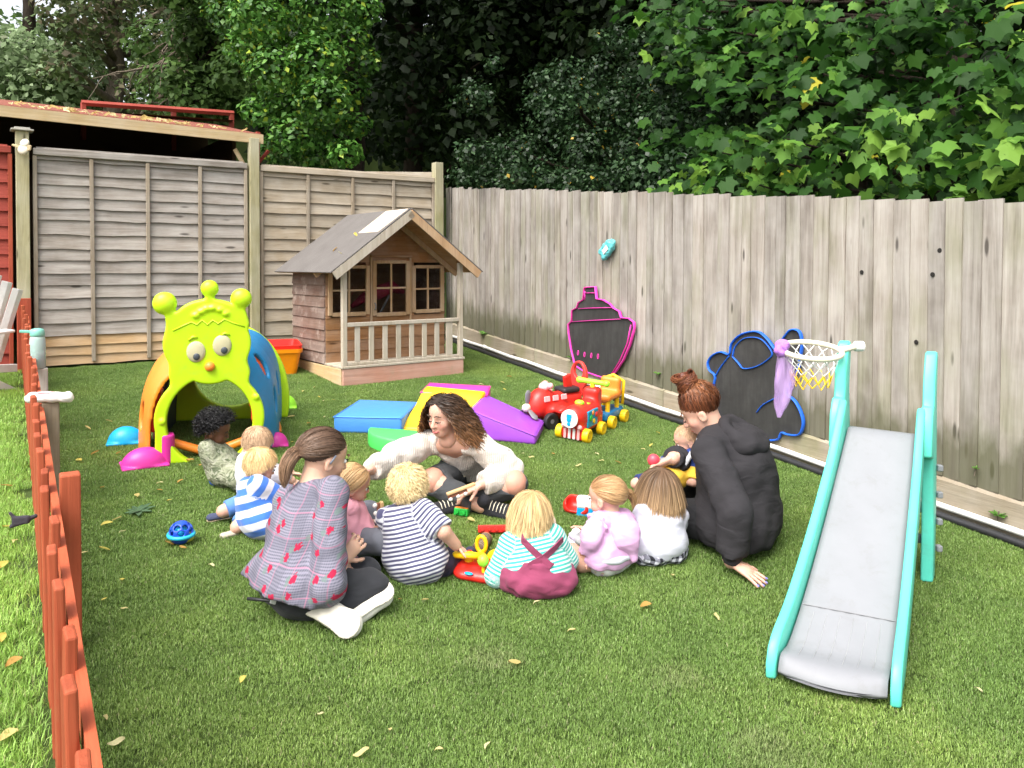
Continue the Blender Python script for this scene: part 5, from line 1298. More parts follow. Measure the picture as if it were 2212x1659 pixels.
    lips = inh & (((loc_[:,0]/.11)**2+((loc_[:,2]+(.30 if not P['kid'] else .33))/.035)**2) < 1) & (loc_[:,1] > .2); tint[lips] *= (.86,.55,.55)
    chk = np.exp(-(((np.abs(loc_[:,0])-.19)/.1)**2+((loc_[:,2]+.16)/.1)**2)) * (inh & (loc_[:,1] > .1)); tint *= 1-chk[:,None]*np.array([.0,.16,.14])
    q.body = ob('body', V, F, skin, q.t, smooth=True, attr={'tint': tint})
    return q
def torso(q, g, s=None, hem=None, low=True, flat=1.22):
    P = q.P; s = s if s is not None else q.s; q.s = s
    st = (q.pel, q.up, 0.0); kk = .05 if not P['kid'] else .035
    pr = []
    if low: pr += [dict(cap(q.hip[-1]*.9+q.pel*.1, q.hip[1]*.9+q.pel*.1, P['pr']*s+g, k=kk, fl=((0,0,1), 1.08)), st=st)]
    mid = (q.pel+q.chest)/2
    pr += [dict(cap(q.pel, mid, P['wr']*s+g, P['wr']*s+g, k=kk, fl=(q.fwd, flat*.95), cut=None), st=st), dict(cap(mid, q.chest, P['wr']*s+g, P['cr']*s+g, k=kk, fl=(q.fwd, flat)), st=st),
           dict(cap(q.chest, q.neck-q.up*.05*s, P['cr']*s*1.02+g, P['cr']*s*.62+g, k=kk, fl=(q.fwd, flat*1.05)), st=st),
           dict(cap(q.sh[-1]*.86+q.sh[1]*.14, q.sh[1]*.86+q.sh[-1]*.14, P['ra'][0]*1.12*s+g*.7, k=kk), st=st)]
    return pr
def head_prims(q):
    hh, hf, M = q.P['hh'], q.hf, q.Rm; E = lambda c, r, k=.04, op='u': ell(hf(c), A3(r)*hh, k=k*hh, op=op, M=M)
    C = lambda a, b, r1, r2, k=.03, op='u': cap(hf(a), hf(b), r1*hh, r2*hh, k=k*hh, op=op)
    if q.P['kid']:
        pr = [E((0,-.05,.12), (.395,.455,.38)), E((0,.12,-.20), (.29,.27,.29), .12), E((-.17,.20,-.22), (.14,.13,.13), .08), E((.17,.20,-.22), (.14,.13,.13), .08), E((0,.26,-.40), (.09,.08,.07), .08),
              E((-.15,.42,-.07), (.08,.055,.05), .06, 's'), E((.15,.42,-.07), (.08,.055,.05), .06, 's'), C((0,.37,-.05), (0,.41,-.17), .03, .048), E((0,.37,-.32), (.075,.045,.03), .03)]
    else:
        pr = [E((0,-.07,.135), (.345,.425,.365)), E((0,.09,-.16), (.265,.275,.34), .10), E((0,.17,-.36), (.15,.15,.12), .10), E((-.16,.20,-.13), (.11,.12,.11), .08), E((.16,.20,-.13), (.11,.12,.11), .08),
              E((-.135,.405,.0), (.085,.06,.048), .05, 's'), E((.135,.405,.0), (.085,.06,.048), .05, 's'), C((0,.345,.04), (0,.425,-.14), .03, .052), E((-.045,.37,-.15), (.035,.05,.03), .03), E((.045,.37,-.15), (.035,.05,.03), .03), E((0,.345,-.275), (.085,.05,.022), .02), E((0,.338,-.315), (.075,.045,.024), .02)]
    x = .385 if q.P['kid'] else .335
    for s in (-1, 1): pr += [E((s*x,-.04,-.08), (.045,.09,.125), .03), E((s*(x+.04),-.01,-.07), (.03,.05,.075), .03, 's')]
    pr.append(cap(hf((0,-.1,-.2)), q.neck, q.P['nk'], q.P['nk']*1.08, k=.08*hh))
    return pr
def face_parts(q, iris=(.05,.035,.02), brow=(.16,.09,.05), down=False):
    hh = q.P['hh']; ez = -.07 if q.P['kid'] else 0.0; ex = .15 if q.P['kid'] else .135; ey = .345 if q.P['kid'] else .335
    M4 = Matrix(q.Rm.tolist()); MB = plastic('brow_%d_%d' % (int(brow[0]*1000), int(brow[2]*1000)), brow, .8)
    for s in (-1, 1):
        if not down:
            e = ob('eye', *ellip((0,0,0), (.056*hh,.034*hh,.038*hh), 14, 10), plastic('eye_white', (.75,.72,.68), .25), q.t, smooth=True, loc=q.hf((s*ex, ey, ez)), rot=M4.to_euler())
            ob('iris', *ellip((0,.024*hh,-.006*hh), (.030*hh,.013*hh,.031*hh), 12, 8), plastic('iris_%d' % int(iris[2]*1000), iris, .2), e, smooth=True)
        lz = ez+(.028 if not down else -.012)
        ob('eyelash', *tube([q.hf((s*(ex-.075), ey+.035, lz-.012)), q.hf((s*ex, ey+.055, lz+(.012 if not down else -.014))), q.hf((s*(ex+.08), ey+.015, lz-.012))], [.010*hh,.017*hh,.008*hh], 6), plastic('lash_dark', (.02,.014,.01), .7), q.t, smooth=True)
        ob('eyebrow', *tube([q.hf((s*(ex-.085), ey+.055, ez+.105)), q.hf((s*(ex+.0), ey+.055, ez+.135)), q.hf((s*(ex+.1), ey-.0, ez+.105))], [.014*hh,.020*hh,.009*hh], 6), MB, q.t, smooth=True)
def sleeves(q, g, frac, cuff=0.0, sides=(1, -1), puff=0.0):
    pr = []; ra = q.ra
    for s in sides:
        S, E, Wt = q.sh[s], q.el[s], q.wr[s]; d = nrm(E-S); L1 = np.linalg.norm(E-S)
        if frac <= 1: pr.append(cap(S, S+(E-S)*frac, ra[0]+g, ra[1]+g*1.15+puff, k=.02, cut=.0))
        else:
            pr.append(cap(S, E, ra[0]+g, ra[1]+g+puff, k=.02)); e = E+(Wt-E)*(frac-1)
            c = cap(E, e, ra[1]+g+puff, ra[2]+g*(.8 if cuff == 0 else 1.2)+puff*.9, k=.012, cut=.0); o_, d_, _ = c['st']; c['st'] = (o_, d_, L1); pr.append(c)
            if cuff: dd = nrm(Wt-E); pr.append(cap(e-dd*cuff*.4, e+dd*cuff*.7, ra[2]+g*.6, k=.008, cut=.0))
    return pr
def legs_p(q, g, frac=2, sides=(1, -1)):
    pr = []; rl = q.rl
    for s in sides:
        H, K, A_ = q.hip[s], q.kn[s], q.an[s]; L1 = np.linalg.norm(K-H)
        if frac <= 1: pr.append(cap(H, H+(K-H)*frac, rl[0]+g, rl[1]+g*1.3, k=.03, cut=.0))
        else:
            pr.append(cap(H, K, rl[0]+g, rl[1]+g, k=.03)); c = cap(K, K+(A_-K)*(frac-1), rl[1]+g, rl[2]+g, k=.012, cut=.0); o_, d_, _ = c['st']; c['st'] = (o_, d_, L1); pr.append(c)
    return pr
def pelv(q, g): return [p for p in torso(q, g)[:1]] + [cap(q.pel, q.pel+(q.chest-q.pel)*.35, q.P['wr']*q.s+g, k=.03, fl=(q.fwd, 1.15), cut=.0)]
def cloth(q, name, prims, mat, wr=.0, fr=30, ph=0.0, h=None, smooth=True):
    V, F = sdf_mesh(prims, h or q.P['h']*.95, (lambda P: wob(P, wr, fr, ph)) if wr > 0 else None)
    return ob(name, V, F, mat, q.t, smooth=smooth, attr={'sc': stripes(V, prims)})
def shoe(q, s, mat, sole, d=None, up=(0,0,1), L=None, toe=None, at=None, name='shoe', wide=1.0):
    """shoe on the ankle; d = heel to toe, up = away from the sole"""
    P = q.P; L = L or P['ft']; a = A3(at) if at is not None else q.an[s]; u = nrm(up); d = nrm(q.an[s]-q.kn[s]) if d is None else nrm(d); d = nrm(d-u*(d@u)); r = L*.155*wide
    heel = a-u*.20*L-d*.20*L; fr_ = heel+d*L*.74; w = np.cross(d, u)
    pr = [cap(heel, heel+d*.35*L, r*1.0, r*1.02, k=.02*L, fl=(u, 1.15)), cap(heel+d*.35*L, fr_, r*1.02, r*1.22, k=.1*L, fl=(u, 1.6)), cap(heel+d*.12*L+u*.06*L, a+u*.04*L, r*.95, r*.85, k=.1*L), plane(heel-u*r*.62, -u)]
    V, F = sdf_mesh(pr, L/34); o = ob(name, V, F, mat, q.t, smooth=True)
    sp = [cap(heel-u*r*.7, heel+d*.3*L-u*r*.7, r*1.08, r*.92, k=.02*L, fl=(u, 4)), cap(heel+d*.3*L-u*r*.7, fr_-u*r*.7, r*.92, r*1.30, k=.08*L, fl=(u, 4.6))]
    V, F = sdf_mesh(sp, L/40); ob('sole', V, F, sole, o, smooth=True)
    if toe:
        V, F = sdf_mesh([cap(fr_-d*.02*L, fr_+d*.01*L-u*.01*L, r*1.26, r*1.27, k=.02, fl=(u, 1.62)), plane(fr_-d*.0*L, -d), plane(heel-u*r*.62, -u)], L/48); ob('toe_cap', V, F, toe, o, smooth=True)
    return o, heel, d, u, w, r
def laces(o, heel, d, u, w, r, L, mat, n=5):
    for i in range(n):
        c = heel+d*L*(.34+.075*i)+u*(r*(1.12-.06*i)); ob('lace', *tube([c-w*r*.75-u*r*.25, c+u*r*.04, c+w*r*.75-u*r*.25], L*.010, 6), mat, o, smooth=True)

# ---- hair made of many strands
def strands_mesh(paths, rad, cols, out=None):
    """paths (N,K,3), rad (K,), cols (N,K,3) -> three sided tubes"""
    N, K, _ = paths.shape; d = np.gradient(paths, axis=1); d /= np.linalg.norm(d, axis=2, keepdims=True)+1e-9
    if out is not None:                           # flat locks lying on the head
        nrm_ = paths-out; nrm_ /= np.linalg.norm(nrm_, axis=2, keepdims=True)+1e-9; u = np.cross(d, nrm_); u /= np.linalg.norm(u, axis=2, keepdims=True)+1e-9
        tw_ = np.random.default_rng(N).normal(0, .45, (N,1,1)); u = u*np.cos(tw_)+nrm_*np.sin(tw_)
        V = np.stack([paths-u*rad[None,:,None]*1.35, paths+u*rad[None,:,None]*1.35], 2); base = (np.arange(N)[:,None]*K+np.arange(K-1)[None,:])*2
        F = np.stack([base, base+1, base+3, base+2], -1).reshape(-1, 4); return V.reshape(-1, 3), F, np.repeat(cols[:,:,None,:], 2, 2).reshape(-1, 3)
    ref = np.where(np.abs(d[..., 2:3]) < .8, A3((0,0,1)), A3((1,0,0))); u = np.cross(d, ref); u /= np.linalg.norm(u, axis=2, keepdims=True)+1e-9; w = np.cross(u, d)
    V = np.stack([paths+rad[None,:,None]*(math.cos(a)*u+math.sin(a)*w) for a in (0, 2.094, 4.189)], 2)
    base = (np.arange(N)[:,None,None]*K+np.arange(K-1)[None,:,None])*3; k = np.arange(3)[None,None,:]; k1 = (k+1) % 3
    F = np.stack([base+k, base+k1, base+3+k1, base+3+k], -1).reshape(-1, 4)
    C = np.repeat(cols[:,:,None,:], 3, 2)
    return V.reshape(-1, 3), F, C.reshape(-1, 3)
def hair(q, n, length, root, tip, mode='down', K=9, curl=0.0, cfreq=90, rad=.0016, fluff=.0, part=None, tie=None, line=(-.167,.89), vol=.03, seed=1, wav=.0, name='hair', base=True, lenvar=.35, crown=(0,-.35,1), stray=.04, cut_z=None, thin=1.0, tonevar=.16):
    rg = np.random.default_rng(seed); hh = q.P['hh']; kid = q.P['kid']
    c = A3((0,-.05,.12) if kid else (0,-.07,.135)); r = A3((.395,.455,.38) if kid else (.345,.425,.365))
    nv = rg.normal(size=(n*4, 3)); nv /= np.linalg.norm(nv, axis=1, keepdims=True)
    ok = nv[:,2] > line[0]+line[1]*nv[:,1]+rg.normal(0, .03, len(nv)); nv = nv[ok][:n]; N = len(nv)
    volv = np.full(N, vol); fw = rg.random(N) < .09; volv[fw] += rg.random(fw.sum())*.10
    p = c+nv*r*1.01; cr = nrm(crown); crp = c+cr*r
    L = length*(1-lenvar*rg.random(N)); step = L/(K-1)*1.0
    paths = np.zeros((N, K, 3)); paths[:,0] = p; ph = rg.random(N)*6.28
    Upl = q.Rm.T@A3((0,0,1))                     # world up in head coordinates
    prev = None
    for k in range(1, K):
        e = (p-c)/r; ne = e/r; ne /= np.linalg.norm(ne, axis=1, keepdims=True)
        if mode == 'down': f = -np.tile(Upl, (N, 1))+.55*(p-crp)/(np.linalg.norm(p-crp, axis=1, keepdims=True)+1e-6)
        elif mode == 'part':                       # centre parting: hair falls to both sides
            sx = np.sign(p[:,0]-part+1e-6); f = -np.tile(Upl, (N, 1))*(.5+.2*k)+np.stack([sx*.8, -.55*np.ones(N), np.zeros(N)], 1)
        elif mode == 'tie': f = A3(tie)-p; dl = np.linalg.norm(f, axis=1, keepdims=True); f = f/(dl+1e-6)
        else: f = ne*1.0+rg.normal(0, .5, (N, 3))
        el = np.sqrt((e*e).sum(1))[:,None]
        if mode != 'radial':
            near = np.clip(1.5-el, 0, .5)*2; f = f-ne*np.minimum(0, (f*ne).sum(1, keepdims=True))*near+ne*fluff
        f /= np.linalg.norm(f, axis=1, keepdims=True)+1e-9
        f = f+rg.normal(0, stray, (N, 3)); 
        if prev is not None: f = .55*f+.45*prev
        f /= np.linalg.norm(f, axis=1, keepdims=True)+1e-9; prev = f
        st_ = step[:,None]
        if mode == 'tie': st_ = np.minimum(st_, np.linalg.norm(A3(tie)-p, axis=1, keepdims=True)*.9)
        p = p+f*st_
        e = (p-c)/r; el = np.sqrt((e*e).sum(1)); tgt = 1+volv*(.35+.65*min(1, k/3)); low = el < tgt
        p[low] = c+(p[low]-c)/el[low][:,None]*tgt[low][:,None]
        paths[:,k] = p
    if curl > 0:
        s_ = np.linspace(0, 1, K)[None,:]*L[:,None]; amp = curl*np.minimum(1, np.arange(K)/2.0)[None,:]
        o = np.stack([np.cos(s_*cfreq+ph[:,None]), np.sin(s_*cfreq+ph[:,None]), .5*np.cos(s_*cfreq*.7+2*ph[:,None])], -1)*amp[...,None]; paths = paths+o
    mixk = np.linspace(0, 1, K)[None,:,None]; var = (1+tonevar*rg.normal(0, 1, (N,1,1))).clip(.5, 1.7)  # random tone per strand, part of the hair's own colour
    rc = A3(root)[None,None,:]; tc = A3(tip)[None,None,:]; cols = (rc*(1-mixk**2)+tc*mixk**2)*var
    radp = rad/hh*np.array([1.0 if k < K-2 else (.75 if k == K-2 else .25) for k in range(K)])
    V, F, C = strands_mesh(paths, radp, cols, c)
    if base:                                      # scalp under the strands
        nu, nvv = 40, 26; bv = []; bf = []
        for i in range(nvv+1):
            a = math.pi*i/nvv
            for j in range(nu): b = 2*math.pi*j/nu; bv.append((math.sin(a)*math.cos(b), math.sin(a)*math.sin(b), math.cos(a)))
        bv = np.array(bv); okv = bv[:,2] > line[0]+line[1]*bv[:,1]+.02
        for i in range(nvv):
            for j in range(nu):
                f = (i*nu+j, (i+1)*nu+j, (i+1)*nu+(j+1)%nu, i*nu+(j+1)%nu)
                if all(okv[list(f)]): bf.append(f)
        bV = c+bv*r*(1.012+vol*.25); bC = np.tile(A3(root)*.85, (len(bV), 1))
        F = np.concatenate([F, np.array(bf)+len(V)]); V = np.concatenate([V, bV]); C = np.concatenate([C, bC])
    V = q.hc+(V*hh)@q.Rm.T
    return ob(name, V, F, M_hair, q.t, smooth=True, attr={'hcol': C})
def tail(q, p0, path, n, spread, root, tip, rad=.0016, curl=0.0, cf=60, K=10, seed=2, name='ponytail', parent=None, taper=.45):
    """loose bundle of strands along a path given in head units"""
    rg = np.random.default_rng(seed); hh = q.P['hh']; P_ = np.array([q.hf(x) for x in path]); tt = np.linspace(0, 1, len(P_)); ks = np.linspace(0, 1, K)
    mid = np.stack([np.interp(ks, tt, P_[:,i]) for i in range(3)], 1); o = rg.normal(size=(n, 3)); o /= np.maximum(1, np.linalg.norm(o, axis=1, keepdims=True)); ph = rg.random(n)*6.28
    prof = (.25+.75*np.sin(np.pi*np.clip(ks*.9+.08, 0, 1))**.7); prof = prof*(1-taper*ks**3); ln = .8+.2*rg.random(n)
    paths = np.stack([np.stack([np.interp(ks*l, ks, mid[:,i]) for i in range(3)], 1) for l in ln])+o[:,None,:]*(prof*spread)[None,:,None]
    if curl: s_ = ks[None,:]*cf; paths = paths+np.stack([np.cos(s_+ph[:,None]), np.sin(s_+ph[:,None]), 0*s_+.3*np.sin(s_*1.3+ph[:,None])], -1)*curl*np.minimum(1, ks*4)[None,:,None]
    var = (1+.25*rg.normal(0, 1, (n,1,1))).clip(.5, 1.7); cols = (A3(root)*(1-ks[None,:,None])+A3(tip)*ks[None,:,None])*var
    V, F, C = strands_mesh(paths, rad*np.array([1]*(K-2)+[.7,.3]), cols); return ob(name, V, F, M_hair, parent or q.t, smooth=True, attr={'hcol': C})

# ---- cloth patterns
def striped(name, a, b, period, duty=.5, soft_=.06):
    t = NT(name); s = t.attr('sc')['Fac']; v = t.coord('Object'); n = t.noise(v, 18, 4); w = t.noise(v, 500, 2)
    fr_ = t.math('FRACT', t.math('ADD', t.math('DIVIDE', s, period), t.math('MULTIPLY', n, .12)))
    c = t.mix(t.ramp(fr_, [(duty-soft_, (0,0,0)), (duty, (1,1,1)), (1-soft_, (1,1,1)), (1.0, (0,0,0))]), a, b); c = t.mix(t.math('MULTIPLY', n, .22), c, dk(a, .6), 'MULTIPLY'); t.col(c)
    f = t.noise(t.coord('Object', (6,6,13), rot=(.3,.4,.1)), 1.6, 2, .4, .8); t.bump(t.math('ADD', f, t.math('MULTIPLY', w, .05)), .3, .015); m = t.fin(.9, .2); t.b.inputs['Sheen Weight'].default_value = .2; return m
def plaid_rose():
    t = NT('grey_plaid_rose_print'); v = t.coord('Object'); x, y, z = t.sep(v); w = t.noise(v, 6, 3); 
    d = t.new('VectorMath', operation='ADD'); nz_ = t.new('TexNoise'); t.l.new(v, nz_.inputs['Vector']); nz_.inputs['Scale'].default_value = 5; sc2 = t.new('VectorMath', operation='SCALE'); sc2.inputs['Scale'].default_value = .02; t.l.new(nz_.outputs['Color'], sc2.inputs[0]); t.l.new(v, d.inputs[0]); t.l.new(sc2.outputs[0], d.inputs[1])
    x, y, z = t.sep(d.outputs[0]); h_ = t.math('ADD', t.math('MULTIPLY', x, .85), t.math('MULTIPLY', y, .55))
    def lines(c, per, wd): return t.math('LESS_THAN', t.math('FRACT', t.math('DIVIDE', c, per)), wd)
    def fine(c, per): return t.math('MULTIPLY_ADD', t.math('SINE', t.math('MULTIPLY', c, 6.283/per)), .5, .5)
    base = t.mix(t.math('MULTIPLY', fine(h_, .008), .65), (.14,.137,.175), (.066,.066,.088)); base = t.mix(t.math('MULTIPLY', fine(z, .008), .6), base, (.27,.255,.32))
    base = t.mix(t.math('MULTIPLY', lines(h_, .13, .35), .35), base, (.09,.09,.115)); base = t.mix(t.math('MULTIPLY', lines(z, .13, .35), .35), base, (.09,.09,.12))
    base = t.mix(t.math('MULTIPLY', lines(h_, .075, .05), .4), base, (.45,.15,.24)); base = t.mix(t.math('MULTIPLY', lines(z, .075, .05), .4), base, (.45,.16,.25))
    cbx = t.new('CombineXYZ'); t.l.new(h_, cbx.inputs[0]); t.l.new(z, cbx.inputs[1]); v = cbx.outputs[0]
    vo = t.new('TexVoronoi'); t.l.new(v, vo.inputs['Vector']); vo.voronoi_dimensions = '2D'; vo.inputs['Scale'].default_value = 15.0; vo.inputs['Randomness'].default_value = .8
    mp = t.new('Mapping'); t.l.new(v, mp.inputs[0]); mp.inputs['Location'].default_value = (.016,.008,.014); v2 = t.new('TexVoronoi'); t.l.new(mp.outputs[0], v2.inputs['Vector']); v2.voronoi_dimensions = '2D'; v2.inputs['Scale'].default_value = 15.0; v2.inputs['Randomness'].default_value = .8
    nn = t.noise(v, 95, 3, .6); sel = t.math('GREATER_THAN', t.sep(vo.outputs['Color'])[0], .05); sel2 = t.math('GREATER_THAN', t.sep(v2.outputs['Color'])[0], .3)
    leafm = t.math('MULTIPLY', t.math('LESS_THAN', t.math('ADD', v2.outputs['Distance'], t.math('MULTIPLY', nn, .42)), .36), sel2); base = t.mix(t.math('MULTIPLY', leafm, .7), base, (.12,.17,.15))
    rose = t.math('MULTIPLY', t.math('LESS_THAN', t.math('ADD', vo.outputs['Distance'], t.math('MULTIPLY', nn, .42)), .37), sel); base = t.mix(rose, base, t.mix(nn, (.24,.008,.03), (.40,.025,.07)))
    t.col(base); f = t.noise(t.coord('Object', (5,5,11), rot=(.5,.4,.3)), 1.5, 2, .4, 1.0); t.bump(f, .4, .02); return t.fin(.9, .2)
def camo():
    t = NT('olive_camouflage_cloth'); v = t.coord('Object'); n = t.noise(v, 22, 3, .5, .8); n2 = t.noise(v, 34, 2, .5, 1.0)
    c = t.ramp(n, [(.38, (.10,.12,.07)), (.42, (.20,.22,.14)), (.55, (.29,.30,.21)), (.6, (.16,.17,.11))]); c = t.mix(t.ramp(n2, [(.56, (0,0,0)), (.6, (.7,)*3)]), c, (.35,.35,.27)); t.col(c)
    f = t.noise(t.coord('Object', (14,14,30)), 1.6, 3, .5, 1.2); t.bump(f, .5, .03); return t.fin(.9, .2)
def gingham():
    t = NT('black_white_gingham'); v = t.coord('Object'); x, y, z = t.sep(v); g1 = t.math('GREATER_THAN', t.math('SINE', t.math('MULTIPLY', t.math('ADD', x, t.math('MULTIPLY', y, .6)), 210)), 0); g2 = t.math('GREATER_THAN', t.math('SINE', t.math('MULTIPLY', t.math('ADD', z, t.math('MULTIPLY', y, -.5)), 210)), 0)
    t.col(t.ramp(t.math('MULTIPLY_ADD', g1, .5, t.math('MULTIPLY', g2, .5)), [(.2, (.70,.70,.78)), (.5, (.19,.19,.23)), (.9, (.02,.02,.025))])); t.bump(t.noise(v, 40, 3), .4, .02); return t.fin(.9, .2)
def floral():
    t = NT('small_floral_print'); v = t.coord('Object'); vo = t.new('TexVoronoi'); t.l.new(v, vo.inputs['Vector']); vo.inputs['Scale'].default_value = 45; h_ = t.new('HueSaturation'); t.l.new(vo.outputs['Color'], h_.inputs['Color']); h_.inputs['Saturation'].default_value = .5
    t.col(t.mix(t.math('LESS_THAN', vo.outputs['Distance'], .32), (.72,.70,.72), t.mix(.5, h_.outputs[0], (.75,.25,.45)))); return t.fin(.9, .2)
def knit(name, c):
    t = NT(name); v = t.coord('Object'); s = t.attr('sc')['Fac']; x, y, z = t.sep(v); rib = t.math('SINE', t.math('MULTIPLY', t.math('ADD', x, t.math('MULTIPLY', y, .5)), 520)); n = t.noise(v, 16, 4); n2 = t.noise(v, 260, 3)
    t.col(t.mix(n, dk(c, .88), c)); hgt = t.math('ADD', t.math('MULTIPLY', rib, .12), t.math('ADD', t.math('MULTIPLY', n2, .35), t.math('MULTIPLY', t.noise(t.coord('Object', (8,8,18)), 1.5, 3, .5, 1), 1.0))); t.bump(hgt, .45, .022)
    m = t.fin(.95, .15); t.b.inputs['Sheen Weight'].default_value = .4; return m
def seat(px, py, back): 
    p = G(px, py); p = p+Vector((0, back, 0)); return Vector((p.x, p.y, gz(p.x, p.y)))
def S(P, k, **kw):
    o = {a: (tuple(x*k for x in b) if isinstance(b, tuple) else (b*k if isinstance(b, float) and a != 'h' else b)) for a, b in P.items()}; o.update(kw); return o
WHITE_C = fabric('white_cotton', (.62,.62,.66)); JEANBLK = fabric('black_denim', (.025,.026,.030), folds=.5, amt=.2); LOAF = plastic('white_rubber', (.74,.71,.64), .6)

# 1 --- toddler in camouflage, left of the circle, seen from the side
q = make_person('toddler with dark curly hair in olive camouflage suit sitting before the tunnel', seat(478, 1052, .07), R(-82), S(TD, 1.0), SK_dark, (468, 928, .0), hyaw=R(-4), hpitch=.22,
    wR=(522, 1008, -.05), wL=(530, 1000, .06), pR=(.3,-.8,-.6), pL=(-.3,-.8,-.6), aR=(.05,.17,.03,'l'), aL=(-.07,.19,.03,'l'))
CAMO = camo()
cloth(q, 'jacket', torso(q, .010)+sleeves(q, .013, 1.95), CAMO, .004, 45); cloth(q, 'trousers', pelv(q, .006)+legs_p(q, .010, 1.95), CAMO, .003, 45, 1.0)
for s in (1, -1): shoe(q, s, fabric('navy_shoe', (.03,.05,.10)), WHITEP, d=(0,1,.5), up=(0,-.4,1))
cloth(q, 'nappy', [cap((-.04,-.045,.03), (.04,-.045,.03), .035)], plastic('blue_waistband', (.02,.12,.55), .6))
hair(q, 2600, .36, (.006,.0055,.006), (.013,.012,.013), mode='radial', K=7, curl=.05, cfreq=42, rad=.0013, vol=.10, seed=11, stray=.1, line=(-.02,.85), tonevar=.4)
face_parts(q, (.02,.012,.008), (.012,.01,.01), down=True)

# 2 --- toddler half hidden behind the blue-striped one
q = make_person('toddler in white top with thin light brown hair, half hidden behind striped toddler', seat(552, 1108, .07), R(-58), S(TD, 1.0), SK_fair, (556, 956, .03), hpitch=.45, hroll=.1, aR=(.05,.20,.03,'l'), aL=(-.08,.20,.03,'l'), wR=(.06,.17,.12,'l'), wL=(-.03,.18,.14,'l'))
cloth(q, 'top', torso(q, .012)+sleeves(q, .013, 1.9), fabric('white_jersey', (.64,.63,.68)), .003, 40); cloth(q, 'trousers', pelv(q, .006)+legs_p(q, .010, 1.9), fabric('grey_marl', (.22,.22,.26)), .003, 40, 1)
hair(q, 3000, .24, (.46,.30,.18), (.56,.38,.23), rad=.0007, K=6, vol=.010, seed=12, thin=.5, line=(-.1,.8), crown=(.1,-.5,1)); face_parts(q)

# 3 --- blond toddler in wide blue and white stripes, kneeling with the feet behind
q = make_person('blond toddler in wide blue and white striped top kneeling left of plaid woman', seat(552, 1165, .07), R(-50), S(TD, 1.0), SK_pink, (563, 1004, .03), hyaw=R(-12), hpitch=.30, aR=(512, 1160, -.02), aL=(482, 1104, .10), kR=(.3,1,.3), kL=(-.5,1,.3), wR=(.05,.20,.10,'l'), wL=(-.04,.20,.10,'l'))
cloth(q, 'top', torso(q, .014)+sleeves(q, .015, .9), striped('blue_white_stripes', (.055,.17,.56), (.64,.64,.69), .064, .48), .003, 40)
cloth(q, 'trousers', pelv(q, .007)+legs_p(q, .011, 1.9), fabric('mid_blue_jersey', (.10,.22,.52)), .003, 40, 1)
o_ = shoe(q, -1, fabric('navy_sandal', (.05,.06,.11)), plastic('tan_sole', (.50,.38,.26), .7), d=(-.35,-.8,.2), up=(.2,-.3,.9), name='sandal')
shoe(q, 1, fabric('beige_shoe', (.45,.40,.32)), plastic('beige_sole', (.52,.48,.40), .7), d=(-.1,-1,.0), up=(.0,-.1,.9))
hair(q, 3400, .24, (.64,.43,.19), (.78,.56,.29), rad=.0008, K=6, vol=.012, seed=13, line=(-.12,.85), crown=(.1,-.6,1)); face_parts(q, brow=(.5,.34,.2))

# 4 --- woman in plaid rose shirt, ponytail, seen from behind
q = make_person('woman in grey plaid rose print shirt with ponytail sitting cross-legged, back to camera', seat(618, 1352, .13), R(-48), S(AD, .96, h=.011, hl=.15), SK_fair, (704, 986, .20), hyaw=R(-8), hpitch=.30, KR=(800, 1272, .02), KL=(785, 1245, .14), ER=(706, 1270, -.15),
    wR=(738, 1212, .02), wL=(722, 1196, .12), pR=(.7,-.5,-1), pL=(-.6,-.5,-1), aR=(712, 1335, -.10), aL=(770, 1325, -.02), kR=(.9,.9,.35), kL=(-.2,1,.4), curlR=1.15, curlL=1.1, torso_w=.92, hR=((-.1,.75,.5), (-.8,.2,-.3)), hL=((.7,.1,-.2), (-.2,-.6,-.8)), bulge=.03)
PLAID = plaid_rose()
tp_ = torso(q, .013)+[dict(cap(q.pel+A3((0,-.02,.01)), q.chest, .138, .115, k=.05, fl=(q.fwd, 1.1)), st=(q.pel, q.up, 0)), cap(q.hip[-1]+A3((0,-.03,-.02)), q.hip[1]+A3((0,-.03,-.02)), .148, k=.05, fl=((0,0,1), 1.15)), plane((0,0,.085), (0,-.25,-1))]
cloth(q, 'shirt', tp_+[dict(p_, k=.008) for p_ in sleeves(q, .020, 1.5, puff=.008)], PLAID, .006, 30, .7)
cloth(q, 'trousers', pelv(q, .008)+legs_p(q, .012, 1.97), JEANBLK, .005, 26, 1.3)
for s, d_, u_ in ((1, (.95,.10,-.10), None), (-1, (.9,.35,.05), None)):
    Mi_ = q.t.rotation_euler.to_matrix().inverted(); dw = A3(Mi_ @ (Vector((.86,-.42,-.26)) if s == 1 else Vector((.80,.20,.10)))); uw = A3(Mi_ @ (Vector((.18,.86,-.48)) if s == 1 else Vector((.1,.75,-.6))))
    if s == -1: dw = A3(Mi_ @ Vector((.55,.75,-.05))); uw = A3(Mi_ @ Vector((-.1,.5,-.75)))
    shoe(q, s, LOAF, plastic('cream_sole', (.66,.62,.53), .65), d=dw, up=uw, L=.20, wide=1.28, at=None if s == 1 else q.W((772, 1338, -.05)))
hair(q, 4200, .95, (.075,.042,.027), (.17,.10,.062), mode='tie', tie=(0,-.55,-.02), K=8, rad=.0009, vol=.035, seed=14, stray=.02, lenvar=.2, line=(-.2,.80))
tail(q, None, [(0,-.50,0),(0,-.64,-.05),(0,-.70,-.25),(.0,-.66,-.50),(-.02,-.60,-.68)], 420, .032, (.17,.10,.06), (.34,.21,.13), rad=.0014, seed=3)
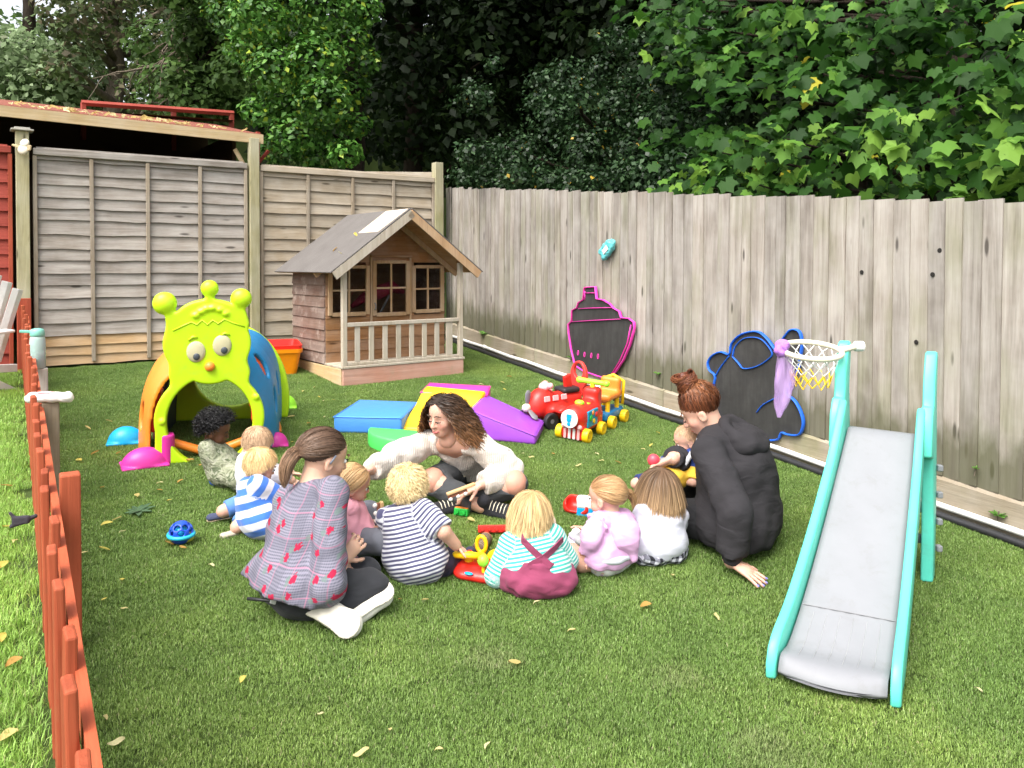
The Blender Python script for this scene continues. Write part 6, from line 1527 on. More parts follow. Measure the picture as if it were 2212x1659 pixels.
hb = A3((0,-.53,-.01)); ob('hair_band', *tube([q.hf(hb+.085*A3((math.cos(a), .25*math.sin(a), math.sin(a)))) for a in np.linspace(0, 6.283, 15)[:-1]], .010, 8, closed=True), fabric('black_hair_band', (.015,.013,.013)), q.t, smooth=True)
ob('hair_clip', *tube([q.hf((.36,.02,.12)), q.hf((.38,-.02,.04)), q.hf((.37,-.05,-.04))], .004, 6), plastic('slate_clip', (.18,.20,.25), .3), q.t, smooth=True); face_parts(q)
rr = thing('car_key_cord', 'black cord with silver keys hanging at the plaid woman\'s hip', 'keys', G(590, 1338)+Vector((0,-.02,.09)), 0)
ob('cord', *tube([(-.085,-.01,.0),(-.03,-.02,.0),(.02,-.02,-.005),(.12,.0,.012)], .006, 6), BLACKP, rr, smooth=True); ob('key', *bevel_mesh(box(-.012,.012,-.004,.004,-.02,.02), .003, 1), plastic('dull_silver', (.5,.5,.5), .3), rr, loc=(.02,-.03,.005), rot=(.3,.4,.2))

# 5 --- girl in pink with yellow hair bobbles
q = make_person('blond toddler girl in pink frilled top with yellow bobbles, beside plaid woman', seat(752, 1215, .07), R(-70), S(TD, 1.06), SK_pink, (762, 1044, .0), hyaw=R(-5), hpitch=.15, aR=(840, 1198, .0), aL=(840, 1182, .12), kR=(.3,0,.2), kL=(-.3,0,.2), wR=(806, 1146, -.02), wL=(788, 1128, .12), hR=((.2,.9,.3), (-1,0,0)), curlR=.7)
pk = fabric('pale_pink_jersey', (.76,.35,.42))
cloth(q, 'top', torso(q, .016)+[cap(q.pel+A3((0,0,.01)), q.chest, .098, .09, k=.03, cut=None)]+sleeves(q, .013, 1.95)+[plane((0,0,.035), (0,0,-1))], pk, .004, 45)
cloth(q, 'collar_frill', [tor(q.neck-q.up*.012, q.up, .055, .016), ell(q.sh[1]+A3((0,0,.0)), (.042,.05,.042), k=.02), ell(q.sh[-1], (.042,.05,.042), k=.02)], pk, .006, 90)
cloth(q, 'leggings', pelv(q, .006)+legs_p(q, .010, 2.0), fabric('grey_leggings', (.145,.15,.175)), .003, 40, 1)
hair(q, 2600, .75, (.50,.31,.15), (.64,.43,.22), mode='tie', tie=(.22,-.40,-.30), K=8, rad=.0012, vol=.02, seed=15, stray=.03, line=(-.15,.8))
for sx in (-1, 1):
    tail(q, None, [(sx*.28,-.34,-.18),(sx*.36,-.44,-.26),(sx*.36,-.46,-.42),(sx*.33,-.44,-.58)], 130, .018, (.45,.28,.12), (.58,.38,.19), rad=.0012, seed=5+sx, name='bunch')
    ob('hair_bobble', *ellip((0,0,0), (.017,.017,.017), 12, 8), YELP, q.t, smooth=True, loc=q.hf((sx*.40,-.42,-.22)))
face_parts(q, brow=(.45,.3,.18)); PINKQ = q
# 6 --- blond boy in thin navy stripes, back to camera
q = make_person('blond toddler boy in thin navy striped tee, back to camera, reaching to toy wheel', seat(890, 1262, .075), R(-22), S(TD, 1.08), SK_pink, (882, 1050, .05), hyaw=R(4), hpitch=.18, wR=(985, 1178, -.02), ER=(958, 1148, -.06), wL=(-.03,.20,.10,'l'), KR=(955, 1232, .02), aR=(992, 1212, .14), aL=(-.10,.26,.03,'l'), kL=(-.6,.3,.2), hR=((.55,.5,-.55), (-.3,-.3,-.8)), torso_w=1.02)
cloth(q, 'tee', torso(q, .013)+[dict(cap(q.pel+A3((0,-.005,-.01)), q.chest, .108, .094, k=.03, fl=(q.fwd,1.1)), st=(q.pel, q.up, 0))]+sleeves(q, .017, .95), striped('navy_thin_stripes', (.075,.075,.15), (.70,.70,.76), .0172, .52, .12), .004, 40, .4)
cloth(q, 'trousers', pelv(q, .006)+legs_p(q, .013, 1.95), fabric('navy_joggers', (.022,.020,.045)), .004, 40, 1)
for s in (1, -1): shoe(q, s, fabric('navy_shoe2', (.05,.05,.08)), WHITEP, d=(s*.3,1,.3), up=(0,-.3,1))
hair(q, 4200, .27, (.66,.47,.22), (.84,.67,.38), rad=.0008, K=7, vol=.025, seed=16, fluff=.28, curl=.03, cfreq=25, line=(-.22,.8), stray=.16, crown=(.1,-.4,1)); face_parts(q, brow=(.5,.36,.2))
BOY = q
# 7 --- woman in cream cardigan, facing the camera
q = make_person('smiling woman with long curly dark hair in cream knit cardigan and ripped jeans', seat(1035, 1105, .42), R(168), S(AD, .93, h=.0095), SK_pink, (958, 898, -.40), hyaw=R(-24), hpitch=.16, hroll=.06, KR=(934, 1040, -.36), KL=(1110, 1045, -.40), EL=(1098, 1015, -.34),
    wR=(792, 1018, -.72), wL=(1040, 1046, -.48), pR=(.5,-.2,-.4), pL=(-1,-.2,-.5), aR=(1040, 1092, -.46), aL=(985, 1086, -.42), kR=(.9,.3,.9), kL=(-.9,.3,.9), hL=((.75,.30,-.45), (.3,.2,-1)), curlL=.55, sh_up=-.02, torso_w=.98, bulge=.04)
CREAM = knit('cream_rib_knit', (.66,.60,.53))
pt = torso(q, .016)+[cap(q.pel+A3((0,0,-.02)), q.chest, .15, .13, k=.05, fl=(q.fwd, 1.1)), plane((0,0,.06), (0,0,-1))]
cloth(q, 'vest_top', torso(q, .006)+[plane(q.chest+q.up*.045, q.up+q.fwd*.6)], fabric('black_vest', (.012,.012,.014)))
vn = q.chest+q.fwd*.115+q.up*.03
cardi = pt+sleeves(q, .026, 1.95, puff=.012)+[ell(q.neck+q.fwd*.07-q.up*.02, (.07,.10,.10), k=.02, op='s'), cap(q.neck+q.fwd*.06, q.chest+q.fwd*.15+q.up*.02, .06, .012, k=.02, op='s'), ell(q.neck+q.fwd*.0+A3((-.09,0,.0)), (.06,.06,.05), k=.02, op='s')]
cloth(q, 'cardigan', cardi, CREAM, .007, 26, .4, h=.0085)
for i in range(2): ob('button', *ellip((0,0,0), (.010,.010,.010), 10, 8), CREAMP, q.t, smooth=True, loc=q.chest+q.fwd*(.135)-q.up*(.06+.09*i)+A3((.005,0,0)))
kn_sub = []
for s in (1, -1): kn_sub.append(ell(q.kn[s]+A3((0,.035,.035)), (.074,.074,.074), k=.004, op='s'))
cloth(q, 'ripped_jeans', pelv(q, .008)+legs_p(q, .014, 1.86)+kn_sub, fabric('charcoal_denim', (.055,.058,.062), folds=.6, amt=.35), .006, 28, 1.0)
for s in (1, -1):
    V, F = sdf_mesh([ell(q.kn[s]+A3((0,0,.004)), (.068,.068,.068))], .008); ob('knee', V, F, SK_pink, q.body, smooth=True, attr={'tint': np.tile(A3((1.0,.86,.84)), (len(V), 1))})
BLKC = fabric('black_canvas', (.02,.02,.024)); Mi_ = q.t.rotation_euler.to_matrix().inverted()
a = shoe(q, 1, BLKC, LOAF, d=A3(Mi_ @ Vector((.95,-.30,-.12))), up=A3(Mi_ @ Vector((-.1,-.62,.78))), L=.245, toe=LOAF, at=q.W((1046, 1084, -.48))); laces(*a, .245, CREAMP, 5)
a = shoe(q, -1, BLKC, LOAF, d=A3(Mi_ @ Vector((-.90,-.40,-.05))), up=A3(Mi_ @ Vector((.1,-.4,.9))), L=.245, toe=LOAF, at=q.W((996, 1074, -.44))); laces(*a, .245, CREAMP, 5)
hair(q, 2600, 1.40, (.030,.017,.011), (.27,.125,.05), mode='part', part=.02, K=15, curl=.060, cfreq=14, rad=.0013, vol=.045, seed=17, stray=.06, lenvar=.25, line=(.06,.74), fluff=.08, crown=(0,.2,1), tonevar=.35)
face_parts(q, brow=(.06,.035,.02), down=True)
sm = [q.hf((-.10,.325,-.265)), q.hf((-.05,.378,-.292)), q.hf((0,.392,-.298)), q.hf((.05,.378,-.292)), q.hf((.10,.325,-.265))]
ob('lips', *tube(sm, [.002,.0042,.0045,.0042,.002], 8), plastic('lip_rose', (.50,.13,.12), .45), q.t, smooth=True)
CARD = q
def bell_stick(label, p, d, Ls, ang=0, wood_m=None, strip=False):
    d = Vector(d).normalized(); t = thing('bell_stick', label, 'bell stick', p); mt = wood_m or wood('bell_wood_'+label[:6], [(.2, (.50,.28,.10)), (.5, (.64,.40,.17)), (.8, (.70,.48,.24))], 'z', knots=False, vary=.1, rough=.5)
    q0 = d.to_track_quat('Z', 'Y'); ob('handle', *bevel_mesh(box(-.011,.011,-.008,.008,-.02,Ls), .005, 2), mt, t, rot=q0.to_euler())
    up_ = q0.to_matrix() @ Vector((0,-1,0)); sx = q0.to_matrix() @ Vector((1,0,0))
    ob('leather_strip', *bevel_mesh(box(-.004,.004,-.024,-.009,Ls*.2,Ls*.98), .002, 1), plastic('tan_strip', (.30,.11,.06), .6), t, rot=q0.to_euler())
    for i in range(3):
        ob('bell', *ellip((0,0,0), (.011,.011,.011), 12, 8), plastic('bright_nickel', (.75,.74,.70), .15), t, smooth=True, loc=d*(Ls*(.3+.3*i))+up_*.03)
    return t
hd = Vector(q.hand[-1][0]); m3 = q.t.rotation_euler.to_matrix(); mw = Matrix.Translation(q.t.location) @ m3.to_4x4()
bell_stick('brown bell stick with silver bells in cardigan woman\'s hand', AT(1018, 1048, (mw @ Vector(q.wr[-1])).y-.08), AT(965, 1068, 0.0+(mw @ Vector(q.wr[-1])).y-.12)-AT(1018, 1048, (mw @ Vector(q.wr[-1])).y-.08), .13)
mp_ = Matrix.Translation(PINKQ.t.location) @ PINKQ.t.rotation_euler.to_matrix().to_4x4(); hw = mp_ @ Vector(PINKQ.wr[1]+PINKQ.hand[1][0]*.05)
bell_stick('pale wooden bell stick held upright by the girl in pink', hw, (-.10,-.05,1), .115)

# 8 --- girl in teal stripes and plum dungarees
q = make_person('toddler girl in teal striped top and plum dungaree skirt, back to camera', seat(1160, 1292, .085), R(4), S(TD, 1.08), SK_pink, (1146, 1106, .06), hyaw=R(3), hpitch=.22, wR=(.09,.17,.10,'l'), wL=(1098, 1222, .10), aR=(.10,.26,.03,'l'), aL=(-.06,.29,.03,'l'), KR=(.135,.105,.065,'l'), KL=(-.085,.15,.06,'l'), torso_w=1.02)
PLUM = fabric('plum_corduroy', (.235,.045,.095), folds=.5)
TOPO = cloth(q, 'top', torso(q, .012)+sleeves(q, .016, 1.15), striped('teal_white_stripes', (.05,.40,.34), (.66,.74,.72), .0155, .55, .12), .003, 40)
skp = [cap((-.045,.0,.055), (.045,.0,.055), .122, k=.04, fl=((0,0,1), 1.55)), cap((0,0,.06), (0,.0,.145), .120, .100, k=.04, cut=0), ell((.08,.09,.05), (.08,.09,.06), k=.04), ell((-.08,.09,.05), (.08,.09,.06), k=.04), plane((0,0,.003), (0,0,-1))]
cloth(q, 'dungaree_skirt', skp, PLUM, .007, 42, .3)
def strap(pts, name='strap', w=.013):
    V = []; F = []
    P_ = [A3(p) for p in pts]
    for i, p in enumerate(P_):
        d = nrm(P_[min(i+1, len(P_)-1)]-P_[max(i-1, 0)]); nn_ = nrm(A3((p[0]-q.pel[0], p[1]-q.chest[1], 0))+1e-6); s_ = nrm(np.cross(d, nn_)); V += [p-s_*w+nn_*.002, p+s_*w+nn_*.002, p+s_*w-nn_*.004, p-s_*w-nn_*.004]
    for i in range(len(P_)-1):
        a = i*4
        for k in range(4): F.append((a+k, a+(k+1)%4, a+4+(k+1)%4, a+4+k))
    F += [(3,2,1,0), tuple(len(P_)*4-4+k for k in range(4))]
    return ob(name, V, F, PLUM, q.t, smooth=False)
allp = torso(q, .012)
def on_back(x, z):                                 # point on the back of the top
    y = -.25
    for _ in range(90):
        d = min(float(p['fn'](A3([[x, y, z]]))[0]) for p in allp)
        if d < .003: break
        y += max(.0015, d*.7)
    return A3((x, y-.010, z))
shz = q.sh[1][2]
top_v = np.empty(len(TOPO.data.vertices)*3, np.float32); TOPO.data.vertices.foreach_get('co', top_v); top_v = top_v.reshape(-1, 3)
def on_back(x, z):
    m = (np.abs(top_v[:,0]-x) < .011) & (np.abs(top_v[:,2]-z) < .011); return A3((x, (top_v[m,1].min() if m.any() else -.05)-.003, z))
strap([on_back(.045-.115*t_, .135+(shz-.135+.012)*t_) for t_ in np.linspace(0, 1, 10)]+[A3((-.072, q.neck[1]+.03, shz+.04))])
strap([on_back(-.045+.145*t_, .135+.075*t_) for t_ in np.linspace(0, 1, 10)])
hair(q, 3300, .78, (.50,.33,.15), (.74,.54,.28), rad=.0008, vol=.022, seed=18, K=10, stray=.04, line=(-.32,.75), crown=(.1,-.25,1), tonevar=.3)
ob('hair_clip', *tube([q.hf((-.05,-.53,-.14)), q.hf((.02,-.55,-.15)), q.hf((.08,-.53,-.16))], .005, 6), plastic('champagne_clip', (.75,.62,.42), .3), q.t, smooth=True); face_parts(q, brow=(.5,.36,.2))
cb_ = thing('cushion_toy', 'cream round toy held in front of the girl in plum dungarees', 'toy', G(1165, 1262)+Vector((0,.22,.14)), 0); V, F = sdf_mesh([ell((0,0,0), (.085,.05,.065)), ell((.03,0,.05), (.05,.04,.05), k=.03)], .008); ob('cushion', V, F, fabric('cream_plush', (.76,.70,.54)), cb_, smooth=True)

# 9 --- girl in lilac hooded jacket
q = make_person('toddler girl in lilac hooded jacket with frilled sleeves and floral shorts', seat(1318, 1246, .075), R(42), S(TD, 1.06), SK_pink, (1308, 1072, .02), hyaw=R(14), hpitch=.20, aL=(1228, 1182, .06), aR=(1258, 1165, .22), KL=(1256, 1222, -.04), kR=(.4,.3,.7), wL=(1266, 1196, -.07), EL=(1278, 1160, -.10), wR=(.06,.17,.10,'l'), pL=(-.3,-.7,-.5), torso_w=.98)
LIL = fabric('lilac_sweatshirt', (.62,.36,.58))
cloth(q, 'jacket', torso(q, .015)+sleeves(q, .015, 1.9)+[plane((0,0,.04), (0,0,-1))], LIL, .004, 42)
cloth(q, 'hood', [cap(q.neck+A3((-.05,-.03,-.005)), q.neck+A3((.05,-.03,-.005)), .034, k=.03), ell(q.neck+A3((0,-.085,-.05)), (.078,.045,.065), k=.04), cap(q.neck+A3((0,-.10,-.07)), q.neck+A3((.01,-.125,-.14)), .045, .018, k=.03)], LIL, .003, 60)
for s in (1, -1): cloth(q, 'sleeve_frill', [tor(q.sh[s]+(q.el[s]-q.sh[s])*.22, nrm(q.el[s]-q.sh[s]+A3((s*.2,0,0))), .046, .012, k=.01)], LIL, .008, 110)
cloth(q, 'shorts', pelv(q, .010)+legs_p(q, .014, .42), floral(), .003, 40); cloth(q, 'nappy_edge', [cap((-.04,-.02,.085), (.04,-.02,.085), .088, fl=((0,0,1), 2.6))], fabric('pale_grey_jersey', (.50,.52,.56)), .003, 40)
for s in (-1, 1): shoe(q, s, fabric('lilac_shoe', (.42,.36,.48)), plastic('pale_sole', (.62,.58,.60), .6), d=(-.55 if s < 0 else .1,.8,.15), up=(-.15,-.2,.95))
for s in (-1, 1): cloth(q, 'sock', [cap(q.an[s]-nrm(q.an[s]-q.kn[s])*.02, q.an[s], .036, k=.01)], WHITE_C)
hair(q, 3000, .65, (.38,.21,.095), (.54,.34,.17), mode='tie', tie=(.36,-.38,-.05), K=7, rad=.0008, vol=.02, seed=19, stray=.03, line=(-.12,.8))
tail(q, None, [(.32,-.34,.0),(.44,-.46,-.02),(.50,-.52,-.2),(.48,-.5,-.42)], 170, .020, (.34,.19,.085), (.48,.30,.15), rad=.0012, seed=9); face_parts(q, brow=(.4,.26,.15))

# 10 --- girl in white top and gingham skirt
q = make_person('toddler girl with long brown hair in white top and black gingham skirt', seat(1425, 1222, .075), R(22), S(TD, 1.08), SK_pink, (1424, 1052, .04), hyaw=R(0), hpitch=.15, aL=(-.10,.22,.03,'l'), aR=(.06,.24,.03,'l'), kL=(-.9,.3,.05), kR=(.8,.3,.1), wL=(-.07,.17,.09,'l'), wR=(.08,.17,.09,'l'), torso_w=1.0, sh_up=-.01)
cloth(q, 'top', torso(q, .014)+[cap(q.pel+A3((0,-.005,.0)), q.chest, .102, .092, k=.03)]+sleeves(q, .015, 1.9)+[plane((0,0,.03), (0,0,-1))], fabric('white_knit', (.60,.60,.68), weave=260), .004, 40)
cloth(q, 'skirt', [cap((-.045,0,.04), (.045,0,.04), .105, k=.03, fl=((0,0,1), 1.9)), ell((-.07,.06,.045), (.085,.09,.045), k=.03), plane((0,0,.003), (0,0,-1))], gingham(), .006, 60)
cloth(q, 'leggings', legs_p(q, .008, 2.0), fabric('black_leggings', (.016,.016,.02)), .002, 40)
hair(q, 3200, 1.12, (.13,.075,.042), (.46,.30,.16), rad=.0009, vol=.02, seed=20, K=11, stray=.025, line=(-.30,.70), crown=(0,-.3,1), lenvar=.22, tonevar=.3); face_parts(q, brow=(.2,.12,.07))

# 12 --- woman in black hooded top with a bun
hoodie_loc = seat(1604, 1198, .16)
q = make_person('woman with auburn hair bun in black hooded top leaning on one hand', hoodie_loc, R(62), S(AD, .98, h=.011), SK_pink, (1511, 888, .02), hyaw=R(14), hpitch=.62, hroll=.0,
    wL=(1580, 1212, -.37), EL=(1588, 1108, -.38), wR=(1455, 990, .0), pL=(-.3,-1,.0), pR=(.9,.1,-.5), KL=(1478, 1120, -.04), aL=(1548, 1140, .06), KR=(1462, 1095, .30), aR=(1480, 1120, .22), hL=((.62,-.62,-.30), (.0,.1,-1), 'w'), hR=((-.8,-.1,-.35), (0,-.5,-.8), 'w'), curlL=.10, curlR=.6, torso_w=1.28, limb_w=1.2, bulge=.10)
HOOD = fabric('black_sweatshirt', (.027,.025,.028), folds=.5, amt=.22, sheen=.0)
tp_ = torso(q, .022)+[cap(q.pel+A3((0,-.03,.03)), q.chest+A3((0,-.01,0)), .185, .182, k=.06, fl=(q.fwd, 1.0)), cap((-.11,-.03,.09), (.11,-.03,.09), .165, k=.06, fl=((0,0,1), 1.2)), plane((0,0,.045), (0,0,-1))]
cloth(q, 'hooded_top', tp_+[dict(p_, k=.012) for p_ in sleeves(q, .024, 1.86, cuff=.05, puff=.006)], HOOD, .005, 26, .2)
cloth(q, 'hood', [cap(q.neck+A3((-.08,-.04,-.01)), q.neck+A3((.08,-.04,-.01)), .055, k=.04), ell(q.neck+A3((0,-.15,-.015)), (.15,.09,.075), k=.05), tor(q.neck+A3((0,-.13,.02)), (0,-.5,1), .10, .03, k=.03), cap(q.neck+A3((-.09,-.06,-.04)), q.neck+A3((-.05,.06,-.10)), .035, .025, k=.03), cap(q.neck+A3((.09,-.06,-.04)), q.neck+A3((.05,.06,-.10)), .035, .025, k=.03)], HOOD, .005, 30)
cloth(q, 'white_lining', [cap(q.neck+A3((-.065,.045,.005)), q.neck+A3((-.075,.12,-.16)), .016, .013, k=.01)], WHITE_C, .001, 40)
cloth(q, 'trousers', pelv(q, .010)+legs_p(q, .018, 2.0), fabric('black_jersey', (.016,.016,.018), folds=.5), .006, 26, 1.0)
for s in (1, -1): shoe(q, s, BLKC, BLACKP, d=(s*-.2,1,.2), up=(0,-.3,1))
hair(q, 3400, 1.1, (.12,.036,.015), (.32,.13,.045), mode='tie', tie=(.0,-.12,.60), K=8, rad=.0010, vol=.055, seed=21, stray=.06, line=(-.42,.72), lenvar=.2, curl=.032, cfreq=18, tonevar=.45)
V, F = sdf_mesh([ell(q.hf((0,-.10,.68)), A3((.25,.24,.20))*q.P['hh'])], .008, lambda P: wob(P, .010, 90)); bun = ob('bun', V, F, M_hair, q.t, smooth=True, attr={'hcol': np.tile(A3((.10,.028,.014)), (len(V), 1))})
for i in range(7):
    a0 = i*.9; ax_ = q.hf((0,-.10,.68)); pth = [(.25*math.cos(a)*(.95-.1*i/7), -.10+.24*math.sin(a)*.9, .60+.04*i+.05*math.sin(2*a+a0)) for a in np.linspace(a0, a0+4.6, 9)]
    tail(q, None, pth, 60, .016, (.11,.035,.016), (.22,.075,.03), rad=.0016, seed=30+i, name='bun_coil', parent=bun, taper=.0)
face_parts(q, brow=(.16,.07,.035), down=True)
NAIL = plastic('lavender_nail_varnish', (.22,.20,.55), .25)
d_, n_ = q.hand[-1]; s_ = np.cross(d_, n_); hl = q.P['hl']
for i, fl_ in enumerate((.82,.97,1.0,.88)):
    b = q.wr[-1]+d_*.47*hl+s_*((i-1.5)*.105*hl*-1); dd = nrm(d_+s_*(i-1.5)*-1*.12); c = .10*(.8+.1*i)
    for L_n in (.24,.16,.12): b = b+dd*L_n*hl*fl_; pd = dd; dd = nrm(dd*math.cos(c)+n_*math.sin(c))
    ob('nail', *ellip((0,0,0), (.0058,.0075,.003), 10, 6), NAIL, q.t, smooth=True, loc=b-n_*.0055, rot=Vector(pd).to_track_quat('Y', 'Z').to_euler())
HD = q; mw = Matrix.Translation(q.t.location) @ q.t.rotation_euler.to_matrix().to_4x4(); hw = mw @ Vector(q.wr[1])
mr = thing('maraca', 'red topped maraca in the hooded woman\'s far hand', 'maraca', AT(1412, 994, hw.y-.02)); ob('head', *ellip((0,0,0), (.030,.026,.030), 16, 12), plastic('coral_maraca', (.74,.06,.09), .35), mr, smooth=True); dv = (hw-mr.location); dv.normalize(); ob('handle', *cylm(dv*.02, dv*.11, .009, 10), GREYP, mr, smooth=True)

# 11 --- baby in the hooded woman's lap
bl_ = Vector((hoodie_loc.x, hoodie_loc.y, 0))+Vector((-.30,.10,0)); bl_ = Vector((bl_.x, bl_.y, gz(bl_.x, bl_.y)))
q = make_person('baby with wispy fair hair in navy and yellow outfit on the hooded woman\'s lap', bl_, R(78), S(TD, .92), SK_pink, (1484, 950, .03), hyaw=R(12), hpitch=.28, z0=.20, wL=(1456, 1035, -.02), wR=(1452, 1010, .10), KL=(1436, 1078, .0), aL=(1372, 1092, -.02), KR=(1452, 1070, .10), aR=(1440, 1100, .12))
for s in (1, -1): pass
t = NT('navy_yellow_blocks'); v = t.coord('Object'); x, y, z = t.sep(v); t.col(t.mix(t.math('GREATER_THAN', z, .145), (.80,.50,.06), (.03,.06,.24))); M_baby = t.fin(.9, .2)
cloth(q, 'top', torso(q, .013)+sleeves(q, .013, .9), M_baby, .003, 40); cloth(q, 'dungarees', pelv(q, .010)+legs_p(q, .016, 1.98), fabric('navy_star_cloth', (.022,.035,.13)), .004, 40)
for z in (0, 1): ob('star_print', *ellip((0,0,0), (.010,.010,.004), 8, 6), plastic('coral_star', (.75,.20,.16), .6), q.t, smooth=True, loc=q.kn[-1]+(q.an[-1]-q.kn[-1])*(.35+.4*z)+A3((-.034,-.004,.032)), rot=(0,R(-50),0))
hair(q, 900, .14, (.56,.34,.20), (.62,.40,.24), rad=.0007, vol=.012, seed=22, line=(-.05,.85), thin=.4, base=True); face_parts(q, (.06,.08,.1), brow=(.5,.3,.18))
# ============================================================ GRASS
def tuft(n, rad, L, W_, cols, seed):
    rg = np.random.default_rng(seed); a = rg.random(n)*6.283; r = rad*np.sqrt(rg.random(n)); x, y = r*np.cos(a), r*np.sin(a)
    az = rg.random(n)*6.283; lean = rg.uniform(.15, 1.05, n); ln = L*rg.uniform(.6, 1.25, n); w = W_*rg.uniform(.7, 1.3, n)
    d = np.stack([np.cos(az), np.sin(az), np.zeros(n)], 1); s = np.stack([-np.sin(az), np.cos(az), np.zeros(n)], 1); b = np.stack([x, y, np.full(n, -.003)], 1); up = A3((0,0,1))
    m = b+(d*np.sin(lean*.5)[:,None]+up*np.cos(lean*.5)[:,None])*ln[:,None]*.55; t_ = m+(d*np.sin(lean*1.3)[:,None]+up*np.cos(lean*1.3)[:,None])*ln[:,None]*.5
    V = np.stack([b-s*w[:,None], b+s*w[:,None], m+s*w[:,None]*.8, m-s*w[:,None]*.8, t_+s*w[:,None]*.25, t_-s*w[:,None]*.25], 1)
    i = np.arange(n)[:,None]*6; F = np.concatenate([i+np.array([[0,1,2,3]]), i+np.array([[3,2,4,5]])])
    ci = rg.choice(len(cols), n, p=[c[1] for c in cols]); C = np.array([c[0] for c in cols])[ci]*rg.uniform(.75, 1.25, (n,1)); C = np.repeat(C[:,None,:], 6, 1)
    return V.reshape(-1, 3), F, C.reshape(-1, 3)
def gn_grass(name, label, V, F, C, pts, mat):
    n0 = len(V); allV = np.concatenate([V, pts]); me = bpy.data.meshes.new(name)
    me.vertices.add(len(allV)); me.vertices.foreach_set('co', allV.astype(np.float32).ravel()); n, m = F.shape
    me.loops.add(n*m); me.loops.foreach_set('vertex_index', F.astype(np.int32).ravel()); me.polygons.add(n); me.polygons.foreach_set('loop_start', np.arange(0, n*m, m, dtype=np.int32)); me.polygons.foreach_set('loop_total', np.full(n, m, dtype=np.int32)); me.update(calc_edges=True)
    a = me.attributes.new('lcol', 'FLOAT_COLOR', 'POINT'); cc_ = np.ones((len(allV), 4), np.float32); cc_[:n0,:3] = C; a.data.foreach_set('color', cc_.ravel())
    a = me.attributes.new('is_tuft', 'FLOAT', 'POINT'); v = np.zeros(len(allV), np.float32); v[:n0] = 1; a.data.foreach_set('value', v)
    me.materials.append(mat); o = bpy.data.objects.new(name, me); COL.objects.link(o); tag(o, label, 'grass', kind='stuff')
    g = bpy.data.node_groups.new(name+'_scatter', 'GeometryNodeTree'); g.interface.new_socket('Geometry', in_out='INPUT', socket_type='NodeSocketGeometry'); g.interface.new_socket('Geometry', in_out='OUTPUT', socket_type='NodeSocketGeometry')
    N = g.nodes.new; i_ = N('NodeGroupInput'); o_ = N('NodeGroupOutput'); na = N('GeometryNodeInputNamedAttribute'); na.data_type = 'FLOAT'; na.inputs['Name'].default_value = 'is_tuft'
    sp = N('GeometryNodeSeparateGeometry'); sp.domain = 'POINT'; cmp_ = N('FunctionNodeCompare'); cmp_.data_type = 'FLOAT'; cmp_.operation = 'GREATER_THAN'; cmp_.inputs[1].default_value = .5
    ip = N('GeometryNodeInstanceOnPoints'); rv = N('FunctionNodeRandomValue'); rv.data_type = 'FLOAT_VECTOR'; rv.inputs[0].default_value = (0,0,0); rv.inputs[1].default_value = (0,0,6.283); rs = N('FunctionNodeRandomValue'); rs.data_type = 'FLOAT'; rs.inputs[2].default_value = .8; rs.inputs[3].default_value = 1.2; rs.inputs['Seed'].default_value = 5
    lk = g.links.new; lk(na.outputs[0], cmp_.inputs[0]); lk(i_.outputs[0], sp.inputs[0]); lk(cmp_.outputs[0], sp.inputs['Selection']); lk(sp.outputs['Inverted'], ip.inputs['Points']); lk(sp.outputs['Selection'], ip.inputs['Instance']); lk(rv.outputs[0], ip.inputs['Rotation']); lk(rs.outputs[1], ip.inputs['Scale']); lk(ip.outputs[0], o_.inputs[0])
    md = o.modifiers.new('scatter', 'NODES'); md.node_group = g; return o
rg_ = np.random.default_rng(3)
def scatter_pts(test, sp, x0, x1, y0, y1):
    X, Y = np.meshgrid(np.arange(x0, x1, sp), np.arange(y0, y1, sp)); X = (X+rg_.uniform(-.5, .5, X.shape)*sp).ravel(); Y = (Y+rg_.uniform(-.5, .5, Y.shape)*sp).ravel(); m = test(X, Y); X, Y = X[m], Y[m]
    return np.stack([X, Y, GXs*X+GYs*Y], 1)
def sidep(X, Y): return (X-PA.x)*PNr.x+(Y-PA.y)*PNr.y
def lawn_t(X, Y):
    fr_ = (X-W1.x)*RN.x+(Y-W1.y)*RN.y > .03; lp = (X-L0.x)*LAPN.x+(Y-L0.y)*LAPN.y > .05; vis = (np.abs(X/np.maximum(Y, .1)) < .72) & (Y > 1.9)
    hx = (X-B0.x)*hu.x+(Y-B0.y)*hu.y; hy = -(X-B0.x)*hu.y+(Y-B0.y)*hu.x; house = (hx > .03) & (hx < HW-.03) & (hy > .03)
    return (sidep(X, Y) > .06) & fr_ & lp & vis & ~house
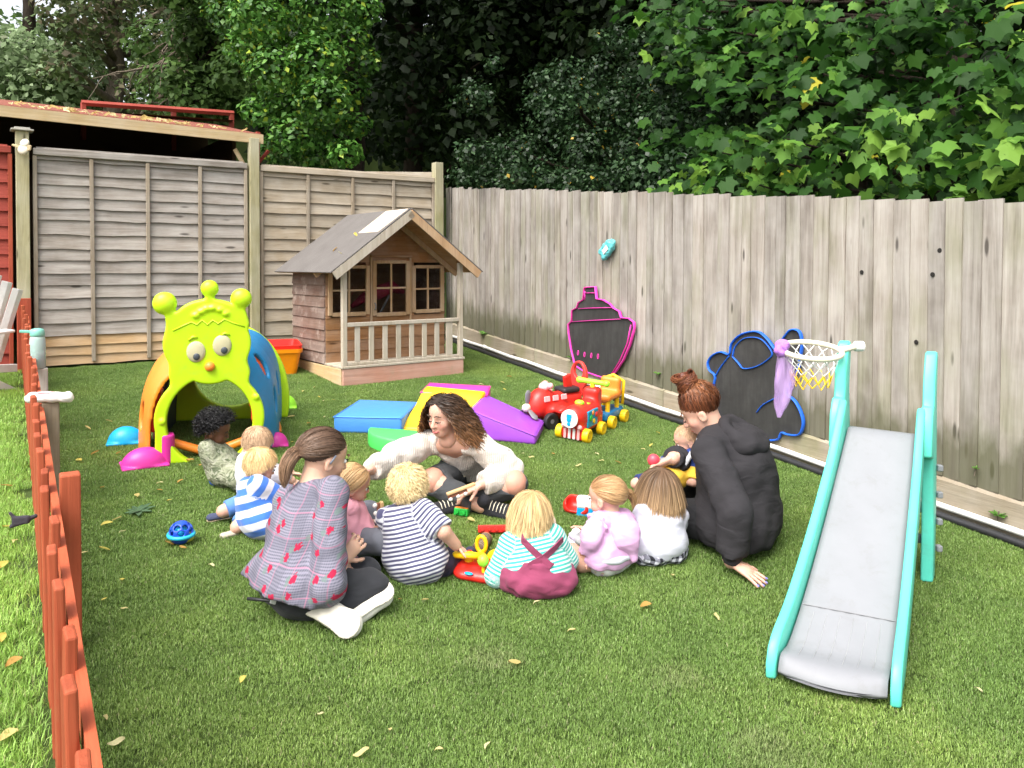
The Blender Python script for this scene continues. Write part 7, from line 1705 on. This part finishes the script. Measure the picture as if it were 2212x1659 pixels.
def grass_mat(name, spots=()):
    t = NT(name); a = t.attr('lcol'); oi = t.new('ObjectInfo'); n1 = t.noise(oi.outputs['Location'], 1.3, 4, .6); n2 = t.noise(oi.outputs['Location'], 5.5, 3, .6)
    c = t.mix(1.0, a['Color'], t.ramp(n1, [(.30, (.80,.86,.80)), (.5, (1,1,1)), (.70, (1.30,1.18,1.10))]), 'MULTIPLY'); c = t.mix(1.0, c, t.ramp(n2, [(.3, (.80,.82,.80)), (.7, (1.22,1.18,1.2))]), 'MULTIPLY')
    for p, r in spots:
        d = t.new('VectorMath', operation='DISTANCE'); t.l.new(oi.outputs['Location'], d.inputs[0]); d.inputs[1].default_value = p; c = t.mix(t.ramp(t.math('DIVIDE', d.outputs['Value'], r), [(.2, (.45,)*3), (1.0, (0,0,0))]), c, (.36,.36,.19))
    t.col(c); tr_ = t.new('BsdfTranslucent'); mx = t.new('MixShader'); mx.inputs[0].default_value = .25; t.l.new(c, tr_.inputs['Color']); t.l.new(t.b.outputs[0], mx.inputs[1]); t.l.new(tr_.outputs[0], mx.inputs[2]); t.l.new(mx.outputs[0], t.n['Material Output'].inputs['Surface'])
    return t.fin(.55, .3)
M_blade = grass_mat('artificial_grass_blades', [(G(1655, 1612), .14), (G(1450, 1462), .10), (G(1050, 1420), .12)])
GC = [((.150,.250,.052), .42), ((.190,.295,.072), .32), ((.25,.36,.12), .17), ((.105,.185,.040), .07), ((.34,.34,.19), .02)]
V, F, C = tuft(400, .075, .0115, .0012, GC, 1); gn_grass('artificial_grass', 'short artificial grass covering the play area', V, F, C, scatter_pts(lawn_t, .062, -5.5, 4, 1.9, 10), M_blade)
GL = [((.25,.43,.075), .5), ((.31,.50,.11), .3), ((.39,.55,.17), .15), ((.42,.40,.20), .05)]
V, F, C = tuft(330, .115, .032, .0015, GL, 2); gn_grass('garden_grass', 'bright green lawn beyond the picket fence', V, F, C, scatter_pts(lambda X, Y: (sidep(X, Y) < -.05) & (sidep(X, Y) > -2.2) & (np.abs(X/np.maximum(Y, .1)) < .74) & ((X-L0.x)*LAPN.x+(Y-L0.y)*LAPN.y > .05), .10, -8, 0, 1.0, 9), grass_mat('lawn_grass_blades'))

# ============================================================ FALLEN LEAVES
def leaf_me(kind, col):
    V = []; F = []; n = 7
    for i in range(n):
        t_ = i/(n-1); w = math.sin(math.pi*min(1, t_*.96+.04))**.75*(.32 if kind else .20); z = .10*math.sin(t_*3.1)+(.22*t_*t_ if kind else .05*math.sin(t_*7)); x = t_-.5; bend = .22*math.sin(t_*2.6)
        V += [(x, -w+bend, z+.10), (x, bend, z), (x, w+bend, z+(.13 if kind else .05))]
    for i in range(n-1): a = i*3; F += [(a,a+3,a+4,a+1), (a+1,a+4,a+5,a+2)]
    me = bpy.data.meshes.new('fallen_leaf'); me.from_pydata(V, [], F); me.polygons.foreach_set('use_smooth', np.ones(len(F), dtype=bool))
    a = me.attributes.new('lcol', 'FLOAT_COLOR', 'POINT'); a.data.foreach_set('color', np.tile(np.array([*col, 1], np.float32), len(V))); me.materials.append(M_leaf); return me
LV = [leaf_me(k, c) for k, c in ((1, (.58,.47,.18)), (0, (.64,.53,.24)), (1, (.48,.28,.08)), (0, (.70,.62,.34)), (1, (.60,.50,.12)))]
leaf_px = [(260,1262),(225,1303),(268,1322),(526,1480),(692,1552),(840,1588),(780,1635),(948,1632),(1055,1622),(918,1305),(862,1303),(1235,1372),(1110,1442),(1160,1310),(1550,1340),(2112,1500),(1860,1375),(250,1612),(232,1560),(220,1060),(205,985),(175,1000),(255,985),(252,1130),(230,1142),(265,1155),(225,1195),(390,1047),(345,1050),(345,1065),(365,1088),(300,1078),(330,1010),(365,1182),(395,1190),(430,1012),(412,1000),(640,975),(665,920),(700,905),(700,870),(655,850),(680,840),(630,905),(720,868),(690,862),(1100,818),(1085,830),(1090,845),(1420,940),(1408,968),(1425,1022),(1335,1005),(1300,1000),(1250,1010),(1130,985),(1148,992),(1195,985),(1500,1035),(985,1185),(1035,1150),(1020,1130),(950,1105),(630,960),(660,990),(580,1215),(455,1230),(1340,905),(1290,985),(1390,975),(1450,1250),(1395,1320),(1040,835),(700,1010),(180,1205),(172,1130),(235,915),(190,930),(150,1560+30)]
lr = random.Random(5)
for i, (px, py) in enumerate(leaf_px):
    p = G(px, py); o = bpy.data.objects.new('fallen_leaf', LV[lr.randrange(5)]); COL.objects.link(o); s = lr.uniform(.022, .050); o.scale = (s, s, s); o.location = p+Vector((0,0,.014)); o.rotation_euler = (lr.uniform(-.3,.3), lr.uniform(-.3,.3), lr.uniform(0, 6.28))
    ck = LV.index(o.data); tag(o, ('curled golden leaf lying on the artificial grass', 'narrow straw coloured leaf lying on the artificial grass', 'brownish orange leaf lying on the artificial grass', 'very pale cream leaf lying on the artificial grass', 'mustard yellow curled leaf lying on the artificial grass')[ck], 'leaf', 'fallen leaves on the play lawn')
for px, py in ((18,1612),(30,1450),(8,1395),(20,1150),(35,1180),(10,1235),(15,1060)):
    p = G(px, py); o = bpy.data.objects.new('fallen_leaf', LV[lr.randrange(5)]); COL.objects.link(o); s = .05; o.scale = (s, s, s); o.location = p+Vector((0,0,.02)); o.rotation_euler = (.2, .1, lr.uniform(0, 6.28)); tag(o, 'dry yellow leaf lying on the bright lawn left of pickets', 'leaf', 'fallen leaves on the left lawn')
shm = Matrix.Translation(sh.location) @ sh.rotation_euler.to_matrix().to_4x4()
for i in range(75):
    x = lr.uniform(x0s+1.1, .05) if i < 20 else lr.triangular(-3.2, .0, -.9); y = abs(lr.gauss(0, .22))+.02; o = bpy.data.objects.new('fallen_leaf', LV[lr.choice((0,1,3,3,3,1))]); COL.objects.link(o); s = lr.uniform(.06, .105); o.scale = (s, s, s)
    o.location = shm @ Vector((x, y, rz(x)+.2*y+.035)); o.rotation_euler = (lr.uniform(-.5,.5), lr.uniform(-.5,.5), lr.uniform(0, 6.28)); tag(o, 'pale yellow leaf lying on the red shelter roof', 'leaf', 'fallen leaves on the shelter roof')
phm = Matrix.Translation(ph.location) @ ph.rotation_euler.to_matrix().to_4x4()
for i, (x, y, lab) in enumerate(((.10,.35,'orange leaf on the playhouse roof'), (.28,.30,'yellow leaf on the playhouse roof below the ply patch'), (.05,.15,'small pale leaf near the eave of the playhouse roof'))):
    o = bpy.data.objects.new('fallen_leaf', LV[(2,4,3)[i]]); COL.objects.link(o); o.scale = (.05,)*3; o.location = phm @ Vector((mid-(.61-x), y, AP-slope*(.61-x)+.036)); o.rotation_euler = (0, -.6, i*2.0); tag(o, lab, 'leaf', 'fallen leaves on the playhouse roof')

# ============================================================ TREES AND BUSHES
def leaf_cloud(centers, radii, n, size, cols, seed, shell=.75, squash=(1,1,.8), droop=.35, jitter=.25):
    """leaves gathered in clumps: most sit on the outside of a clump, facing out and up"""
    rg = np.random.default_rng(seed); centers = np.asarray(centers); radii = np.asarray(radii); pr = radii**2; pr = pr/pr.sum(); k = rg.choice(len(centers), n, p=pr)
    d = rg.normal(size=(n,3)); d /= np.linalg.norm(d, axis=1, keepdims=True); rr = radii[k]*(1-(1-shell)*rg.random(n)**.6*1.4).clip(.15, 1.15); p = centers[k]+d*rr[:,None]*A3(squash)
    nr = d*.8+A3((0,0,.55))+rg.normal(0, .45, (n,3)); nr /= np.linalg.norm(nr, axis=1, keepdims=True); ax_ = rg.normal(size=(n,3))+A3((0,0,-droop*2)); ax_ -= nr*(ax_*nr).sum(1, keepdims=True); ax_ /= np.linalg.norm(ax_, axis=1, keepdims=True)+1e-9; sd_ = np.cross(nr, ax_)
    s = size*rg.uniform(1-jitter*1.6, 1+jitter, n)[:,None]; w = .36*s
    V = np.stack([p-ax_*s*.5, p-ax_*s*.05+sd_*w+nr*s*.08, p+ax_*s*.5-nr*s*.06, p-ax_*s*.05-sd_*w+nr*s*.08], 1); F = np.arange(n)[:,None]*4+np.array([[0,1,2,3]])
    ci = rg.choice(len(cols), n, p=[c[1] for c in cols]); tone = .8+.4*rg.random(len(centers)); C = np.array([c[0] for c in cols])[ci]*rg.uniform(.75, 1.25, (n,1))*tone[k][:,None]
    return V.reshape(-1,3), F, np.repeat(C[:,None,:], 4, 1).reshape(-1,3)
def limb(a, b, r0, r1, n=7, wig=.08, seed=1, sides=8):
    rg = random.Random(seed); a, b = Vector(a), Vector(b); L = (b-a).length; pts = []; rr = []
    for i in range(n): t_ = i/(n-1); pts.append(a.lerp(b, t_)+Vector((rg.uniform(-1,1), rg.uniform(-1,1), rg.uniform(-.4,.6)))*wig*L*math.sin(math.pi*t_)*.6); rr.append(r0+(r1-r0)*t_)
    return tube(pts, rr, sides)
def tree(name, label, base, trunk_r, height, clumps, n, size, cols, seed, mat=M_leaf, bark_m=M_bark, limbs=6, group=None, shell=.75, squash=(1,1,.8), lean=(0,0), cat='tree'):
    base = Vector(base); t = thing(name, label, cat, base, group=group); rg = random.Random(seed); top = Vector((lean[0], lean[1], height))
    ms = [limb((0,0,-.2), top, trunk_r, trunk_r*.35, 9, .03, seed, 10)]
    cl = [(Vector(c)-base, r) for c, r in clumps]
    for c, r in rg.sample(cl, min(limbs, len(cl))): h0 = min(height*.9, max(.3, c.z-.6*max(.3, Vector((c.x, c.y, 0)).length*.6))); ms.append(limb(Vector((lean[0], lean[1], 0))*(h0/height)+Vector((0,0,h0)), c, trunk_r*.42, .012, 7, .06, rg.randrange(999), 6))
    ob('trunk', *joinm(*ms), bark_m, t, smooth=True)
    V, F, C = leaf_cloud([tuple(c) for c, r in cl], [r for c, r in cl], n, size, cols, seed, shell, squash)
    tag(ob('crown', V, F, mat, t, attr={'lcol': C}), kind='stuff'); return t
def clumps_px(boxpx, d, n, r, seed, dz=.6):
    """clump centres spread over a patch of view at a distance range"""
    rg = random.Random(seed); o = []
    for i in range(n):
        y = rg.uniform(*d); p = AT(rg.uniform(boxpx[0], boxpx[2]), rg.uniform(boxpx[1], boxpx[3]), y); o.append((tuple(p), rg.uniform(*r)))
    return o
def tz(x, y): return terrain(x, y)
SHADE_DARK = [((.007,.016,.004), .5), ((.011,.023,.006), .3), ((.018,.034,.008), .2)]  # near-black greens: the wood's shade is put into the leaf colour
MIDG = [((.045,.088,.02), .5), ((.07,.125,.03), .3), ((.10,.17,.045), .2)]
HAZE_LITE = [((.14,.20,.09), .45), ((.20,.28,.13), .3), ((.28,.36,.20), .2), ((.32,.34,.24), .05)]  # pale greens: distance haze painted into the leaf colour
IVY = [((.04,.115,.016), .45), ((.07,.18,.025), .35), ((.13,.27,.05), .15), ((.30,.40,.04), .05)]
HOLLY = [((.013,.034,.010), .55), ((.022,.052,.016), .3), ((.06,.11,.045), .145), ((.45,.30,.04), .005)]
# hazy trees beyond the shelter
bp = AT(60, 300, 16); tree('woodland_tree', 'pale hazy tree at the far top left of the picture', (bp.x, bp.y, tz(bp.x, bp.y)), .22, 5.5, clumps_px((-60,70,190,250), (14.5,17), 26, (.5,1.0), 31), 7000, .15, HAZE_LITE, 31, group='trees beyond the back fence')
bp = AT(250, 300, 15); tree('woodland_tree', 'dull green tree with bare brown twigs above the shelter roof', (bp.x, bp.y, tz(bp.x, bp.y)), .2, 6, clumps_px((130,-60,430,240), (13.5,16.5), 24, (.45,.95), 32), 6500, .13, [((.06,.08,.03), .4), ((.09,.13,.04), .35), ((.14,.12,.07), .25)], 32, bark_m=M_twig, limbs=14, group='trees beyond the back fence')
bp = AT(420, 300, 12.5); tree('woodland_tree', 'bright leaved tree reaching over the shelter corner', (bp.x, bp.y, tz(bp.x, bp.y)), .16, 5.5, clumps_px((330,-80,560,235), (11.2,13), 22, (.35,.75), 33), 6500, .12, MIDG+[], 33, limbs=10, group='trees beyond the back fence')
bp = AT(-60, 300, 20); tree('woodland_tree', 'dark bluish bush mass far behind the red panel', (bp.x, bp.y, tz(bp.x, bp.y)), .25, 6, clumps_px((-200,60,420,290), (18,22), 30, (.8,1.5), 34), 6000, .22, MIDG, 34, group='trees beyond the back fence')
# bare twigs of a dead branch
for i, (a, b) in enumerate((((470,20),(300,180)), ((400,0),(345,150)), ((420,130),(200,170)), ((440,180),(330,235)))):
    p0, p1 = AT(*a, 12.4), AT(*b, 11.6); t = thing('dead_branch', ('thick bare brown branch hanging over the shelter', 'thin bare twig hanging straight down at the top left', 'long grey bare branch stretching left over the roof', 'short bare twig just above the shelter roof')[i], 'branch', p0, group='bare branches over the shelter'); rg = random.Random(i)
    ms = [limb((0,0,0), p1-p0, .03, .006, 9, .08, 50+i, 6)]+[limb((p1-p0)*u, (p1-p0)*u+Vector((rg.uniform(-.5,.1), rg.uniform(-.2,.2), rg.uniform(-.45,.1))), .012, .003, 6, .1, 60+k, 5) for k, u in enumerate((.3,.4,.5,.6,.7,.8,.9))]
    ob('wood', *joinm(*ms), M_twig, t, smooth=True)
# ivy clad trunk in the middle
bp = AT(770, 330, 9.9); bz = tz(bp.x, bp.y)
ivc = [(tuple(AT(x, y, 9.6+random.Random(i*7).uniform(-.35,.5))), r) for i, (x, y, r) in enumerate([(640,60,.42),(700,20,.45),(560,40,.40),(590,150,.40),(680,130,.42),(745,90,.38),(620,215,.42),(700,215,.42),(760,190,.30),(640,290,.38),(720,290,.36),(600,320,.30),(680,340,.30),(745,330,.24),(540,110,.34),(500,30,.4),(560,-60,.5),(680,-70,.5),(780,20,.3),(560,240,.28),(770,270,.22),(790,130,.22),(660,-200,.6),(560,-220,.7),(760,-200,.6)])]
tree('ivy_clad_tree', 'leaning brown tree trunk smothered in bright ivy behind the lap fence', (bp.x-.12, bp.y+.35, bz), .15, 6.5, ivc, 15000, .075, IVY, 35, mat=M_gloss, limbs=6, lean=(-.1,.1))
# deep dark wood in the centre: several trees, with unseen upper crowns added to block sky light
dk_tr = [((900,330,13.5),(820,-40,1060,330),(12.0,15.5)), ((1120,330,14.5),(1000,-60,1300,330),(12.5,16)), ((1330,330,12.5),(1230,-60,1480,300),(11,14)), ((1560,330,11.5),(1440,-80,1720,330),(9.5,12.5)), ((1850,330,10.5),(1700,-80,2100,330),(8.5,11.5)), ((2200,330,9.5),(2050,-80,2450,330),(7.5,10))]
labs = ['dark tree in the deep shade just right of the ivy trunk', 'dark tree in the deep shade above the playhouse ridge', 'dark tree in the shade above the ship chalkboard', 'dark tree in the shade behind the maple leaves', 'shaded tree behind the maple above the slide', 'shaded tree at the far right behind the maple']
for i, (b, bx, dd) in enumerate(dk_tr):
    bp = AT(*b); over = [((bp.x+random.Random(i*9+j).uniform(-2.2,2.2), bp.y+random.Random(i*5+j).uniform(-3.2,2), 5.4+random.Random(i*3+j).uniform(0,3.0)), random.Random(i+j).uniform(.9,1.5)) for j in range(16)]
    tree('woodland_tree', labs[i], (bp.x, bp.y, tz(bp.x, bp.y)), .2, 7.5, clumps_px(bx, dd, 30, (.5,1.0), 70+i)+over, 9000, .17, SHADE_DARK, 40+i, limbs=7, group='dark trees behind the board fence')
bp = AT(1000, 330, 17); tag(ob('woodland', *leaf_cloud([c for c, r in clumps_px((380,-250,2500,380), (16.5,20), 150, (1.0,2.0), 90)], [r for c, r in clumps_px((380,-250,2500,380), (16.5,20), 150, (1.0,2.0), 90)], 22000, .34, SHADE_DARK, 91)[:2], M_leaf, attr={'lcol': np.tile(A3((.012,.024,.007)), (22000*4, 1))}), 'dark mass of woodland foliage far behind the fences', 'wood', kind='stuff')  # one flat near-black leaf colour carries the shade of the wood
# holly behind the board fence
hrg = random.Random(77)
hcl = [(tuple(AT(hrg.uniform(1000,1560), 420-abs(hrg.gauss(0,130)), hrg.uniform(7.3,9.6))), hrg.uniform(.14,.30)) for _ in range(46)]+[(tuple(AT(hrg.uniform(1180,1600), hrg.uniform(40,300), hrg.uniform(8.2,9.8))), hrg.uniform(.12,.30)) for _ in range(34)]+[(tuple(AT(x, y, d)), r) for x, y, d, r in [(1060,360,9.6,.45),(1130,330,9.3,.5),(1200,250,9.0,.5),(1230,180,9.0,.40),(1290,150,8.9,.30),(1180,390,8.7,.45),(1270,320,8.6,.5),(1330,230,8.6,.5),(1380,330,8.0,.45),(1440,260,8.0,.48),(1420,390,7.4,.40),(1490,350,7.3,.42),(1330,400,7.8,.40),(1240,405,8.2,.38),(1100,400,9.2,.35),(1010,385,9.9,.35),(1470,180,8.2,.4),(1540,400,6.9,.35),(1390,170,8.6,.35)]]
bp = AT(1290, 400, 9.0); tree('holly_bush', 'glossy dark holly bush rising behind the board fence', (bp.x, bp.y, tz(bp.x, bp.y)), .07, 2.6, hcl, 30000, .055, HOLLY, 36, mat=M_gloss, limbs=14, cat='bush', shell=.45)
# maple at the right: big five lobed leaves, the largest ones as pieces of their own
def maple_mesh(col, seed):
    rg = random.Random(seed); out = []
    for a, l in ((-150,.36),(-128,.42),(-104,.66),(-84,.55),(-64,.72),(-48,.92),(-36,.68),(-20,.74),(0,1.05),(20,.74),(36,.68),(48,.92),(64,.72),(84,.55),(104,.66),(128,.42),(150,.36)):
        l *= rg.uniform(.92,1.08); out.append((l*math.sin(R(a)), l*math.cos(R(a))))
    V = [(0,0,0)]+[(x, y, -.28*(x*x)-.10*max(0, y)**2+rg.uniform(-.03,.03)) for x, y in out]+[(.012,-.75,-.22),(-.012,-.75,-.22)]; n = len(out)
    F = [(0, i+1, i+2) for i in range(n-1)]+[(0, n+1, n+2)]
    me = bpy.data.meshes.new('leaf'); me.from_pydata(V, [], F); a = me.attributes.new('lcol', 'FLOAT_COLOR', 'POINT'); cv = np.tile(np.array([*col, 1], np.float32), (len(V), 1)); cv[0,:3] *= 1.2; a.data.foreach_set('color', cv.ravel()); me.materials.append(M_leaf); return me, V, F
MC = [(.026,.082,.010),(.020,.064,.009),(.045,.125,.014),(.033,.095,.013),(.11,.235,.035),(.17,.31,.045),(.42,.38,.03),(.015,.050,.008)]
MM = [maple_mesh(c, i) for i, c in enumerate(MC)]
bp = AT(2050, 500, 6.6); mt = thing('maple_tree', 'maple with large lobed bright green leaves hanging over the board fence', 'tree', (bp.x, bp.y, tz(bp.x, bp.y)))
B_ = Vector(mt.location); mrg = random.Random(12)
ends = [(1500,60,6.8),(1600,180,6.3),(1560,330,6.2),(1700,300,5.6),(1780,160,5.7),(1850,330,5.2),(1950,240,5.1),(2060,350,4.7),(2100,200,4.8),(2180,120,4.7),(2200,320,4.4),(1980,60,5.6),(1400,20,7.2),(1720,40,6.3),(1640,400,5.8),(2150,30,5.2),(1830,60,6.0),(2260,220,4.4),(1480,400,6.7)]
erg = random.Random(31); ends += [(erg.uniform(1430,2260), erg.uniform(-40,420), 0) for _ in range(34)]; ends = [(x, y, d if d else max(4.3, 7.2-(x-1430)/830*2.9)+erg.uniform(.05,.7)) for x, y, d in ends]
ms = [limb((0,0,-.3), (.2,.4,6.5), .13, .05, 9, .03, 3, 10)]
for i, e in enumerate(ends): p = AT(*e)-B_; h0 = max(.6, min(5.5, p.z-.3)); ms.append(limb((.03,.06,h0), p, .028, .005, 9, .06, 200+i, 6))
ob('trunk', *joinm(*ms), M_bark, mt, smooth=True)
def maple_place(k):
    e = ends[k % len(ends)]; c = AT(*e); g = lambda s: max(-1.6*s, min(1.6*s, mrg.gauss(0, s)))
    p = c+Vector((g(.19), g(.20), g(.13)-.05)); 
    # keep behind the fence line
    if (p-W1).dot(RN) > -.12: p -= RN*((p-W1).dot(RN)+.12+mrg.random()*.25)
    nv = Vector((mrg.gauss(-.3,.5), mrg.gauss(-.55,.5), mrg.gauss(.75,.4))).normalized(); dn = Vector((mrg.gauss(0,.4), mrg.gauss(-.3,.3), -1)); y = (dn-nv*dn.dot(nv)).normalized(); x = y.cross(nv).normalized()
    return p, Matrix((x, y, nv)).transposed()
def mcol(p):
    r = mrg.random(); low = p.z < 2.55  # brighter light low on the tree is painted in by lighter leaf colours
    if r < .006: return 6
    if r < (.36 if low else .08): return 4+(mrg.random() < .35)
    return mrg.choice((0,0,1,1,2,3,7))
bigs = [(maple_place(i), 0) for i in range(2300)]
bigs.sort(key=lambda a: a[0][0].y); front = bigs[:]; mrg.shuffle(front)
vis_ = [b for b in front if 1380 < CX+FOC*b[0][0].x/b[0][0].y < 2212 and b[0][0].z > 1.7][:300]; vs_set = set(id(b) for b in vis_)
rV, rF, rC = [], [], []; nn_ = 0
for b in bigs:
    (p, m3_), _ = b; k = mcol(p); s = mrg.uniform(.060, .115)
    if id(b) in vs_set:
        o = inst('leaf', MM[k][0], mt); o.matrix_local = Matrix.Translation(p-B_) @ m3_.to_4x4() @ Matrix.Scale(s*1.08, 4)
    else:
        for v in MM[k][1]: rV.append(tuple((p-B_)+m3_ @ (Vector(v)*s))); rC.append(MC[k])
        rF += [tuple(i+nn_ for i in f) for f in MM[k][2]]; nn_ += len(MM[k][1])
tag(ob('crown', rV, np.array(rF), M_leaf, mt, attr={'lcol': np.array(rC)}), kind='stuff')
